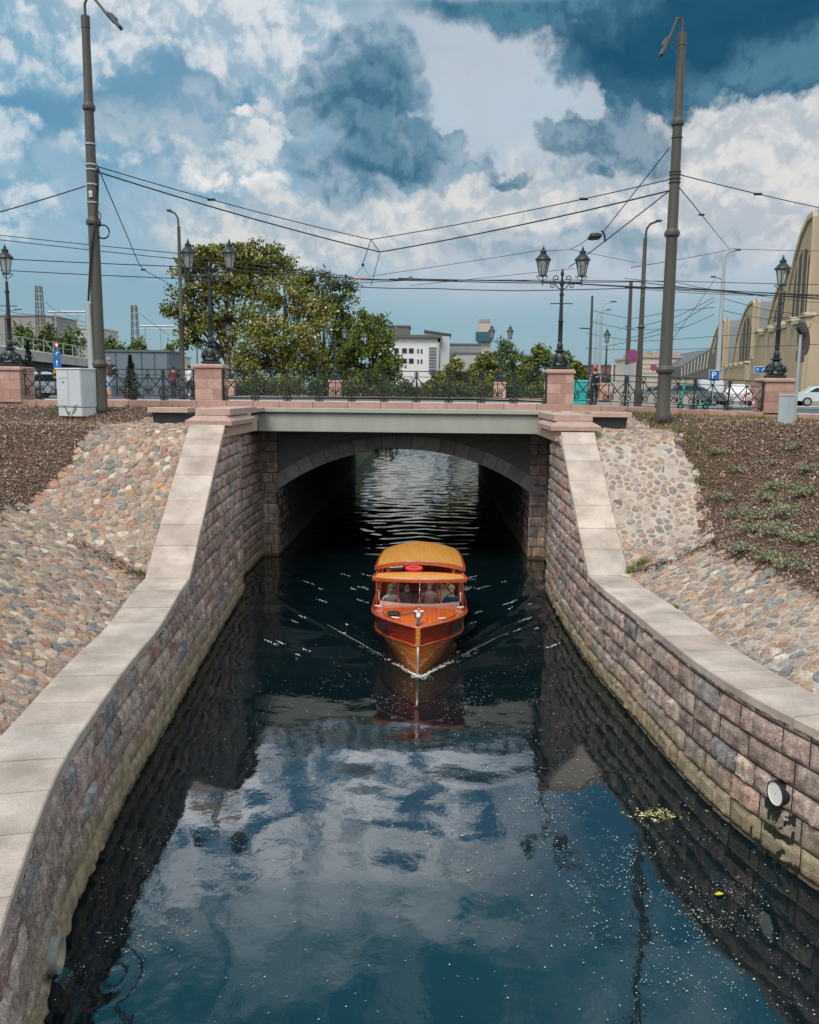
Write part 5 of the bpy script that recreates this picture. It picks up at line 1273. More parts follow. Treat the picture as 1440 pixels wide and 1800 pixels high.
for pts, lb in (([(1110, 470, 50), (1290, 437, 70), (1460, 441, 70)], 'wire meeting at the arm of the twin armed lamp post'),
    ([(1098, 489, 55), (1190, 496, 55), (1262, 510, 60), (1460, 534, 62)], 'right tram wire passing behind the right pole'),
    ([(1098, 505, 60), (1258, 517, 62), (1460, 520, 64)], 'second right tram wire level with the lamp lantern'),
    ([(1180, 600, 60), (1256, 492, 68)], 'steep wire up to the arm of the twin armed lamp post'),
    ([(1100, 580, 70), (1190, 556, 70), (1256, 522, 70)], 'wire fanning left from the twin armed lamp post, upper'),
    ([(1100, 596, 70), (1190, 570, 70), (1256, 528, 70)], 'wire fanning left from the twin armed lamp post, middle'),
    ([(1060, 610, 75), (1190, 580, 70), (1256, 552, 70)], 'wire fanning left from the twin armed lamp post, lower'),
    ([(1040, 545, 80), (1110, 560, 80), (1190, 545, 70), (1256, 540, 70)], 'sagging wire between the distant poles, upper'),
    ([(1040, 565, 80), (1110, 580, 85), (1200, 575, 85)], 'sagging wire between the distant poles, lower'),
    ([(1030, 585, 90), (1120, 600, 85), (1270, 590, 80), (1350, 583, 75)], 'distant wire reaching the dark cross bar by the halls'),
    ([(1030, 612, 95), (1150, 615, 85), (1460, 604, 70)], 'lowest distant wire behind the right pole'),
    ([(1268, 523, 70), (1350, 545, 70), (1440, 555, 70)], 'wire sagging right before the market gables'),
    ([(1268, 545, 70), (1360, 563, 70), (1460, 551, 70)], 'lower wire sagging right before the market gables')):
    wire([at(*p) for p in pts], lb, .02 if pts[0][2] < 65 else .024, .05)
# ================================================================== STREET THINGS
# grey distribution cabinet on the left bank
cx_, cy_ = -12.1, 29.2; cab = thing('electrical_cabinet', 'large pale grey electrical cabinet standing in the left mulch bed', 'cabinet', (cx_, cy_, 5.85)); rzc = R_(-18)
def rot(dx, dy): return (cx_+dx*math.cos(rzc)-dy*math.sin(rzc), cy_+dx*math.sin(rzc)+dy*math.cos(rzc))
GC = (.45, .49, .51)
mb = MB(); mb.box((cx_, cy_, 6.72), (1.02, .78, 1.26), rz=rzc, col=GC, bev=.015); mb.build('body', M_['paint'], cab)
mb = MB(); mb.box((cx_, cy_, 7.375), (1.08, .84, .055), rz=rzc, col=(.52, .56, .57), bev=.02); mb.build('lid', M_['paint'], cab)
mb = MB(); mb.box((cx_, cy_, 5.93), (.98, .74, .30), rz=rzc, col=(.50, .53, .54), bev=.01); mb.build('plinth', M_['paint'], cab)
for dx in (-.245, .255):
    q = rot(dx, -.398); mb = MB(); mb.box((q[0], q[1], 6.72), (.47, .018, 1.18), rz=rzc, col=(.46, .50, .52), bev=.004); d = mb.build('door', M_['paint'], cab)
for k in range(3):
    q = rot(-.33+k*.125, -.412); mb = MB(); mb.lathe((0, 0, 0), [(.042, 0), (.042, .012), (0, .013)], 14); o = mb.build('badge', mat('white_badge', (.62, .63, .63), .5), None); o.parent = cab; o.location = Vector((q[0], q[1], 7.10))-Vector(cab.location); o.rotation_euler = (math.pi/2, 0, rzc)
    mb = MB(); qq = rot(-.33+k*.125, -.426)
    for a in range(3): mb.box((qq[0], qq[1], 7.085+a*.018), (.045-.01*a, .003, .006), rz=rzc, col=(.2, .22, .24))
    mb.build('badge_text', M_['paint'], o, local=False) if False else mb.build('badge_text', M_['paint'], cab)
q = rot(-.21, -.412); mb = MB(); mb.box((q[0], q[1], 6.93), (.075, .012, .05), rz=rzc, col=(.12, .13, .14)); mb.build('number_plate', M_['paint'], cab)
# small cabinet and post with mirror on the right
q = at(1381, 738, 27.5); scx, scy = q.x, 27.5
sc_ = thing('service_cabinet', 'small narrow grey blue cabinet beside the right pillar', 'cabinet', (scx, scy, 5.75))
mb = MB(); mb.box((scx, scy, 6.22), (.36, .30, .98), col=(.36, .42, .45), bev=.01, rz=.5); mb.build('body', M_['paint'], sc_); mb = MB(); mb.box((scx, scy, 6.73), (.40, .34, .04), col=(.42, .48, .5), bev=.01, rz=.5); mb.build('lid', M_['paint'], sc_)
mp_ = thing('signal_post', 'thin grey post with a dark round signal head by the right pillar', 'signal post', (at(1397, 735, 30).x, 30, 5.85)); X = at(1397, 735, 30).x
mb = MB(); mb.tube([(X, 30, 5.8), (X, 30, zz(1403, 572, 30))], .055, 10); mb.build('post', M_['galv'], mp_, smooth=40)
mb = MB(); c = at(1408, 582, 30); mb.lathe((0, 0, 0), [(.0, -.1), (.16, -.08), (.22, 0), (.20, .1), (.05, .12)], 12); o = mb.build('signal_head', M_['iron'], None, smooth=40); o.parent = mp_; o.location = c-Vector(mp_.location)+Vector((0, 0, .1)); o.rotation_euler = (1.4, 0, .5)
mb = MB(); pts = [at(1413+11*math.cos(a), 598+28*math.sin(a), 30.1) for a in [2*math.pi*i/20 for i in range(20)]]; mb.prism(pts, (0, -.02, 0), (0, .03, 0), (.05, .055, .055)); mb.build('backing_plate', M_['paint'], mp_)
mb = MB(); mb.box(at(1407, 626, 30.1), (.26, .12, .40), col=(.07, .075, .075), bev=.02); mb.build('control_box', M_['paint'], mp_)

def sign(name, label, px, py, Y, shape, w, h, layers, post_to, group=None, tilt=0.0, mpost=None):
    """plate facing the camera on its own post; layers = list of (outline, colour)"""
    c = at(px, py, Y); root = thing(name, label, 'sign', (c.x, Y, post_to), group); mb = MB()
    mb.tube([(c.x, Y+.04, post_to), (c.x, Y+.04, c.z+h/2)], .035, 8); mb.build('post', mpost or M_['galv'], root)
    for i, (pts, col) in enumerate(layers):
        mb = MB(); mb.prism([(c.x+u*w/2, Y-.012*i, c.z+v*h/2) for u, v in pts], (0, -.006, 0), (0, .006, 0), col); mb.build('plate' if i == 0 else 'symbol', M_['gloss'], root)
    return root, c
CIRC = [(math.cos(6.2832*i/28), math.sin(6.2832*i/28)) for i in range(28)]
SQ = [(-1, -1), (1, -1), (1, 1), (-1, 1)]
def sc2(p, k, dx=0, dy=0): return [(u*k+dx, v*k+dy) for u, v in p]
BLUE, RED, WHT = (.01, .10, .36), (.42, .02, .03), (.75, .75, .75)
bars = [[(-.62+.09, -.62-.09), (-.62-.09, -.62+.09), (.62-.09, .62+.09), (.62+.09, .62-.09)], [(.62-.09, -.62-.09), (.62+.09, -.62+.09), (-.62+.09, .62+.09), (-.62-.09, .62-.09)]]
sign('road_sign', 'large round no stopping sign, blue with a red cross, on the second lamp post', 1112, 626, 47.5, 0, .62, .75, [(CIRC, RED), (sc2(CIRC, .78), (.03, .08, .30)), (bars[0], RED), (bars[1], RED)], 6.0)
sign('road_sign', 'small round no stopping sign in front of the beige building', 1149, 646, 70, 0, .55, .55, [(CIRC, RED), (sc2(CIRC, .78), (.03, .08, .30)), (bars[0], RED), (bars[1], RED)], 6.0)
sign('road_sign', 'round grey back of a sign beside the second lamp post', 1104, 650, 49, 0, .55, .62, [(CIRC, (.30, .36, .40))], 6.0)
def letters(root, txt, c, size, col, name='letter', Y=0):
    cu = bpy.data.curves.new(name, 'FONT'); cu.body = txt; cu.size = size; cu.align_x = 'CENTER'; cu.align_y = 'CENTER'; cu.extrude = .004
    o = bpy.data.objects.new(name, cu); COL.objects.link(o); o.parent = root; o.location = Vector(c)-Vector(root.location); o.rotation_euler = (math.pi/2, 0, 0)
    key = 'letter_paint_%d' % int(col[0]*100); me = bpy.data.meshes.new_from_object(o.evaluated_get(bpy.context.evaluated_depsgraph_get())); me.materials.clear(); me.materials.append(mat(key, col, .5))
    loc, rot_ = o.location.copy(), o.rotation_euler.copy(); bpy.data.objects.remove(o); o = bpy.data.objects.new(name, me); COL.objects.link(o); o.parent = root; o.location = loc; o.rotation_euler = rot_; return o
s, c = sign('parking_sign', 'square blue parking sign with a white P behind the right railing', 1256, 660, 50, 0, .62, .62, [(SQ, WHT), (sc2(SQ, .93), BLUE)], 6.0)
letters(s, 'P', (c.x-.04, 50-.03, c.z), .52, WHT); mb = MB(); mb.lathe((c.x+.17, 49.97, c.z-.2), [(.05, 0), (.05, .01)], 8, col=(.3, .5, .7)); mb.build('symbol', M_['gloss'], s)
def arrow(dx, dy, k=1.0, turn=False):
    if turn: p = [(-.35, -.7), (-.15, -.7), (-.15, .05), (.1, .2), (.25, .2), (.25, -.05), (.7, .32), (.25, .7), (.25, .42), (0, .42), (-.35, .2)]
    else: p = [(-.1, -.7), (.1, -.7), (.1, .1), (.4, .1), (0, .7), (-.4, .1), (-.1, .1)]
    return [(u*k+dx, v*k+dy) for u, v in p]
s, c = sign('direction_sign', 'wide blue lane direction sign with white arrows near the market halls', 1340, 650, 60, 0, 1.1, .45, [(SQ, WHT), ([(-.96, -.9), (.96, -.9), (.96, .9), (-.96, .9)], BLUE), ([(-.62+.3*u, .7*v) for u, v in arrow(0, 0, 1, True)], WHT), ([(.1+.3*u, .7*v) for u, v in arrow(0, 0, 1, True)], WHT), ([(.7+.25*u, .8*v) for u, v in arrow(0, 0)], WHT)], 6.0)
s, c = sign('road_sign', 'stack of yield triangle, two blue arrow signs and a yellow plate behind the left railing', 101, 636, 42, 0, .5, 1.9, [([(.0, .64), (-.62, .98), (.62, .98)], RED), ([(.0, .73), (-.36, .92), (.36, .92)], WHT), ([(.8*u, .40*v*.55+.40) for u, v in CIRC], BLUE), ([(.50*u, .16*v+.42) for u, v in arrow(0, 0, 1, True)], WHT), ([(.80*u, .26*v-.06) for u, v in SQ], BLUE), ([(.55*u, .22*v-.06) for u, v in arrow(0, 0)], WHT), ([(.85*u, .22*v-.60) for u, v in SQ], (.65, .42, .02))], 6.1)
letters(s, 'LS', (c.x, 42-.1, c.z-.57), .26, (.02, .02, .02))

# ---- plain lamp posts and wire poles beyond the railings
def lamp_post(px, pb, Y, pt, label, arm, r0=.10, r1=.055, ring=(), m=None, zb=6.0, group='street lamp posts along the road', thick=1.0):
    x = at(px, pb, Y).x; zt = at(px, pt, Y).z; root = thing('lamp_post', label, 'lamp post', (x, Y, zb), group); m = m or M_['pole']
    prof = [(r0*1.3, 0), (r0*1.3, 1.0), (r0*1.05, 1.05)]
    for py in ring:
        z = at(px, py, Y).z-zb; rr = r0+(r1-r0)*z/(zt-zb); prof += [(rr, z-.1), (rr*1.6, z), (rr, z+.12)]
    prof += [(r1, zt-zb), (0, zt-zb+.02)]
    mb = MB(); mb.lathe((x, Y, zb), sorted(prof[:3])*0+prof, 12); mb.build('shaft', m, root, smooth=35)
    for dx, dz, z0 in arm:
        b = zt+z0; mb = MB(); mb.tube([(x, Y, b-.1), (x+dx*.06, Y, b+dz*.55), (x+dx*.3, Y, b+dz*.85), (x+dx*.75, Y, b+dz)], r1*.62, 7); mb.build('lamp_arm', m, root, smooth=40)
        mb = MB(); mb.box((x+dx*.9, Y, b+dz*1.05), (abs(dx)*.42, .22, .10), col=(.05, .05, .05), bev=.03); mb.build('lamp_head', M_['paint'], root)
    return root
lamp_post(322, 690, 47, 398, 'slim grey lamp post with a lamp arm bent left in front of the big tree', [(-.55, .78, 0)], .13, .085, (560,))
lamp_post(1122, 690, 48, 418, 'ringed brown grey lamp post, its arm bent right, left of the right pole', [(.75, .85, 0)], .17, .10, (505, 575))
lamp_post(1260, 690, 70, 455, 'twin armed lamp post carrying many wires before the market halls', [(1.1, .65, 0), (-.9, .5, -1.9)], .20, .12, (), M_['galv'])
lamp_post(1035, 690, 80, 520, 'thin tall pole left of the distant poles cluster', [(-.9, .1, -3.0)], .16, .10)
lamp_post(1052, 690, 82, 548, 'pale lamp post with a small arm in the distant poles cluster', [(1.2, .9, 0)], .16, .10, (), M_['galv'])
lamp_post(1044, 690, 95, 560, 'pale far lamp post with a left arm in the distant poles cluster', [(1.4, .9, 0)], .15, .09, (), M_['galv'])
lamp_post(1101, 690, 62, 496, 'bare dark green wire pole left of the ringed lamp post', [], .17, .12, (), M_['pole'])
lamp_post(1075, 690, 100, 590, 'farthest pale lamp post with a right arm', [(1.8, 1.0, 0)], .14, .09, (), M_['galv'])
lamp_post(16, 690, 90, 560, 'thin lamp post with an arm bent right beyond the left lantern', [(1.6, .9, 0)], .10, .06)
lamp_post(104, 690, 70, 575, 'thin dark post above the road signs on the left', [], .06, .05)
lamp_post(348, 690, 75, 600, 'thin dark post right of the grey kiosk', [], .07, .05)

# ---- e-scooter
sx_, sy_ = at(1196, 715, 33.2).x, 33.2; zp = deckz(sx_); es = thing('electric_scooter', 'turquoise green electric scooter parked behind the right railing', 'scooter', (sx_, sy_, zp)); GR = (.02, .32, .20)
mb = MB(); mb.box((sx_+.48, sy_, zp+.16), (.72, .17, .07), col=GR, bev=.02); mb.build('deck', M_['gloss'], es)
mb = MB(); mb.tube([(sx_+.08, sy_, zp+.16), (sx_+.02, sy_, zp+.32), (sx_+.16, sy_, zp+1.12)], [.05, .055, .042], 8, GR); mb.build('stem', M_['gloss'], es)
mb = MB(); mb.tube([(sx_+.17, sy_-.26, zp+1.14), (sx_+.16, sy_, zp+1.17), (sx_+.17, sy_+.26, zp+1.14)], .025, 6, (.03, .03, .03)); mb.box((sx_+.15, sy_, zp+1.17), (.10, .10, .07), col=(.03, .03, .03), bev=.02); mb.build('handlebar', M_['paint'], es)
for dx in (0, .95):
    mb = MB(); mb.tube([(sx_+dx, sy_-.03, zp+.12), (sx_+dx, sy_+.03, zp+.12)], .12, 16); w_ = mb.build('wheel', M_['rubber'], es)
    mb = MB(); mb.tube([(sx_+dx, sy_-.034, zp+.12), (sx_+dx, sy_+.034, zp+.12)], .06, 10, GR); mb.build('hub', M_['paint'], w_)
mb = MB(); mb.tube(arc((sx_+.95, sy_, zp+.12), .15, .5, 2.6, 8), .03, 5, GR); mb.build('mudguard', M_['gloss'], es)
# ---- turquoise bin
q = at(1018, 705, 37); bx_ = thing('waste_bin', 'turquoise waste bin between the right pillar and the person with the red cap', 'bin', (q.x, 37, 6.2))
mb = MB(); mb.box((q.x, 37, 6.72), (.58, .5, .95), col=(.02, .36, .34), bev=.03, taper=1.05); mb.build('body', M_['gloss'], bx_); mb = MB(); mb.box((q.x, 37, 7.24), (.64, .56, .10), col=(.03, .40, .38), bev=.03); mb.build('lid', M_['gloss'], bx_)
mb = MB(); mb.box((q.x, 36.74, 6.8), (.4, .01, .06), col=(.02, .22, .22)); mb.build('band', M_['paint'], bx_)

# ---- people on the bridge
pz = lambda px, Y: Vector((at(px, 700, Y).x, Y, deckz(at(px, 700, Y).x)-.005))
person(pz(1045, 34.6), .1, 'person in a red cap with a black backpack walking behind the right railing', shirt=(.42, .50, .58), trousers=(.02, .022, .03), cap=(.62, .02, .02), pack=(.02, .022, .025), h=1.50, arms='down')
person(pz(193, 36.2), 1.1, 'man in a red shirt and light shorts walking behind the left railing', shirt=(.40, .02, .03), trousers=(.30, .45, .58), shorts=True, sleeve=False, hair=(.25, .22, .19), h=1.76, shoes=(.3, .16, .12), pack=(.03, .05, .05), arms='down')
person(pz(306, 46), .6, 'distant person in a dark red top on a bicycle behind the left railing', shirt=(.22, .05, .05), trousers=(.05, .05, .07), h=1.7, arms='fwd')
person(pz(334, 44), -.4, 'distant person in a white shirt near the left twin lantern pillar', shirt=(.6, .6, .6), trousers=(.04, .04, .05), h=1.68, arms='down')
def bicycle(x, y, z, rz, label):
    root = thing('bicycle', label, 'bicycle', (x, y, z)); root.rotation_euler = (0, 0, rz)
    def put(mb, n, m, par=root): o = mb.build(n, m, None); o.parent = par; return o
    for dx in (-.52, .52):
        mb = MB(); mb.tube(arc((dx, 0, .34), .33, 0, 6.2832, 22), .02, 5, cap=False); w = put(mb, 'wheel', M_['rubber'])
        mb = MB()
        for k in range(8): a = k*math.pi/8; mb.tube([(dx-.32*math.cos(a), 0, .34-.32*math.sin(a)), (dx+.32*math.cos(a), 0, .34+.32*math.sin(a))], .004, 3)
        put(mb, 'spokes', M_['galv'], w)
    mb = MB(); A, B, S, H_ = (-.52, 0, .34), (.0, 0, .32), (-.14, 0, .82), (.38, 0, .86)
    for a, b in ((A, B), (A, S), (B, S), (B, H_), (S, H_), (H_, (.52, 0, .34))): mb.tube([a, b], .018, 6, (.05, .05, .06))
    put(mb, 'frame', M_['gloss'])
    mb = MB(); mb.box((-.17, 0, .90), (.24, .13, .06), bev=.02); put(mb, 'saddle', M_['rubber'])
    mb = MB(); mb.tube([(.38, 0, .86), (.36, 0, .98)], .016, 6); mb.tube([(.30, -.25, 1.0), (.36, 0, .99), (.30, .25, 1.0)], .014, 6); put(mb, 'handlebar', M_['rubber'])
q = pz(309, 45.7); bicycle(q.x, q.y, q.z, .5, 'dark bicycle held by the distant person behind the left railing')
q = pz(332, 43.2); bicycle(q.x, q.y, q.z, 2.9, 'dark bicycle leaning near the left twin lantern pillar')

# ---- cars
def car(x, y, z, rz, col, label, kind='saloon'):
    root = thing('parked_car', label, 'car', (x, y, z), 'cars on the road beyond the railings'); root.rotation_euler = (0, 0, rz)
    def put(mb, n, m, par=root, sm=False): o = mb.build(n, m, None, smooth=sm); o.parent = par; return o
    van = kind == 'van'; W2 = .88 if not van else .95
    if van: low = [(-2.4, .35), (-2.42, 1.0), (-2.38, 1.9), (1.2, 1.95), (1.95, 1.25), (2.38, 1.05), (2.42, .4)]; gl = [(.2, 1.22), (.2, 1.78), (1.15, 1.82), (1.82, 1.24)]
    elif kind == 'hatch': low = [(-1.95, .35), (-2.0, .85), (-1.85, 1.02), (-1.35, 1.45), (.35, 1.5), (1.05, 1.0), (1.9, .85), (1.98, .4)]; gl = [(-1.65, 1.02), (-1.28, 1.40), (.3, 1.44), (.92, 1.02)]
    else: low = [(-2.2, .38), (-2.25, .85), (-2.1, .98), (-1.45, 1.02), (-.85, 1.42), (.35, 1.45), (1.15, 1.02), (2.1, .86), (2.25, .55), (2.2, .35)]; gl = [(-1.25, 1.05), (-.8, 1.37), (.3, 1.40), (1.0, 1.05)]
    mb = MB(); rings = []
    for w, k in ((-1, .86), (-.86, .97), (-.4, 1.0), (.4, 1.0), (.86, .97), (1, .86)):
        rings.append([(px_*(.985 if abs(w) == 1 else 1), w*W2*(1 if pz_ < 1.0 else .86), .35+(pz_-.35)*(k if pz_ > 1.0 else 1)) for px_, pz_ in low])
    mb.loft(rings, col); put(mb, 'body', M_['gloss'], sm=30)
    for s in (-1, 1):
        mb = MB(); mb.prism([(a, s*W2*.84, .35+(b-.35)*.93) for a, b in gl], (0, -.02, 0), (0, .055*1, 0)); put(mb, 'side_window', M_['wglass'])
    if not van:
        a, b = gl[-1], gl[-2]; mb = MB(); o_ = .05; mb.add([(a[0]+.12, -.68, a[1]+.0), (a[0]+.12, .68, a[1]), (b[0]+.06, .60, b[1]+.03), (b[0]+.06, -.60, b[1]+.03)], [(0, 1, 2, 3)]); put(mb, 'windscreen', M_['wglass'])
        mb = MB(); mb.box((-.3, 0, 1.43), (.6, .02, .02)); 
    for fx in (-1.35, 1.38):
        for s in (-1, 1):
            mb = MB(); mb.tube([(fx, s*(W2-.2), .32), (fx, s*(W2+.01), .32)], .32, 18); w = put(mb, 'wheel', M_['rubber'])
            mb = MB(); mb.tube([(fx, s*(W2), .32), (fx, s*(W2+.02), .32)], .20, 12); put(mb, 'rim', M_['galv'], w)
    for s in (-1, 1):
        mb = MB(); mb.box((2.14, s*.62, .78), (.2, .32, .13), bev=.04); put(mb, 'headlight', M_['lampglass'])
        mb = MB(); mb.box((low[1][0]+.04, s*.68, .84), (.08, .22, .16), col=(.35, .02, .02), bev=.02); put(mb, 'tail_light', M_['gloss'])
    return root
q = at(1448, 706, 62); car(q.x, 62, 6.0, -.12, (.42, .46, .48), 'silver saloon car standing before the yellow market hall')
q = at(1298, 700, 60); car(q.x, 60, 6.0, 1.2, (.62, .62, .62), 'white hatchback behind the right railing near the red barrier', 'hatch')
q = at(1245, 700, 66); car(q.x, 66, 6.0, 1.35, (.55, .57, .58), 'white van seen from behind under the parking sign', 'van')
q = at(1210, 700, 58); car(q.x, 58, 6.0, -.05, (.05, .07, .09), 'dark car parked behind the green scooter', 'saloon')
q = at(98, 700, 56); car(q.x, 56, 6.12, 2.9, (.60, .62, .63), 'white saloon car on the road left of the grey cabinet', 'saloon')
q = at(66, 700, 46); car(q.x, 46, 6.12, 1.45, (.45, .50, .53), 'pale grey hatchback right behind the broad left pillar', 'hatch')
q = at(690, 690, 110); car(q.x, 110, 6.0, .1, (.60, .60, .60), 'far white car below the white building', 'van')
q = at(1165, 690, 75); car(q.x, 75, 6.0, 0, (.10, .11, .12), 'dark hatchback in front of the beige building', 'hatch')
# red and white barrier
q = at(1310, 700, 52); rb = thing('road_barrier', 'red and white striped barrier boards behind the right railing', 'barrier', (q.x, 52, 6.0))
for k, dx in enumerate((0, .55, .95)):
    mb = MB()
    for i in range(5): mb.box((q.x+dx, 52, 6.1+i*.2), (.16, .05, .2), col=(.55, .03, .03) if (i+k) % 2 else (.7, .7, .7))
    mb.build('board', M_['paint'], rb)
# low grey wall pieces (concrete planter)
q = at(1140, 700, 54); pl_ = thing('concrete_planter', 'long low concrete planter behind the right railing', 'planter', (q.x, 54, 6.0))
mb = MB(); mb.box((q.x+.3, 54, 6.35), (5.2, .8, .75), bev=.03); mb.build('trough', mat('planter_concrete', (.36, .32, .28), .9, var=.15, scale=2), pl_)

# ================================================================== VEGETATION
def leaf_cloud(mb, lobes, n, size, pal, seed, blossom=0.0, core=.35):
    g = np.random.default_rng(seed); vol = np.array([l[3]*l[4]*l[5] for l in lobes])**.8; pick = g.choice(len(lobes), n, p=vol/vol.sum())
    Lc = np.array(lobes)[pick]; d = g.normal(size=(n, 3)); d /= np.linalg.norm(d, axis=1)[:, None]
    # clumps: leaves gather around twig tips
    tw = g.normal(size=(len(lobes)*26, 3)); tw /= np.linalg.norm(tw, axis=1)[:, None]
    ti = g.integers(0, 26, n)+pick*26; dd = tw[ti]+d*.30; rr = core+(1-core)*g.random(n)**.6
    rt = (.72+.36*g.random(len(tw)))[ti]
    C = Lc[:, :3]+dd*rr[:, None]*rt[:, None]*Lc[:, 3:6]
    a = g.normal(size=(n, 3)); a /= np.linalg.norm(a, axis=1)[:, None]; b = np.cross(a, g.normal(size=(n, 3))); b /= np.linalg.norm(b, axis=1)[:, None]
    s = size*(.6+.8*g.random(n))[:, None]
    pal = np.array(pal); K = pal[g.integers(0, len(pal), n)]*(.75+.5*g.random(n))[:, None]; tint = (.75+.5*g.random(len(tw)))[ti]; K = K*tint[:, None]
    if blossom > 0:
        bt = (g.random(len(tw)) < blossom*2.2)[ti] & (g.random(n) < .45); K[bt] = np.array((.50, .43, .24))*(.7+.5*g.random(bt.sum()))[:, None]
    mb.quads(C, a*s, b*s*.62, K)
GREENS = [(.12, .15, .03), (.09, .13, .028), (.16, .165, .035), (.10, .115, .026), (.19, .18, .045)]
DARKG = [(.06, .095, .026), (.08, .12, .034), (.05, .08, .022), (.10, .135, .04)]
def tree(px, Y, zb, ptop, wpx, label, pal, n=6000, size=.22, blossom=0.0, seed=1, trunk_h=.3, lobn=9, low=.18, shape=1.0, group='trees behind the bridge', lobes=None):
    r = random.Random(seed); x = at(px, 690, Y).x; zt = at(px, ptop, Y).z; W2 = wpx*Y/1500/2; H = zt-zb
    root = thing('leafy_tree', label, 'tree', (x, Y, zb), group)
    Ls = []
    if lobes:
        for (lx, ly, rx, ry) in lobes:
            c = at(lx, ly, Y); Ls.append((c.x, Y+r.uniform(-1.2, 1.2), c.z, rx*Y/1500, rx*Y/1500*.85, ry*Y/1500))
    else:
        for k in range(lobn):
            t = low+(1-low)*(k+.5)/lobn; wv = math.sin(min(1, (t-low)/(1-low)*.82+.22)*math.pi)**.7*shape
            a = k*2.4+r.random(); rad = W2*wv*.55
            lr = W2*r.uniform(.36, .52)*(.7+.4*wv); Ls.append((x+math.cos(a)*rad, Y+math.sin(a)*rad*.8, zb+H*t*.93, lr, lr*.9, min(lr*.85, H*.22)))
    mb = MB(); th = H*trunk_h; mb.tube([(x, Y, zb-.3), (x+.1, Y, zb+th*.5), (x-.05, Y, zb+th), (x+.05, Y, zb+H*.72)], [H*.028, H*.022, H*.018, H*.006], 8)
    for l in Ls:
        b = Vector((x, Y, zb+min(th*r.uniform(.7, 1.2), l[2]-zb-.2))); e = Vector(l[:3]); m_ = b.lerp(e, .5)+Vector((r.uniform(-.3, .3), r.uniform(-.3, .3), r.uniform(.1, .5)))
        mb.tube([b, m_, e, e+Vector((r.uniform(-.5, .5), 0, l[5]*.6))], [H*.012, H*.008, H*.005, .02], 5)
        for q in range(3):
            d = Vector((r.uniform(-1, 1), r.uniform(-1, 1), r.uniform(-.3, 1))).normalized(); mb.tube([m_.lerp(e, .6), e+Vector((d.x*l[3], d.y*l[4], d.z*l[5]))*.8], [H*.004, .012], 4)
    mb.build('trunk', M_['bark'], root, smooth=True)
    mb = MB(); leaf_cloud(mb, Ls, n, size, pal, seed, blossom); mb.build('crown', M_['leaf'], root)
    return root
tree(400, 86, 5.9, 422, 230, 'big spreading tree with pale blossom sprays and open dark limbs left of the bridge', [(.145, .15, .032), (.11, .125, .028), (.185, .17, .042), (.09, .108, .026)], 21000, .15, .10, 3, .30,
     lobes=[(395, 450, 60, 26), (340, 470, 42, 30), (450, 455, 55, 30), (320, 535, 34, 34), (360, 510, 44, 28), (420, 500, 50, 32), (488, 470, 40, 32), (330, 590, 36, 26), (390, 570, 40, 36), (300, 548, 16, 14), (345, 560, 26, 22)])
tree(500, 80, 5.9, 478, 170, 'broad bush-like tree thick with cream blossom in front of the big tree', [(.165, .175, .038), (.125, .145, .032), (.205, .195, .048)], 22000, .13, .13, 5, .2,
     lobes=[(500, 520, 55, 42), (450, 570, 50, 45), (540, 560, 48, 45), (470, 630, 60, 40), (530, 630, 55, 42), (430, 640, 45, 34), (500, 590, 55, 40), (480, 680, 70, 22), (420, 690, 40, 16)])
tree(570, 92, 5.9, 475, 120, 'dark green upright tree between the blossoming tree and the right hand trees', DARKG+[(.13, .15, .03)], 15000, .14, .02, 7, .25,
     lobes=[(560, 500, 45, 28), (600, 520, 36, 34), (540, 530, 40, 36), (590, 570, 45, 36), (610, 610, 36, 36), (570, 640, 50, 40), (620, 660, 40, 34)])
tree(655, 88, 5.9, 540, 110, 'bright green tree whose edge meets the white building', [(.13, .17, .035), (.10, .14, .03), (.17, .19, .045), (.08, .115, .026)], 15000, .14, 0, 9, .2,
     lobes=[(652, 565, 34, 26), (640, 600, 42, 34), (672, 610, 34, 34), (620, 640, 38, 36), (660, 655, 48, 36), (690, 650, 26, 26), (610, 690, 60, 20), (665, 690, 45, 18)])
for i, (px, top, w, Y, pal, lb) in enumerate(((800, 628, 70, 100, [(.19, .19, .05), (.15, .165, .04), (.23, .21, .06)], 'low yellow green tree right of the white building'), (848, 618, 80, 104, GREENS, 'rounded green tree under the distant right twin lantern'),
        (885, 596, 90, 108, DARKG+GREENS[:1], 'taller dark green tree behind the distant right twin lantern'), (945, 600, 90, 100, [(.12, .155, .036), (.09, .125, .03), (.15, .175, .046)], 'leafy green tree left of the right twin lantern'), (992, 612, 70, 98, [(.09, .13, .032), (.13, .16, .04)], 'small pointed green tree right behind the right twin lantern'), (1012, 632, 44, 92, GREENS, 'small shrub-like tree right of the right near pillar'), (770, 660, 60, 95, [(.15, .17, .045), (.12, .145, .035)], 'low round bush below the white building'))):
    tree(px, Y, 5.9, top, w, lb, pal, 7600, .14, .02, 31+i, .25, 9, .06, 1.05)
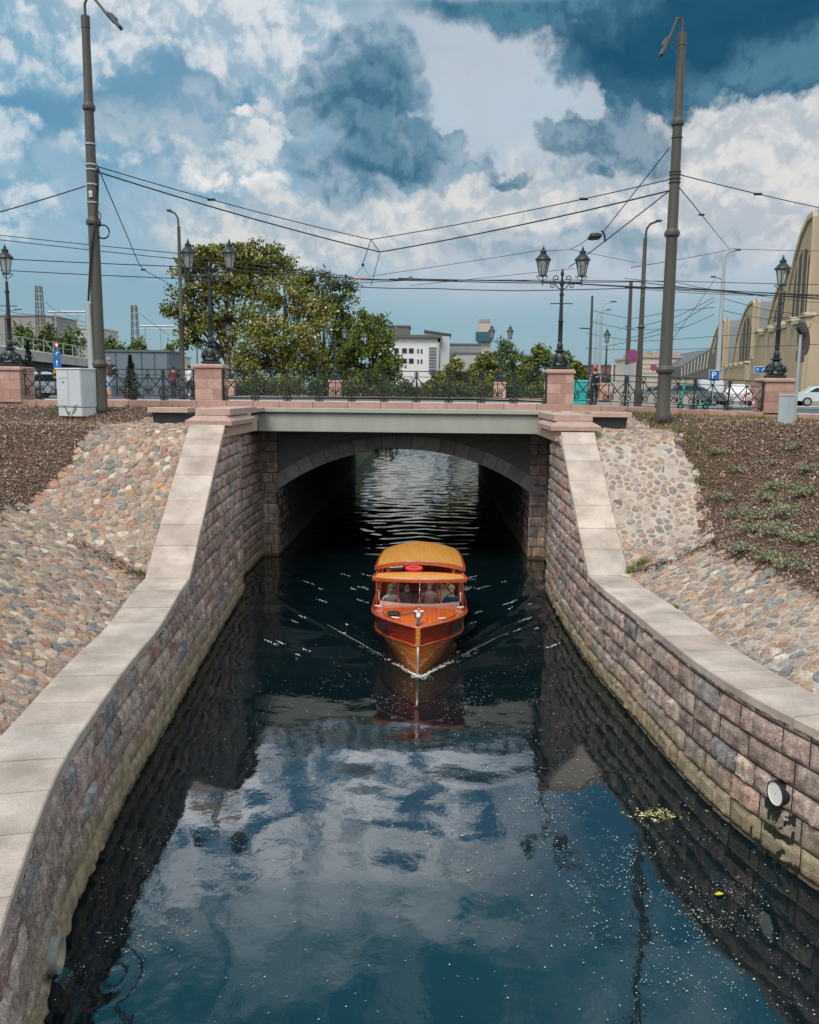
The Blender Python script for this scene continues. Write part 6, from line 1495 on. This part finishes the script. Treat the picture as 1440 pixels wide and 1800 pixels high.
# hedge of shrubs along the far canal edge
def shrub(c, rx, rz_, n, size, pal, label, seed, cat='shrub', name='leafy_shrub', group=None, blossom=0):
    root = thing(name, label, cat, c, group); g = random.Random(seed); mb = MB(); c = Vector(c)
    for k in range(7):
        a = k*.9+g.random(); mb.tube([c, c+Vector((math.cos(a)*rx*.5, math.sin(a)*rx*.5, rz_*.7))], [.02+.01*rz_, .006], 4)
    mb.build('stem', M_['bark'], root)
    L = [(c.x+g.uniform(-.6, .6)*rx, c.y+g.uniform(-.5, .5)*rx, c.z+rz_*g.uniform(.35, .75), rx*g.uniform(.4, .6), rx*g.uniform(.4, .6), rz_*.4) for _ in range(6)]
    mb = MB(); leaf_cloud(mb, L, n, size, pal, seed, blossom, .25); mb.build('foliage', M_['leaf'], root); return root
for i, (px, top) in enumerate(((440, 655), (500, 648), (560, 652), (625, 650), (700, 660), (740, 664), (800, 662), (850, 655), (905, 655), (960, 660))):
    q = at(px, 690, 76+(i % 3)); shrub((q.x, q.y, 5.2), 2.0, at(px, top+9, q.y).z-5.2, 2200, .12, GREENS if i % 2 else DARKG+GREENS[:2], ('dense shrub behind the far railing, number %s from the left end of the row' % ['one', 'two', 'three', 'four', 'five', 'six', 'seven', 'eight', 'nine', 'ten'][i]), 70+i, group='shrubs behind the far railing')
# creeping junipers on the right mulch bed
JUN = [(.20, .215, .13), (.25, .265, .17), (.16, .18, .10), (.30, .31, .21), (.19, .17, .10)]
jl = [(1300, 905, .5, 'grey green creeping juniper nearest the cobbles, left end'), (1340, 938, .65, 'broad creeping juniper just above the lower cobbles'), (1385, 950, .55, 'creeping juniper above the cobbles right of the broad one'), (1370, 935, .45, 'small creeping juniper behind the broad one'), (1378, 862, .55, 'upright pale juniper in the middle of the right bed'), (1330, 912, .4, 'short juniper between the broad one and the pale one'), (1425, 870, .5, 'juniper at the right edge level with the pale one'), (1405, 1000, .5, 'juniper low at the right edge beside the cobble border'), (1430, 950, .5, 'juniper at the right edge above the cobble border'), (1345, 820, .35, 'sparse thin juniper high in the right bed'), (1295, 830, .3, 'sparse low plant beside the upper cobbles'), (1400, 790, .35, 'sparse plant under the small cabinet')]
jl += [(1270, 880, .35, 'low juniper sprig beside the upper cobbles'), (1310, 970, .45, 'juniper hanging over the lower cobbles, left of the cobble border'), (1390, 905, .5, 'dense juniper between the pale one and the right edge'), (1350, 880, .4, 'small juniper left of the pale upright one'), (1420, 830, .4, 'thin juniper high at the right edge'), (1360, 985, .45, 'juniper sprawling onto the cobble border below the broad one'), (1260, 800, .3, 'thin sprig close to the right pole side of the bed')]
for i, (px, py, r, lb) in enumerate(jl):
    Y = 12
    while Y < 31 and at(px, py, Y).z > terr(at(px, py, Y).x, Y, 1): Y += .05
    q = at(px, py, Y); shrub((q.x, q.y, q.z-.05), r*1.15, .28, 1100 if (i < 9 or i > 11) else 320, .024, JUN, lb, 90+i, 'plant', 'creeping_juniper', 'creeping junipers on the right bed')
# weeds and dry grass at the tops of the beds and in cracks
mb = MB(); g = random.Random(77)
def tuft(x, y, z, h, n, pal):
    for k in range(n):
        a = g.random()*6.28; l = h*g.uniform(.5, 1.1); d = Vector((math.cos(a), math.sin(a), 0)); p = Vector((x, y, z))+d*g.uniform(0, .06); w = Vector((-d.y, d.x, 0))*.008
        t = p+d*l*g.uniform(.2, .7)+Vector((0, 0, l)); m_ = p.lerp(t, .5)+Vector((0, 0, .1*l)); mb.add([p-w, p+w, m_+w, t, m_-w], [(0, 1, 2, 4), (4, 2, 3)], g.choice(pal))
DRY = [(.20, .17, .08), (.13, .14, .05), (.26, .21, .11), (.10, .12, .04)]
for k in range(420):
    x, y = g.uniform(6.8, 18), 31.9-abs(g.gauss(0, 1.1)); 
    if x > bnd(RB, y)+.1: tuft(x, y, terr(x, y, 1), g.uniform(.08, .26), 9, DRY)
for k in range(330):
    y = g.uniform(24, 31); x = bnd(RB, y)+abs(g.gauss(0, .5)); tuft(x, y, terr(x, y, 1), g.uniform(.05, .18), 8, DRY)
for k in range(1900):
    x, y = g.uniform(7, 16), g.uniform(16, 31)
    if nz(x*.7, y*.7, 3) < -.15: continue
    if x > bnd(RB, y)+.2: tuft(x, y, terr(x, y, 1), g.uniform(.04, .13), 6, DRY)
for k in range(200):
    x, y = g.uniform(-18, -9), 31.9-abs(g.gauss(0, .9))
    if x < bnd(LB, y): tuft(x, y, terr(x, y, -1), g.uniform(.05, .2), 7, DRY)
for x, y in ((5.0, 20.95), (5.05, 21.1), (5.2, 21.2), (5.35, 21.15), (5.5, 21.25), (5.25, 17.9), (-6.5, 19.1), (-6.7, 19.2)):
    for k in range(3): tuft(x+g.gauss(0, .05), y+g.gauss(0, .04), terr(x, y, 1 if x > 0 else -1)+.04, .16, 9, [(.14, .17, .03), (.2, .22, .05)])
tag(mb.build('grass', M_['leaf']), kind='stuff')
# dead leaves gathered in the gutter between the slopes
mb = MB()
for s in (-1, 1):
    for k in range(420):
        t = g.random(); x = (-6.3-2.2*t**1.3) if s < 0 else (4.95+2.1*t); y = (18.9+.9*t if s < 0 else 20.95-.2*t)+g.gauss(0, .10+.08*t); z = terr(x, y, s)+.05+.03*g.random(); r_ = g.uniform(.02, .05); a = g.random()*6
        mb.add([(x-r_*math.cos(a), y-r_*math.sin(a), z), (x+r_*.5*math.sin(a), y-r_*.5*math.cos(a), z+.02), (x+r_*math.cos(a), y+r_*math.sin(a), z), (x-.4*r_*math.sin(a), y+.4*r_*math.cos(a), z+.01)], [(0, 1, 2, 3)], g.choice([(.10, .06, .04), (.06, .04, .03), (.18, .12, .08)]))
tag(mb.build('dead_leaves', M_['chips']), kind='stuff')
# creeper hanging from the arch crown
q = at(683, 792, 34.2); iv = thing('hanging_creeper', 'thin leafy creeper hanging from the crown of the bridge arch', 'creeper', (q.x, 34.3, q.z)); mb = MB(); mc = MB(); g = random.Random(5)
for k in range(11):
    x = q.x+g.uniform(-.55, .40); L = g.uniform(.12, .5); pts = [(x, 34.25, q.z+.1), (x+g.uniform(-.04, .04), 34.2, q.z-L*.5), (x+g.uniform(-.08, .08), 34.2, q.z-L)]; mb.tube(pts, .006, 3)
    for i in range(int(L*60)):
        t = g.random(); c = Vector(pts[0]).lerp(Vector(pts[2]), t)+Vector((g.gauss(0, .03), g.gauss(0, .03), 0)); s = g.uniform(.018, .04); mc.add([c+Vector((-s, 0, 0)), c+Vector((0, .01, -s)), c+Vector((s, 0, .005)), c+Vector((0, -.01, s*.7))], [(0, 1, 2, 3)], g.choice(DARKG))
mb.build('stem', M_['bark'], iv); mc.build('foliage', M_['leaf'], iv)
# little weeds in front of the cabinet
for i, (dx, h, lb) in enumerate(((-.45, .5, 'spindly weed at the left foot of the pale grey cabinet'), (.32, .6, 'taller spindly weed before the right door of the pale grey cabinet'))):
    x, y = rot(dx, -.75); z = terr(x, y, -1); root = thing('spindly_weed', lb, 'weed', (x, y, z)); g = random.Random(i); mb = MB()
    for k in range(7):
        a = g.random()*6; t = Vector((x+math.cos(a)*.22, y+math.sin(a)*.1, z+h*g.uniform(.5, 1))); mb.tube([(x, y, z), Vector((x, y, z)).lerp(t, .5)+Vector((0, 0, .08)), t], .006, 4, (.10, .11, .05))
        for q in range(5): c = Vector((x, y, z)).lerp(t, .4+.6*g.random()); s = .04; mb.add([c, c+Vector((s, 0, .02)), c+Vector((s*1.6, 0, .05)), c+Vector((s*.4, 0, .04))], [(0, 1, 2, 3)], (.10, .12, .05))
    mb.build('stem', M_['leaf'], root)
# conifers on the left
def conifer(px, Y, zb, ptop, wpx, label, seed):
    x = at(px, 690, Y).x; zt = at(px, ptop, Y).z; root = thing('conifer_tree', label, 'tree', (x, Y, zb), 'small conifers behind the left railing'); r = random.Random(seed); H = zt-zb
    mb = MB(); mb.tube([(x, Y, zb), (x, Y, zt)], [.05, .01], 6); mb.build('trunk', M_['bark'], root); W2 = wpx*Y/1500/2; mb = MB(); g = np.random.default_rng(seed); C, A, B, K = [], [], [], []
    for k in range(1500):
        t = r.random()**1.2; a = r.random()*6.28; lay_ = .75+.25*math.sin(t*26+a); rad = W2*(1-t)*lay_*math.sqrt(r.random())*1.1+.02; c = (x+math.cos(a)*rad, Y+math.sin(a)*rad, zb+.15+t*H*.97-.15*rad); C.append(c); l = .08
        A.append((math.cos(a)*l, math.sin(a)*l, r.uniform(-.03, .06))); B.append((-math.sin(a)*.03, math.cos(a)*.03, r.uniform(-.02, .03))); q = r.uniform(.6, 1.3); K.append((.035*q, .05*q, .016*q))
    mb.quads(np.array(C), np.array(A), np.array(B), np.array(K)); mb.build('crown', M_['leaf'], root)
conifer(231, 46, 6.2, 627, 42, 'small dark conifer in a pot before the grey kiosk', 3)
conifer(53, 50, 6.2, 602, 44, 'small loose conifer beside the left single lantern base', 4)
q = at(231, 690, 46); pt = thing('plant_pot', 'dark round pot holding the small conifer', 'pot', (q.x, 46, 6.15)); mb = MB(); mb.lathe((q.x, 46, 6.15), [(.28, 0), (.36, .4), (.39, .42), (.39, .48), (.33, .48), (.32, .40)], 14, col=(.10, .06, .045)); mb.build('body', M_['paint'], pt, smooth=35)

# ================================================================== BUILDINGS
def windows(root, m, c0, ux, n, rows, w, h, dx, dz, nrm, name='window', frame=(.5, .5, .5), mull=True):
    """grid of windows on a wall: each a frame with its pane"""
    for r in range(rows):
        for k in range(n):
            p = Vector(c0)+ux*(k*dx)+Vector((0, 0, r*dz)); mb = MB()
            P = [p-ux*w/2, p+ux*w/2, p+ux*w/2+Vector((0, 0, h)), p-ux*w/2+Vector((0, 0, h))]
            mb.prism(P, nrm*.02, nrm*.08, frame); f = mb.build(name, M_['paint'], root)
            q = [a+(p+Vector((0, 0, h/2))-a)*.12 for a in P]; mb = MB(); mb.prism(q, nrm*.07, nrm*.11, (.03, .04, .05)); mb.build('pane', M_['wglass'], f)
NY = Vector((0, -1, 0)); UX = Vector((1, 0, 0))
# white building in the middle
YB = 150; a, b = at(672, 690, YB), at(790, 690, YB); x0, x1 = at(655, 690, YB).x, at(768, 690, YB).x; zt = at(720, 594, YB).z
wb = thing('white_building', 'white modernist building with rows of windows and a louvred stair strip behind the trees', 'building', ((x0+x1)/2, YB, 5.9))
mb = MB(); mb.box(((x0+x1)/2, YB+6, (5.9+zt)/2), (x1-x0, 12, zt-5.9), col=(.62, .62, .62)); mb.build('wall', M_['paint'], wb)
mb = MB(); mb.box(((x0+x1)/2+.2, YB+5.7, zt+.25), (x1-x0+1.0, 12.8, .5), col=(.10, .10, .10)); mb.build('roof', M_['paint'], wb)
mb = MB(); x2 = at(788, 690, YB+2).x; mb.box(((x1+x2)/2+.3, YB+8, (5.9+zt+.4)/2), (x2-x1-.4, 14, zt-5.9+.4), col=(.42, .45, .47)); mb.build('stair_tower', M_['paint'], wb)
q = at(760, 690, YB); mb = MB()
for k in range(9): zq = at(760, 612+k*5.4, YB).z; mb.box((q.x, YB-.06, zq), (1.3, .16, .32), col=(.13, .14, .15))
mb.build('louvre_strip', M_['paint'], wb)
for py in (612, 630): 
    for px in (711, 723): windows(wb, None, at(px, py+9, YB)-Vector((0, 0, 0)), UX, 1, 1, .9, .9, 1, 1, NY)
    windows(wb, None, at(735, py+9, YB), UX, 2, 1, .3, .75, .6, 1, NY); windows(wb, None, at(697, py+9, YB), UX, 1, 1, .9, .9, 1, 1, NY)
pn = thing('dark_penthouse', 'dark ribbed rooftop box behind the white building', 'building', (at(702, 600, 160).x, 160, 6)); xx0, xx1 = at(683, 600, 160).x, at(719, 600, 160).x; z1 = at(700, 573, 160).z
mb = MB(); mb.box(((xx0+xx1)/2, 165, (6+z1)/2), (xx1-xx0, 8, z1-6), col=(.10, .10, .10)); mb.build('wall', mat('ribbed_dark_metal', vc=True, rough=.6, var=.3, scale=1.2, stretch=(8, 8, .1)), pn)
mb = MB(); mb.box(((xx0+xx1)/2, 165, z1+.12), (xx1-xx0+.4, 8.4, .24), col=(.15, .15, .15)); mb.build('roof', M_['paint'], pn)
gb = thing('slanted_roof_building', 'pale building with a slanted dark roof behind the white one', 'building', (at(750, 600, 175).x, 175, 6))
xx0, xx1 = at(718, 600, 175).x, at(790, 600, 175).x; zA, zB = at(750, 583, 175).z, at(790, 590, 175).z
mb = MB(); mb.prism([(xx0, 175, 6), (xx1, 175, 6), (xx1, 175, zB), ((xx0+xx1)/2, 175, zA), (xx0, 175, zA-1)], (0, 0, 0), (0, 12, 0), (.36, .37, .38)); mb.build('wall', M_['paint'], gb)
mb = MB(); mb.prism([((xx0+xx1)/2-1, 174.6, zA), (xx1+.4, 174.6, zB), (xx1+.4, 174.6, zB+.35), ((xx0+xx1)/2-1, 174.6, zA+.35)], (0, 0, 0), (0, 13, 0), (.07, .07, .075)); mb.build('roof', M_['paint'], gb)
def block(name, label, px0, px1, ptop, Y, col, depth=12, rows=2, cols=5, roof=(.13, .13, .14), wsz=(.9, 1.1), zb=5.9):
    xa, xb = at(px0, 690, Y).x, at(px1, 690, Y).x; zt = at((px0+px1)/2, ptop, Y).z; root = thing(name, label, 'building', ((xa+xb)/2, Y, zb))
    mb = MB(); mb.box(((xa+xb)/2, Y+depth/2, (zb+zt)/2), (xb-xa, depth, zt-zb), col=col); mb.build('wall', mat('plaster', vc=True, rough=.85, var=.12, scale=.6), root)
    mb = MB(); mb.box(((xa+xb)/2, Y+depth/2, zt+.15), (xb-xa+.4, depth+.4, .3), col=roof); mb.build('roof', M_['paint'], root)
    if rows: windows(root, None, (xa+(xb-xa)/cols/2, Y, zb+.5+(zt-zb)*.12), UX, cols, rows, wsz[0], min(wsz[1], (zt-zb)/rows*.55), (xb-xa)/cols, (zt-zb)/rows*.92, NY)
    return root
block('grey_building', 'long grey building stepping down right of the white one', 786, 845, 606, 190, (.22, .23, .24), 20, 2, 7)
block('grey_building', 'lower pale grey building behind the round trees', 800, 872, 622, 165, (.36, .37, .37), 12, 1, 8)
tw = thing('water_tower', 'stubby stone tower with a crenellated top and a glass storey beneath', 'tower', (at(851, 600, 240).x, 240, 6)); xt = at(852, 600, 240).x
mb = MB(); mb.box((xt, 243, (6+at(852, 584, 240).z)/2), (3.6, 4, at(852, 584, 240).z-6), col=(.42, .38, .34)); zt2 = at(852, 567, 240).z; z3 = at(852, 584, 240).z; mb.box((xt, 243, (z3+zt2)/2), (3.3, 4, zt2-z3), col=(.44, .38, .33)); mb.build('shaft', M_['paint'], tw)
mb = MB()
for dx in (-1.3, -.45, .45, 1.3): mb.box((xt+dx, 242.5, zt2+.5), (.62, 3, 1.2), col=(.30, .29, .27))
mb.build('battlement', M_['paint'], tw); mb = MB(); mb.box((xt-.2, 240.3, z3-1.2), (4.6, 1.2, 2.6)); mb.build('glass_storey', mat('teal_glass', (.03, .10, .13), .1), tw)
# beige building and sheds on the right
bb = block('beige_building', 'low beige stone clad building behind the no stopping signs', 1118, 1203, 629, 120, (.50, .44, .37), 14, 0, 1, (.36, .32, .29))
xa, xb = at(1118, 690, 120).x, at(1203, 690, 120).x; mb = MB()
for py in (640, 648, 656, 664, 672): zq = at(1160, py, 120).z; mb.box(((xa+xb)/2, 119.97, zq), (xb-xa, .05, .05), col=(.30, .26, .22))
mb.build('cladding_joint', M_['paint'], bb); mb = MB(); zq = at(1160, 624, 120).z; mb.box(((xa+xb)/2, 126, zq), (xb-xa-1, 10, 1.1), col=(.34, .30, .28)); mb.build('attic', mat('stained_attic', vc=True, rough=.9, var=.45, scale=1.5), bb)
sh_ = thing('market_shed', 'shed with a steep glazed roof strip left of the far market gable', 'shed', (at(1220, 690, 112).x, 112, 6)); P = [at(1197, 680, 112), at(1197, 644, 112), at(1250, 613, 112), at(1262, 640, 112), at(1240, 680, 112)]
mb = MB(); mb.prism([(p.x, p.y, p.z) for p in P], (0, 0, 0), (0, 16, 0), (.10, .10, .095)); mb.build('roof', M_['paint'], sh_)
mb = MB(); 
for k in range(9): t = k/8; A = P[1].lerp(P[2], t*.9+.03); B = P[0].lerp(P[4], t*.9+.03); mb.tube([A+Vector((0, -.06, -.2)), A.lerp(B, .5)+Vector((0, -.06, 0))], .07, 4, (.40, .41, .42))
mb.build('glazing_bar', M_['paint'], sh_)
mb = MB(); q = at(1232, 690, 111); mb.box((q.x, 113, 7.2), (6.0, 3, 2.8), col=(.42, .35, .24)); mb.build('wall', M_['paint'], sh_)
block('red_brick_building', 'far low red brick building behind the distant poles', 1035, 1115, 643, 210, (.16, .085, .07), 14, 1, 6)
block('far_grey_roofs', 'far flat grey roofs at the horizon behind the small trees', 985, 1050, 664, 260, (.24, .24, .24), 14, 1, 6)
block('long_low_hall', 'long low pale hall at the end of the street right of the poles', 1060, 1260, 668, 150, (.36, .35, .33), 10, 1, 14)
# market halls
plas = mat('ochre_plaster', (.40, .325, .215), .88, var=.22, scale=.5, bump=.05, bscale=8, col2=(.31, .245, .155), stretch=(1, 1, .3))
plas2 = mat('ochre_plaster_trim', (.38, .315, .215), .88, var=.15, scale=.4)
zinc = mat('ribbed_zinc_roof', (.24, .265, .285), .45, .25, var=.22, scale=.35, stretch=(1, 1, .2))
recess_shade = mat('arch_recess_shade', (.065, .055, .042), .8, var=.3, scale=.4)  # flat panel colour carries the shade of deep window openings
D = Vector((.16, .987, 0)).normalized(); NRM = Vector((-.987, .16, 0)); AX = Vector((1.0, .02, 0)).normalized()
def gable_profile(w, h, he, n=9):
    """half width, height: steep faceted arch"""
    # the near flank drops in a plain pier, the far flank runs down in a long faceted curve
    L = [(w, 0), (w*.98, he*.55), (w*.93, he*.95), (w*.80, h*.66), (w*.60, h*.83), (w*.38, h*.94), (w*.16, h*.995), (-w*.02, h), (-w*.055, h*.97), (-w*.06, h*.90), (-w*.06, 0)]
    return L[::-1]
def hall(k, c, w, h, label):
    root = thing('market_hall', label, 'market hall', c, 'row of arched market halls'); c = Vector(c)
    P = lambda u, v, o=0.0: c+D*u+Vector((0, 0, v))+NRM*o
    prof = gable_profile(w, h, h*.45)
    mb = MB(); mb.prism([P(u, v) for u, v in prof], NRM*0, NRM*-1.2); mb.build('gable_wall', plas, root)
    # projecting outer rib of the gable and inner arch bands
    mb = MB()
    for f, o, tck in ((1.0, .25, .6),):
        pr = [(u*f, v*(f if v > 1 else 1)) for u, v in prof]
        for (u0, v0), (u1, v1) in zip(pr[:-1], pr[1:]):
            mb.add([P(u0, v0, o), P(u1, v1, o), P(u1*(1-tck/w), v1-tck*(v1 > 1), o), P(u0*(1-tck/w), v0-tck*(v0 > 1), o), P(u0, v0, 0), P(u1, v1, 0), P(u1*(1-tck/w), v1-tck*(v1 > 1), 0), P(u0*(1-tck/w), v0-tck*(v0 > 1), 0)], [(0, 1, 2, 3), (0, 4, 5, 1), (3, 2, 6, 7), (1, 5, 6, 2)])
    mb.build('gable_rib', plas2, root)
    # tall arched window with mullions
    ww, wz0, wz1, uc = w*.30, h*.30, h*.80, w*.26; pts = [(uc-ww, wz0), (uc+ww, wz0)]+[(uc+ww*math.cos(a), wz1-ww*.9+ww*1.1*math.sin(a)) for a in [math.pi*i/10 for i in range(11)]]
    mb = MB(); mb.prism([P(u, v) for u, v in pts], NRM*.02, NRM*.08); wn_ = mb.build('arched_window', recess_shade, root)
    mb = MB()
    for i in range(3):
        u = -ww*.6+ww*1.2*i/2; top = wz1-ww*.9+ww*1.1*math.sqrt(max(0, 1-(u/ww)**2)); u += uc; mb.prism([P(u-.2, wz0), P(u+.2, wz0), P(u+.2, top), P(u-.2, top)], NRM*.05, NRM*.11)
    mb.build('mullion', plas2, wn_)
    # barrel roof running back
    mb = MB(); L = 36; rings = []
    for i in range(2):
        o = AX*(.3+L*i); rings.append([c+D*(u*1.012)+Vector((0, 0, v+.12))+o+D*0 for u, v in prof])
    mb.loft(rings, cap=False); mb.build('barrel_roof', zinc, root)
    # standing seams / glazed strip on the near side of the barrel
    mb = MB()
    for i in range(9):
        for (u0, v0), (u1, v1) in zip(prof[:-1], prof[1:]):
            if max(u0, u1) > w*.5: continue
            a = c+D*(u0*1.02)+Vector((0, 0, v0+.18))+AX*(.5+i*3.6); b = c+D*(u1*1.02)+Vector((0, 0, v1+.18))+AX*(.5+i*3.6); mb.tube([a, b], .09, 4)
    mb.build('roof_seam', zinc, root)
    # low front wing with pilasters and stepped cornice
    zw = 8.2 if k == 0 else 6.6; Lw = 12.0
    mb = MB(); mb.prism([P(-Lw, 0), P(Lw, 0), P(Lw, zw), P(-Lw, zw)], NRM*0.3, NRM*2.6); mb.build('front_wing', plas, root)
    mb = MB()
    for i in range(9):
        u = -Lw+1.2+i*(2*Lw-2.4)/8; hh = zw+(.7 if i % 2 == 0 else .2)
        mb.prism([P(u-1.1, 0), P(u+1.1, 0), P(u+1.1, hh), P(u-1.1, hh)], NRM*2.4, NRM*3.0)
    mb.build('pilaster', plas, root)
    mb = MB()
    for i in range(9):
        u = -Lw+1.2+i*(2*Lw-2.4)/8; hh = zw+(.7 if i % 2 == 0 else .2)
        mb.prism([P(u-1.35, hh), P(u+1.35, hh), P(u+1.2, hh+.4), P(u-1.2, hh+.4)], NRM*2.1, NRM*3.2)
    mb.prism([P(-Lw, zw-.35), P(Lw, zw-.35), P(Lw, zw+.1), P(-Lw, zw+.1)], NRM*2.5, NRM*2.95); mb.build('cornice', plas2, root)
    mb = MB()
    for i in range(8):
        u = -Lw+1.2+(i+.5)*(2*Lw-2.4)/8; mb.prism([P(u-.8, 1.0 if i % 2 else .1), P(u+.8, 1.0 if i % 2 else .1), P(u+.8, 4.6), P(u-.8, 4.6)], NRM*2.55, NRM*2.66)
    mb.build('wing_window', recess_shade, root)
    return root
for i, (px, py, Y, lb) in enumerate(((1432, 371, 98, 'nearest yellow market hall with a tall arched gable at the right edge'), (1393, 468, 139, 'second market hall half hidden behind the right lantern'), (1325, 527, 178, 'third market hall gable with its arched window fully seen'), (1274, 560, 219, 'farthest market hall gable beside the twin armed lamp post'))):
    t = at(px, py, Y); zb = 5.6; hall(i, (t.x, Y, zb), (11.5, 18, 20, 24)[i], t.z-zb, lb)
# plain near wall of the hall at the right edge with a small sign
# ---- left: viaduct, hedge, masts, kiosk, roofs
def vz(px, py, Y): return at(px, py, Y)
vd = thing('railway_viaduct', 'long low concrete railway viaduct descending behind the left lantern', 'viaduct', (at(60, 640, 95).x, 95, 6)); A0, A1 = at(-60, 600, 92), at(190, 636, 112)
B0, B1 = at(-60, 622, 92), at(190, 648, 112)
mb = MB(); mb.prism([A0, A1, B1, B0], (0, -.2, 0), (0, 9, 0)); mb.build('deck', M_['conc'], vd)
mb = MB(); mb.prism([B0+Vector((0, .6, 0)), B1+Vector((0, .6, 0)), Vector((B1.x, B1.y+.6, 6)), Vector((B0.x, B0.y+.6, 6))], (0, 1.0, 0), (0, 7.5, 0)); mb.build('underside_shade', M_['dark'], vd)  # dark block standing in for the shade under the deck
mb = MB()
for k in range(15):
    t = k/14; p = A0.lerp(A1, t); mb.tube([p, p+Vector((0, 0, 1.5))], .06, 5)
    if k: mb.tube([A0.lerp(A1, (k-1)/14)+Vector((0, 0, 1.4)), p+Vector((0, 0, 1.4))], .04, 4); mb.tube([A0.lerp(A1, (k-1)/14)+Vector((0, 0, .8)), p+Vector((0, 0, .8))], .03, 4)
    if k % 3 == 1: mb.tube([p+Vector((1.0, .5, 0)), p+Vector((.1, .2, 1.4))], .05, 4)
mb.build('guard_rail', M_['galv'], vd)
for i, (px, top, Y, w) in enumerate(((15, 566, 100, 52), (62, 572, 102, 50), (105, 580, 106, 46), (150, 590, 110, 42), (192, 592, 114, 46), (228, 598, 118, 36), (283, 604, 118, 28))):
    q = at(px, 640, Y); shrub((q.x, Y+4, 9.0), w*Y/1500/2*1.15, at(px, top, Y+4).z-9.0, 1300, .20, DARKG+GREENS[:1], 'bushy dark tree on the railway bank, ' + ['left edge', 'second', 'third', 'fourth', 'fifth', 'sixth', 'right end by the tree'][i] + ' in the row', 140+i, 'tree', 'leafy_tree', 'bushy trees along the railway bank')
def lattice(px, Y, zb, pt, label):
    x = at(px, 690, Y).x; zt = at(px, pt, Y).z; root = thing('lattice_mast', label, 'mast', (x, Y, zb), 'lattice railway masts'); H = zt-zb; mb = MB(); w0, w1 = .62, .34; m = mat('rusty_lattice', (.10, .075, .065), .8)
    cs = [(-1, -1), (1, -1), (1, 1), (-1, 1)]
    for a, b in cs: mb.tube([(x+a*w0, Y+b*w0, zb), (x+a*w1, Y+b*w1, zt)], .06, 4)
    n = int(H/1.1)
    for k in range(n):
        t0, t1 = k/n, (k+1)/n
        for i in range(4):
            a, b = cs[i], cs[(i+1) % 4]; wa, wb_ = w0+(w1-w0)*t0, w0+(w1-w0)*t1
            mb.tube([(x+a[0]*wa, Y+a[1]*wa, zb+H*t0), (x+b[0]*wb_, Y+b[1]*wb_, zb+H*t1)], .035, 3); mb.tube([(x+b[0]*wa, Y+b[1]*wa, zb+H*t0), (x+a[0]*wb_, Y+a[1]*wb_, zb+H*t1)], .035, 3)
    mb.build('lattice', m, root)
lattice(77, 125, 9, 502, 'rusty lattice mast rising from the railway bank right of the left lantern'); lattice(241, 135, 9, 536, 'rusty lattice mast right of the left tall pole')
def gantry(px0, px1, py, Y, label, posts):
    a, b = at(px0, py, Y), at(px1, py, Y); root = thing('catenary_gantry', label, 'gantry', a, 'railway catenary gantries'); mb = MB(); mb.tube([a, b], .14, 5); mb.tube([a-Vector((0, 0, .5)), b-Vector((0, 0, .5))], .08, 5); mb.build('beam', M_['galv'], root)
    for px in posts: q = at(px, py, Y); mb = MB(); mb.tube([q, (q.x, Y, 8)], .13, 5); mb.build('post', M_['galv'], root)
gantry(85, 165, 548, 128, 'railway gantry between the first lattice mast and the tall pole', (97, 136)); gantry(246, 305, 573, 138, 'railway gantry right of the second lattice mast', (255, 282))
wire([at(80, 530, 125), at(110, 548, 127), at(170, 570, 130)], 'far railway wire sagging right from the first lattice mast', .03, .4); wire([at(-20, 540, 120), at(77, 555, 125), at(160, 575, 130)], 'far railway wire crossing the first lattice mast', .03, .2)
wire([at(245, 550, 135), at(300, 590, 138)], 'far railway wire sagging right from the second lattice mast', .03, .2)
block('long_grey_roofs', 'long grey roofed block beyond the railway on the left edge', -30, 98, 556, 200, (.25, .24, .23), 14, 1, 14, (.17, .17, .18))
block('pale_building', 'pale long building with a light roof behind the left tall pole', 98, 180, 578, 210, (.42, .41, .38), 12, 1, 9, (.36, .38, .40))
block('cream_building', 'cream building with blue grey roof between the tall pole and the big tree', 232, 310, 626, 190, (.50, .42, .30), 12, 1, 9, (.26, .32, .37))
block('low_white_hall', 'low white hall with a striped front right of the grey kiosk', 296, 345, 648, 120, (.55, .56, .57), 10, 1, 4, (.30, .32, .33))
ks = thing('grey_kiosk', 'blue grey panelled kiosk building behind the left railing', 'kiosk', (at(230, 690, 62).x, 62, 6)); x0, x1 = at(160, 690, 62).x, at(298, 690, 62).x; zt = at(230, 618, 62).z
mb = MB(); mb.box(((x0+x1)/2, 64, (5.9+zt)/2), (x1-x0, 4, zt-5.9), col=(.13, .165, .20)); mb.build('wall', M_['paint'], ks)
mb = MB()
for k in range(7): mb.box((x0+(x1-x0)*(k+.02)/6.1, 61.97, (7.6+zt)/2), (.035, .04, zt-7.6), col=(.06, .08, .10))
mb.box(((x0+x1)/2, 61.96, 7.55), (x1-x0, .04, .05), col=(.06, .08, .1)); mb.build('panel_joint', M_['paint'], ks)
mb = MB()
for k in range(46): mb.box((x0+.1+(x1-x0-.2)*k/45, 61.95, 6.75), (.03, .03, 1.45), col=(.22, .26, .29))
mb.build('slat_skirt', M_['paint'], ks); mb = MB(); mb.box(((x0+x1)/2, 64, zt+.06), (x1-x0+.2, 4.2, .14), col=(.10, .13, .15)); mb.build('roof', M_['paint'], ks)
# every building, wall and bridge is a thing of its own
for o in SC.objects:
    if o.parent is None and 'category' in o and 'kind' not in o: o['kind'] = 'thing'
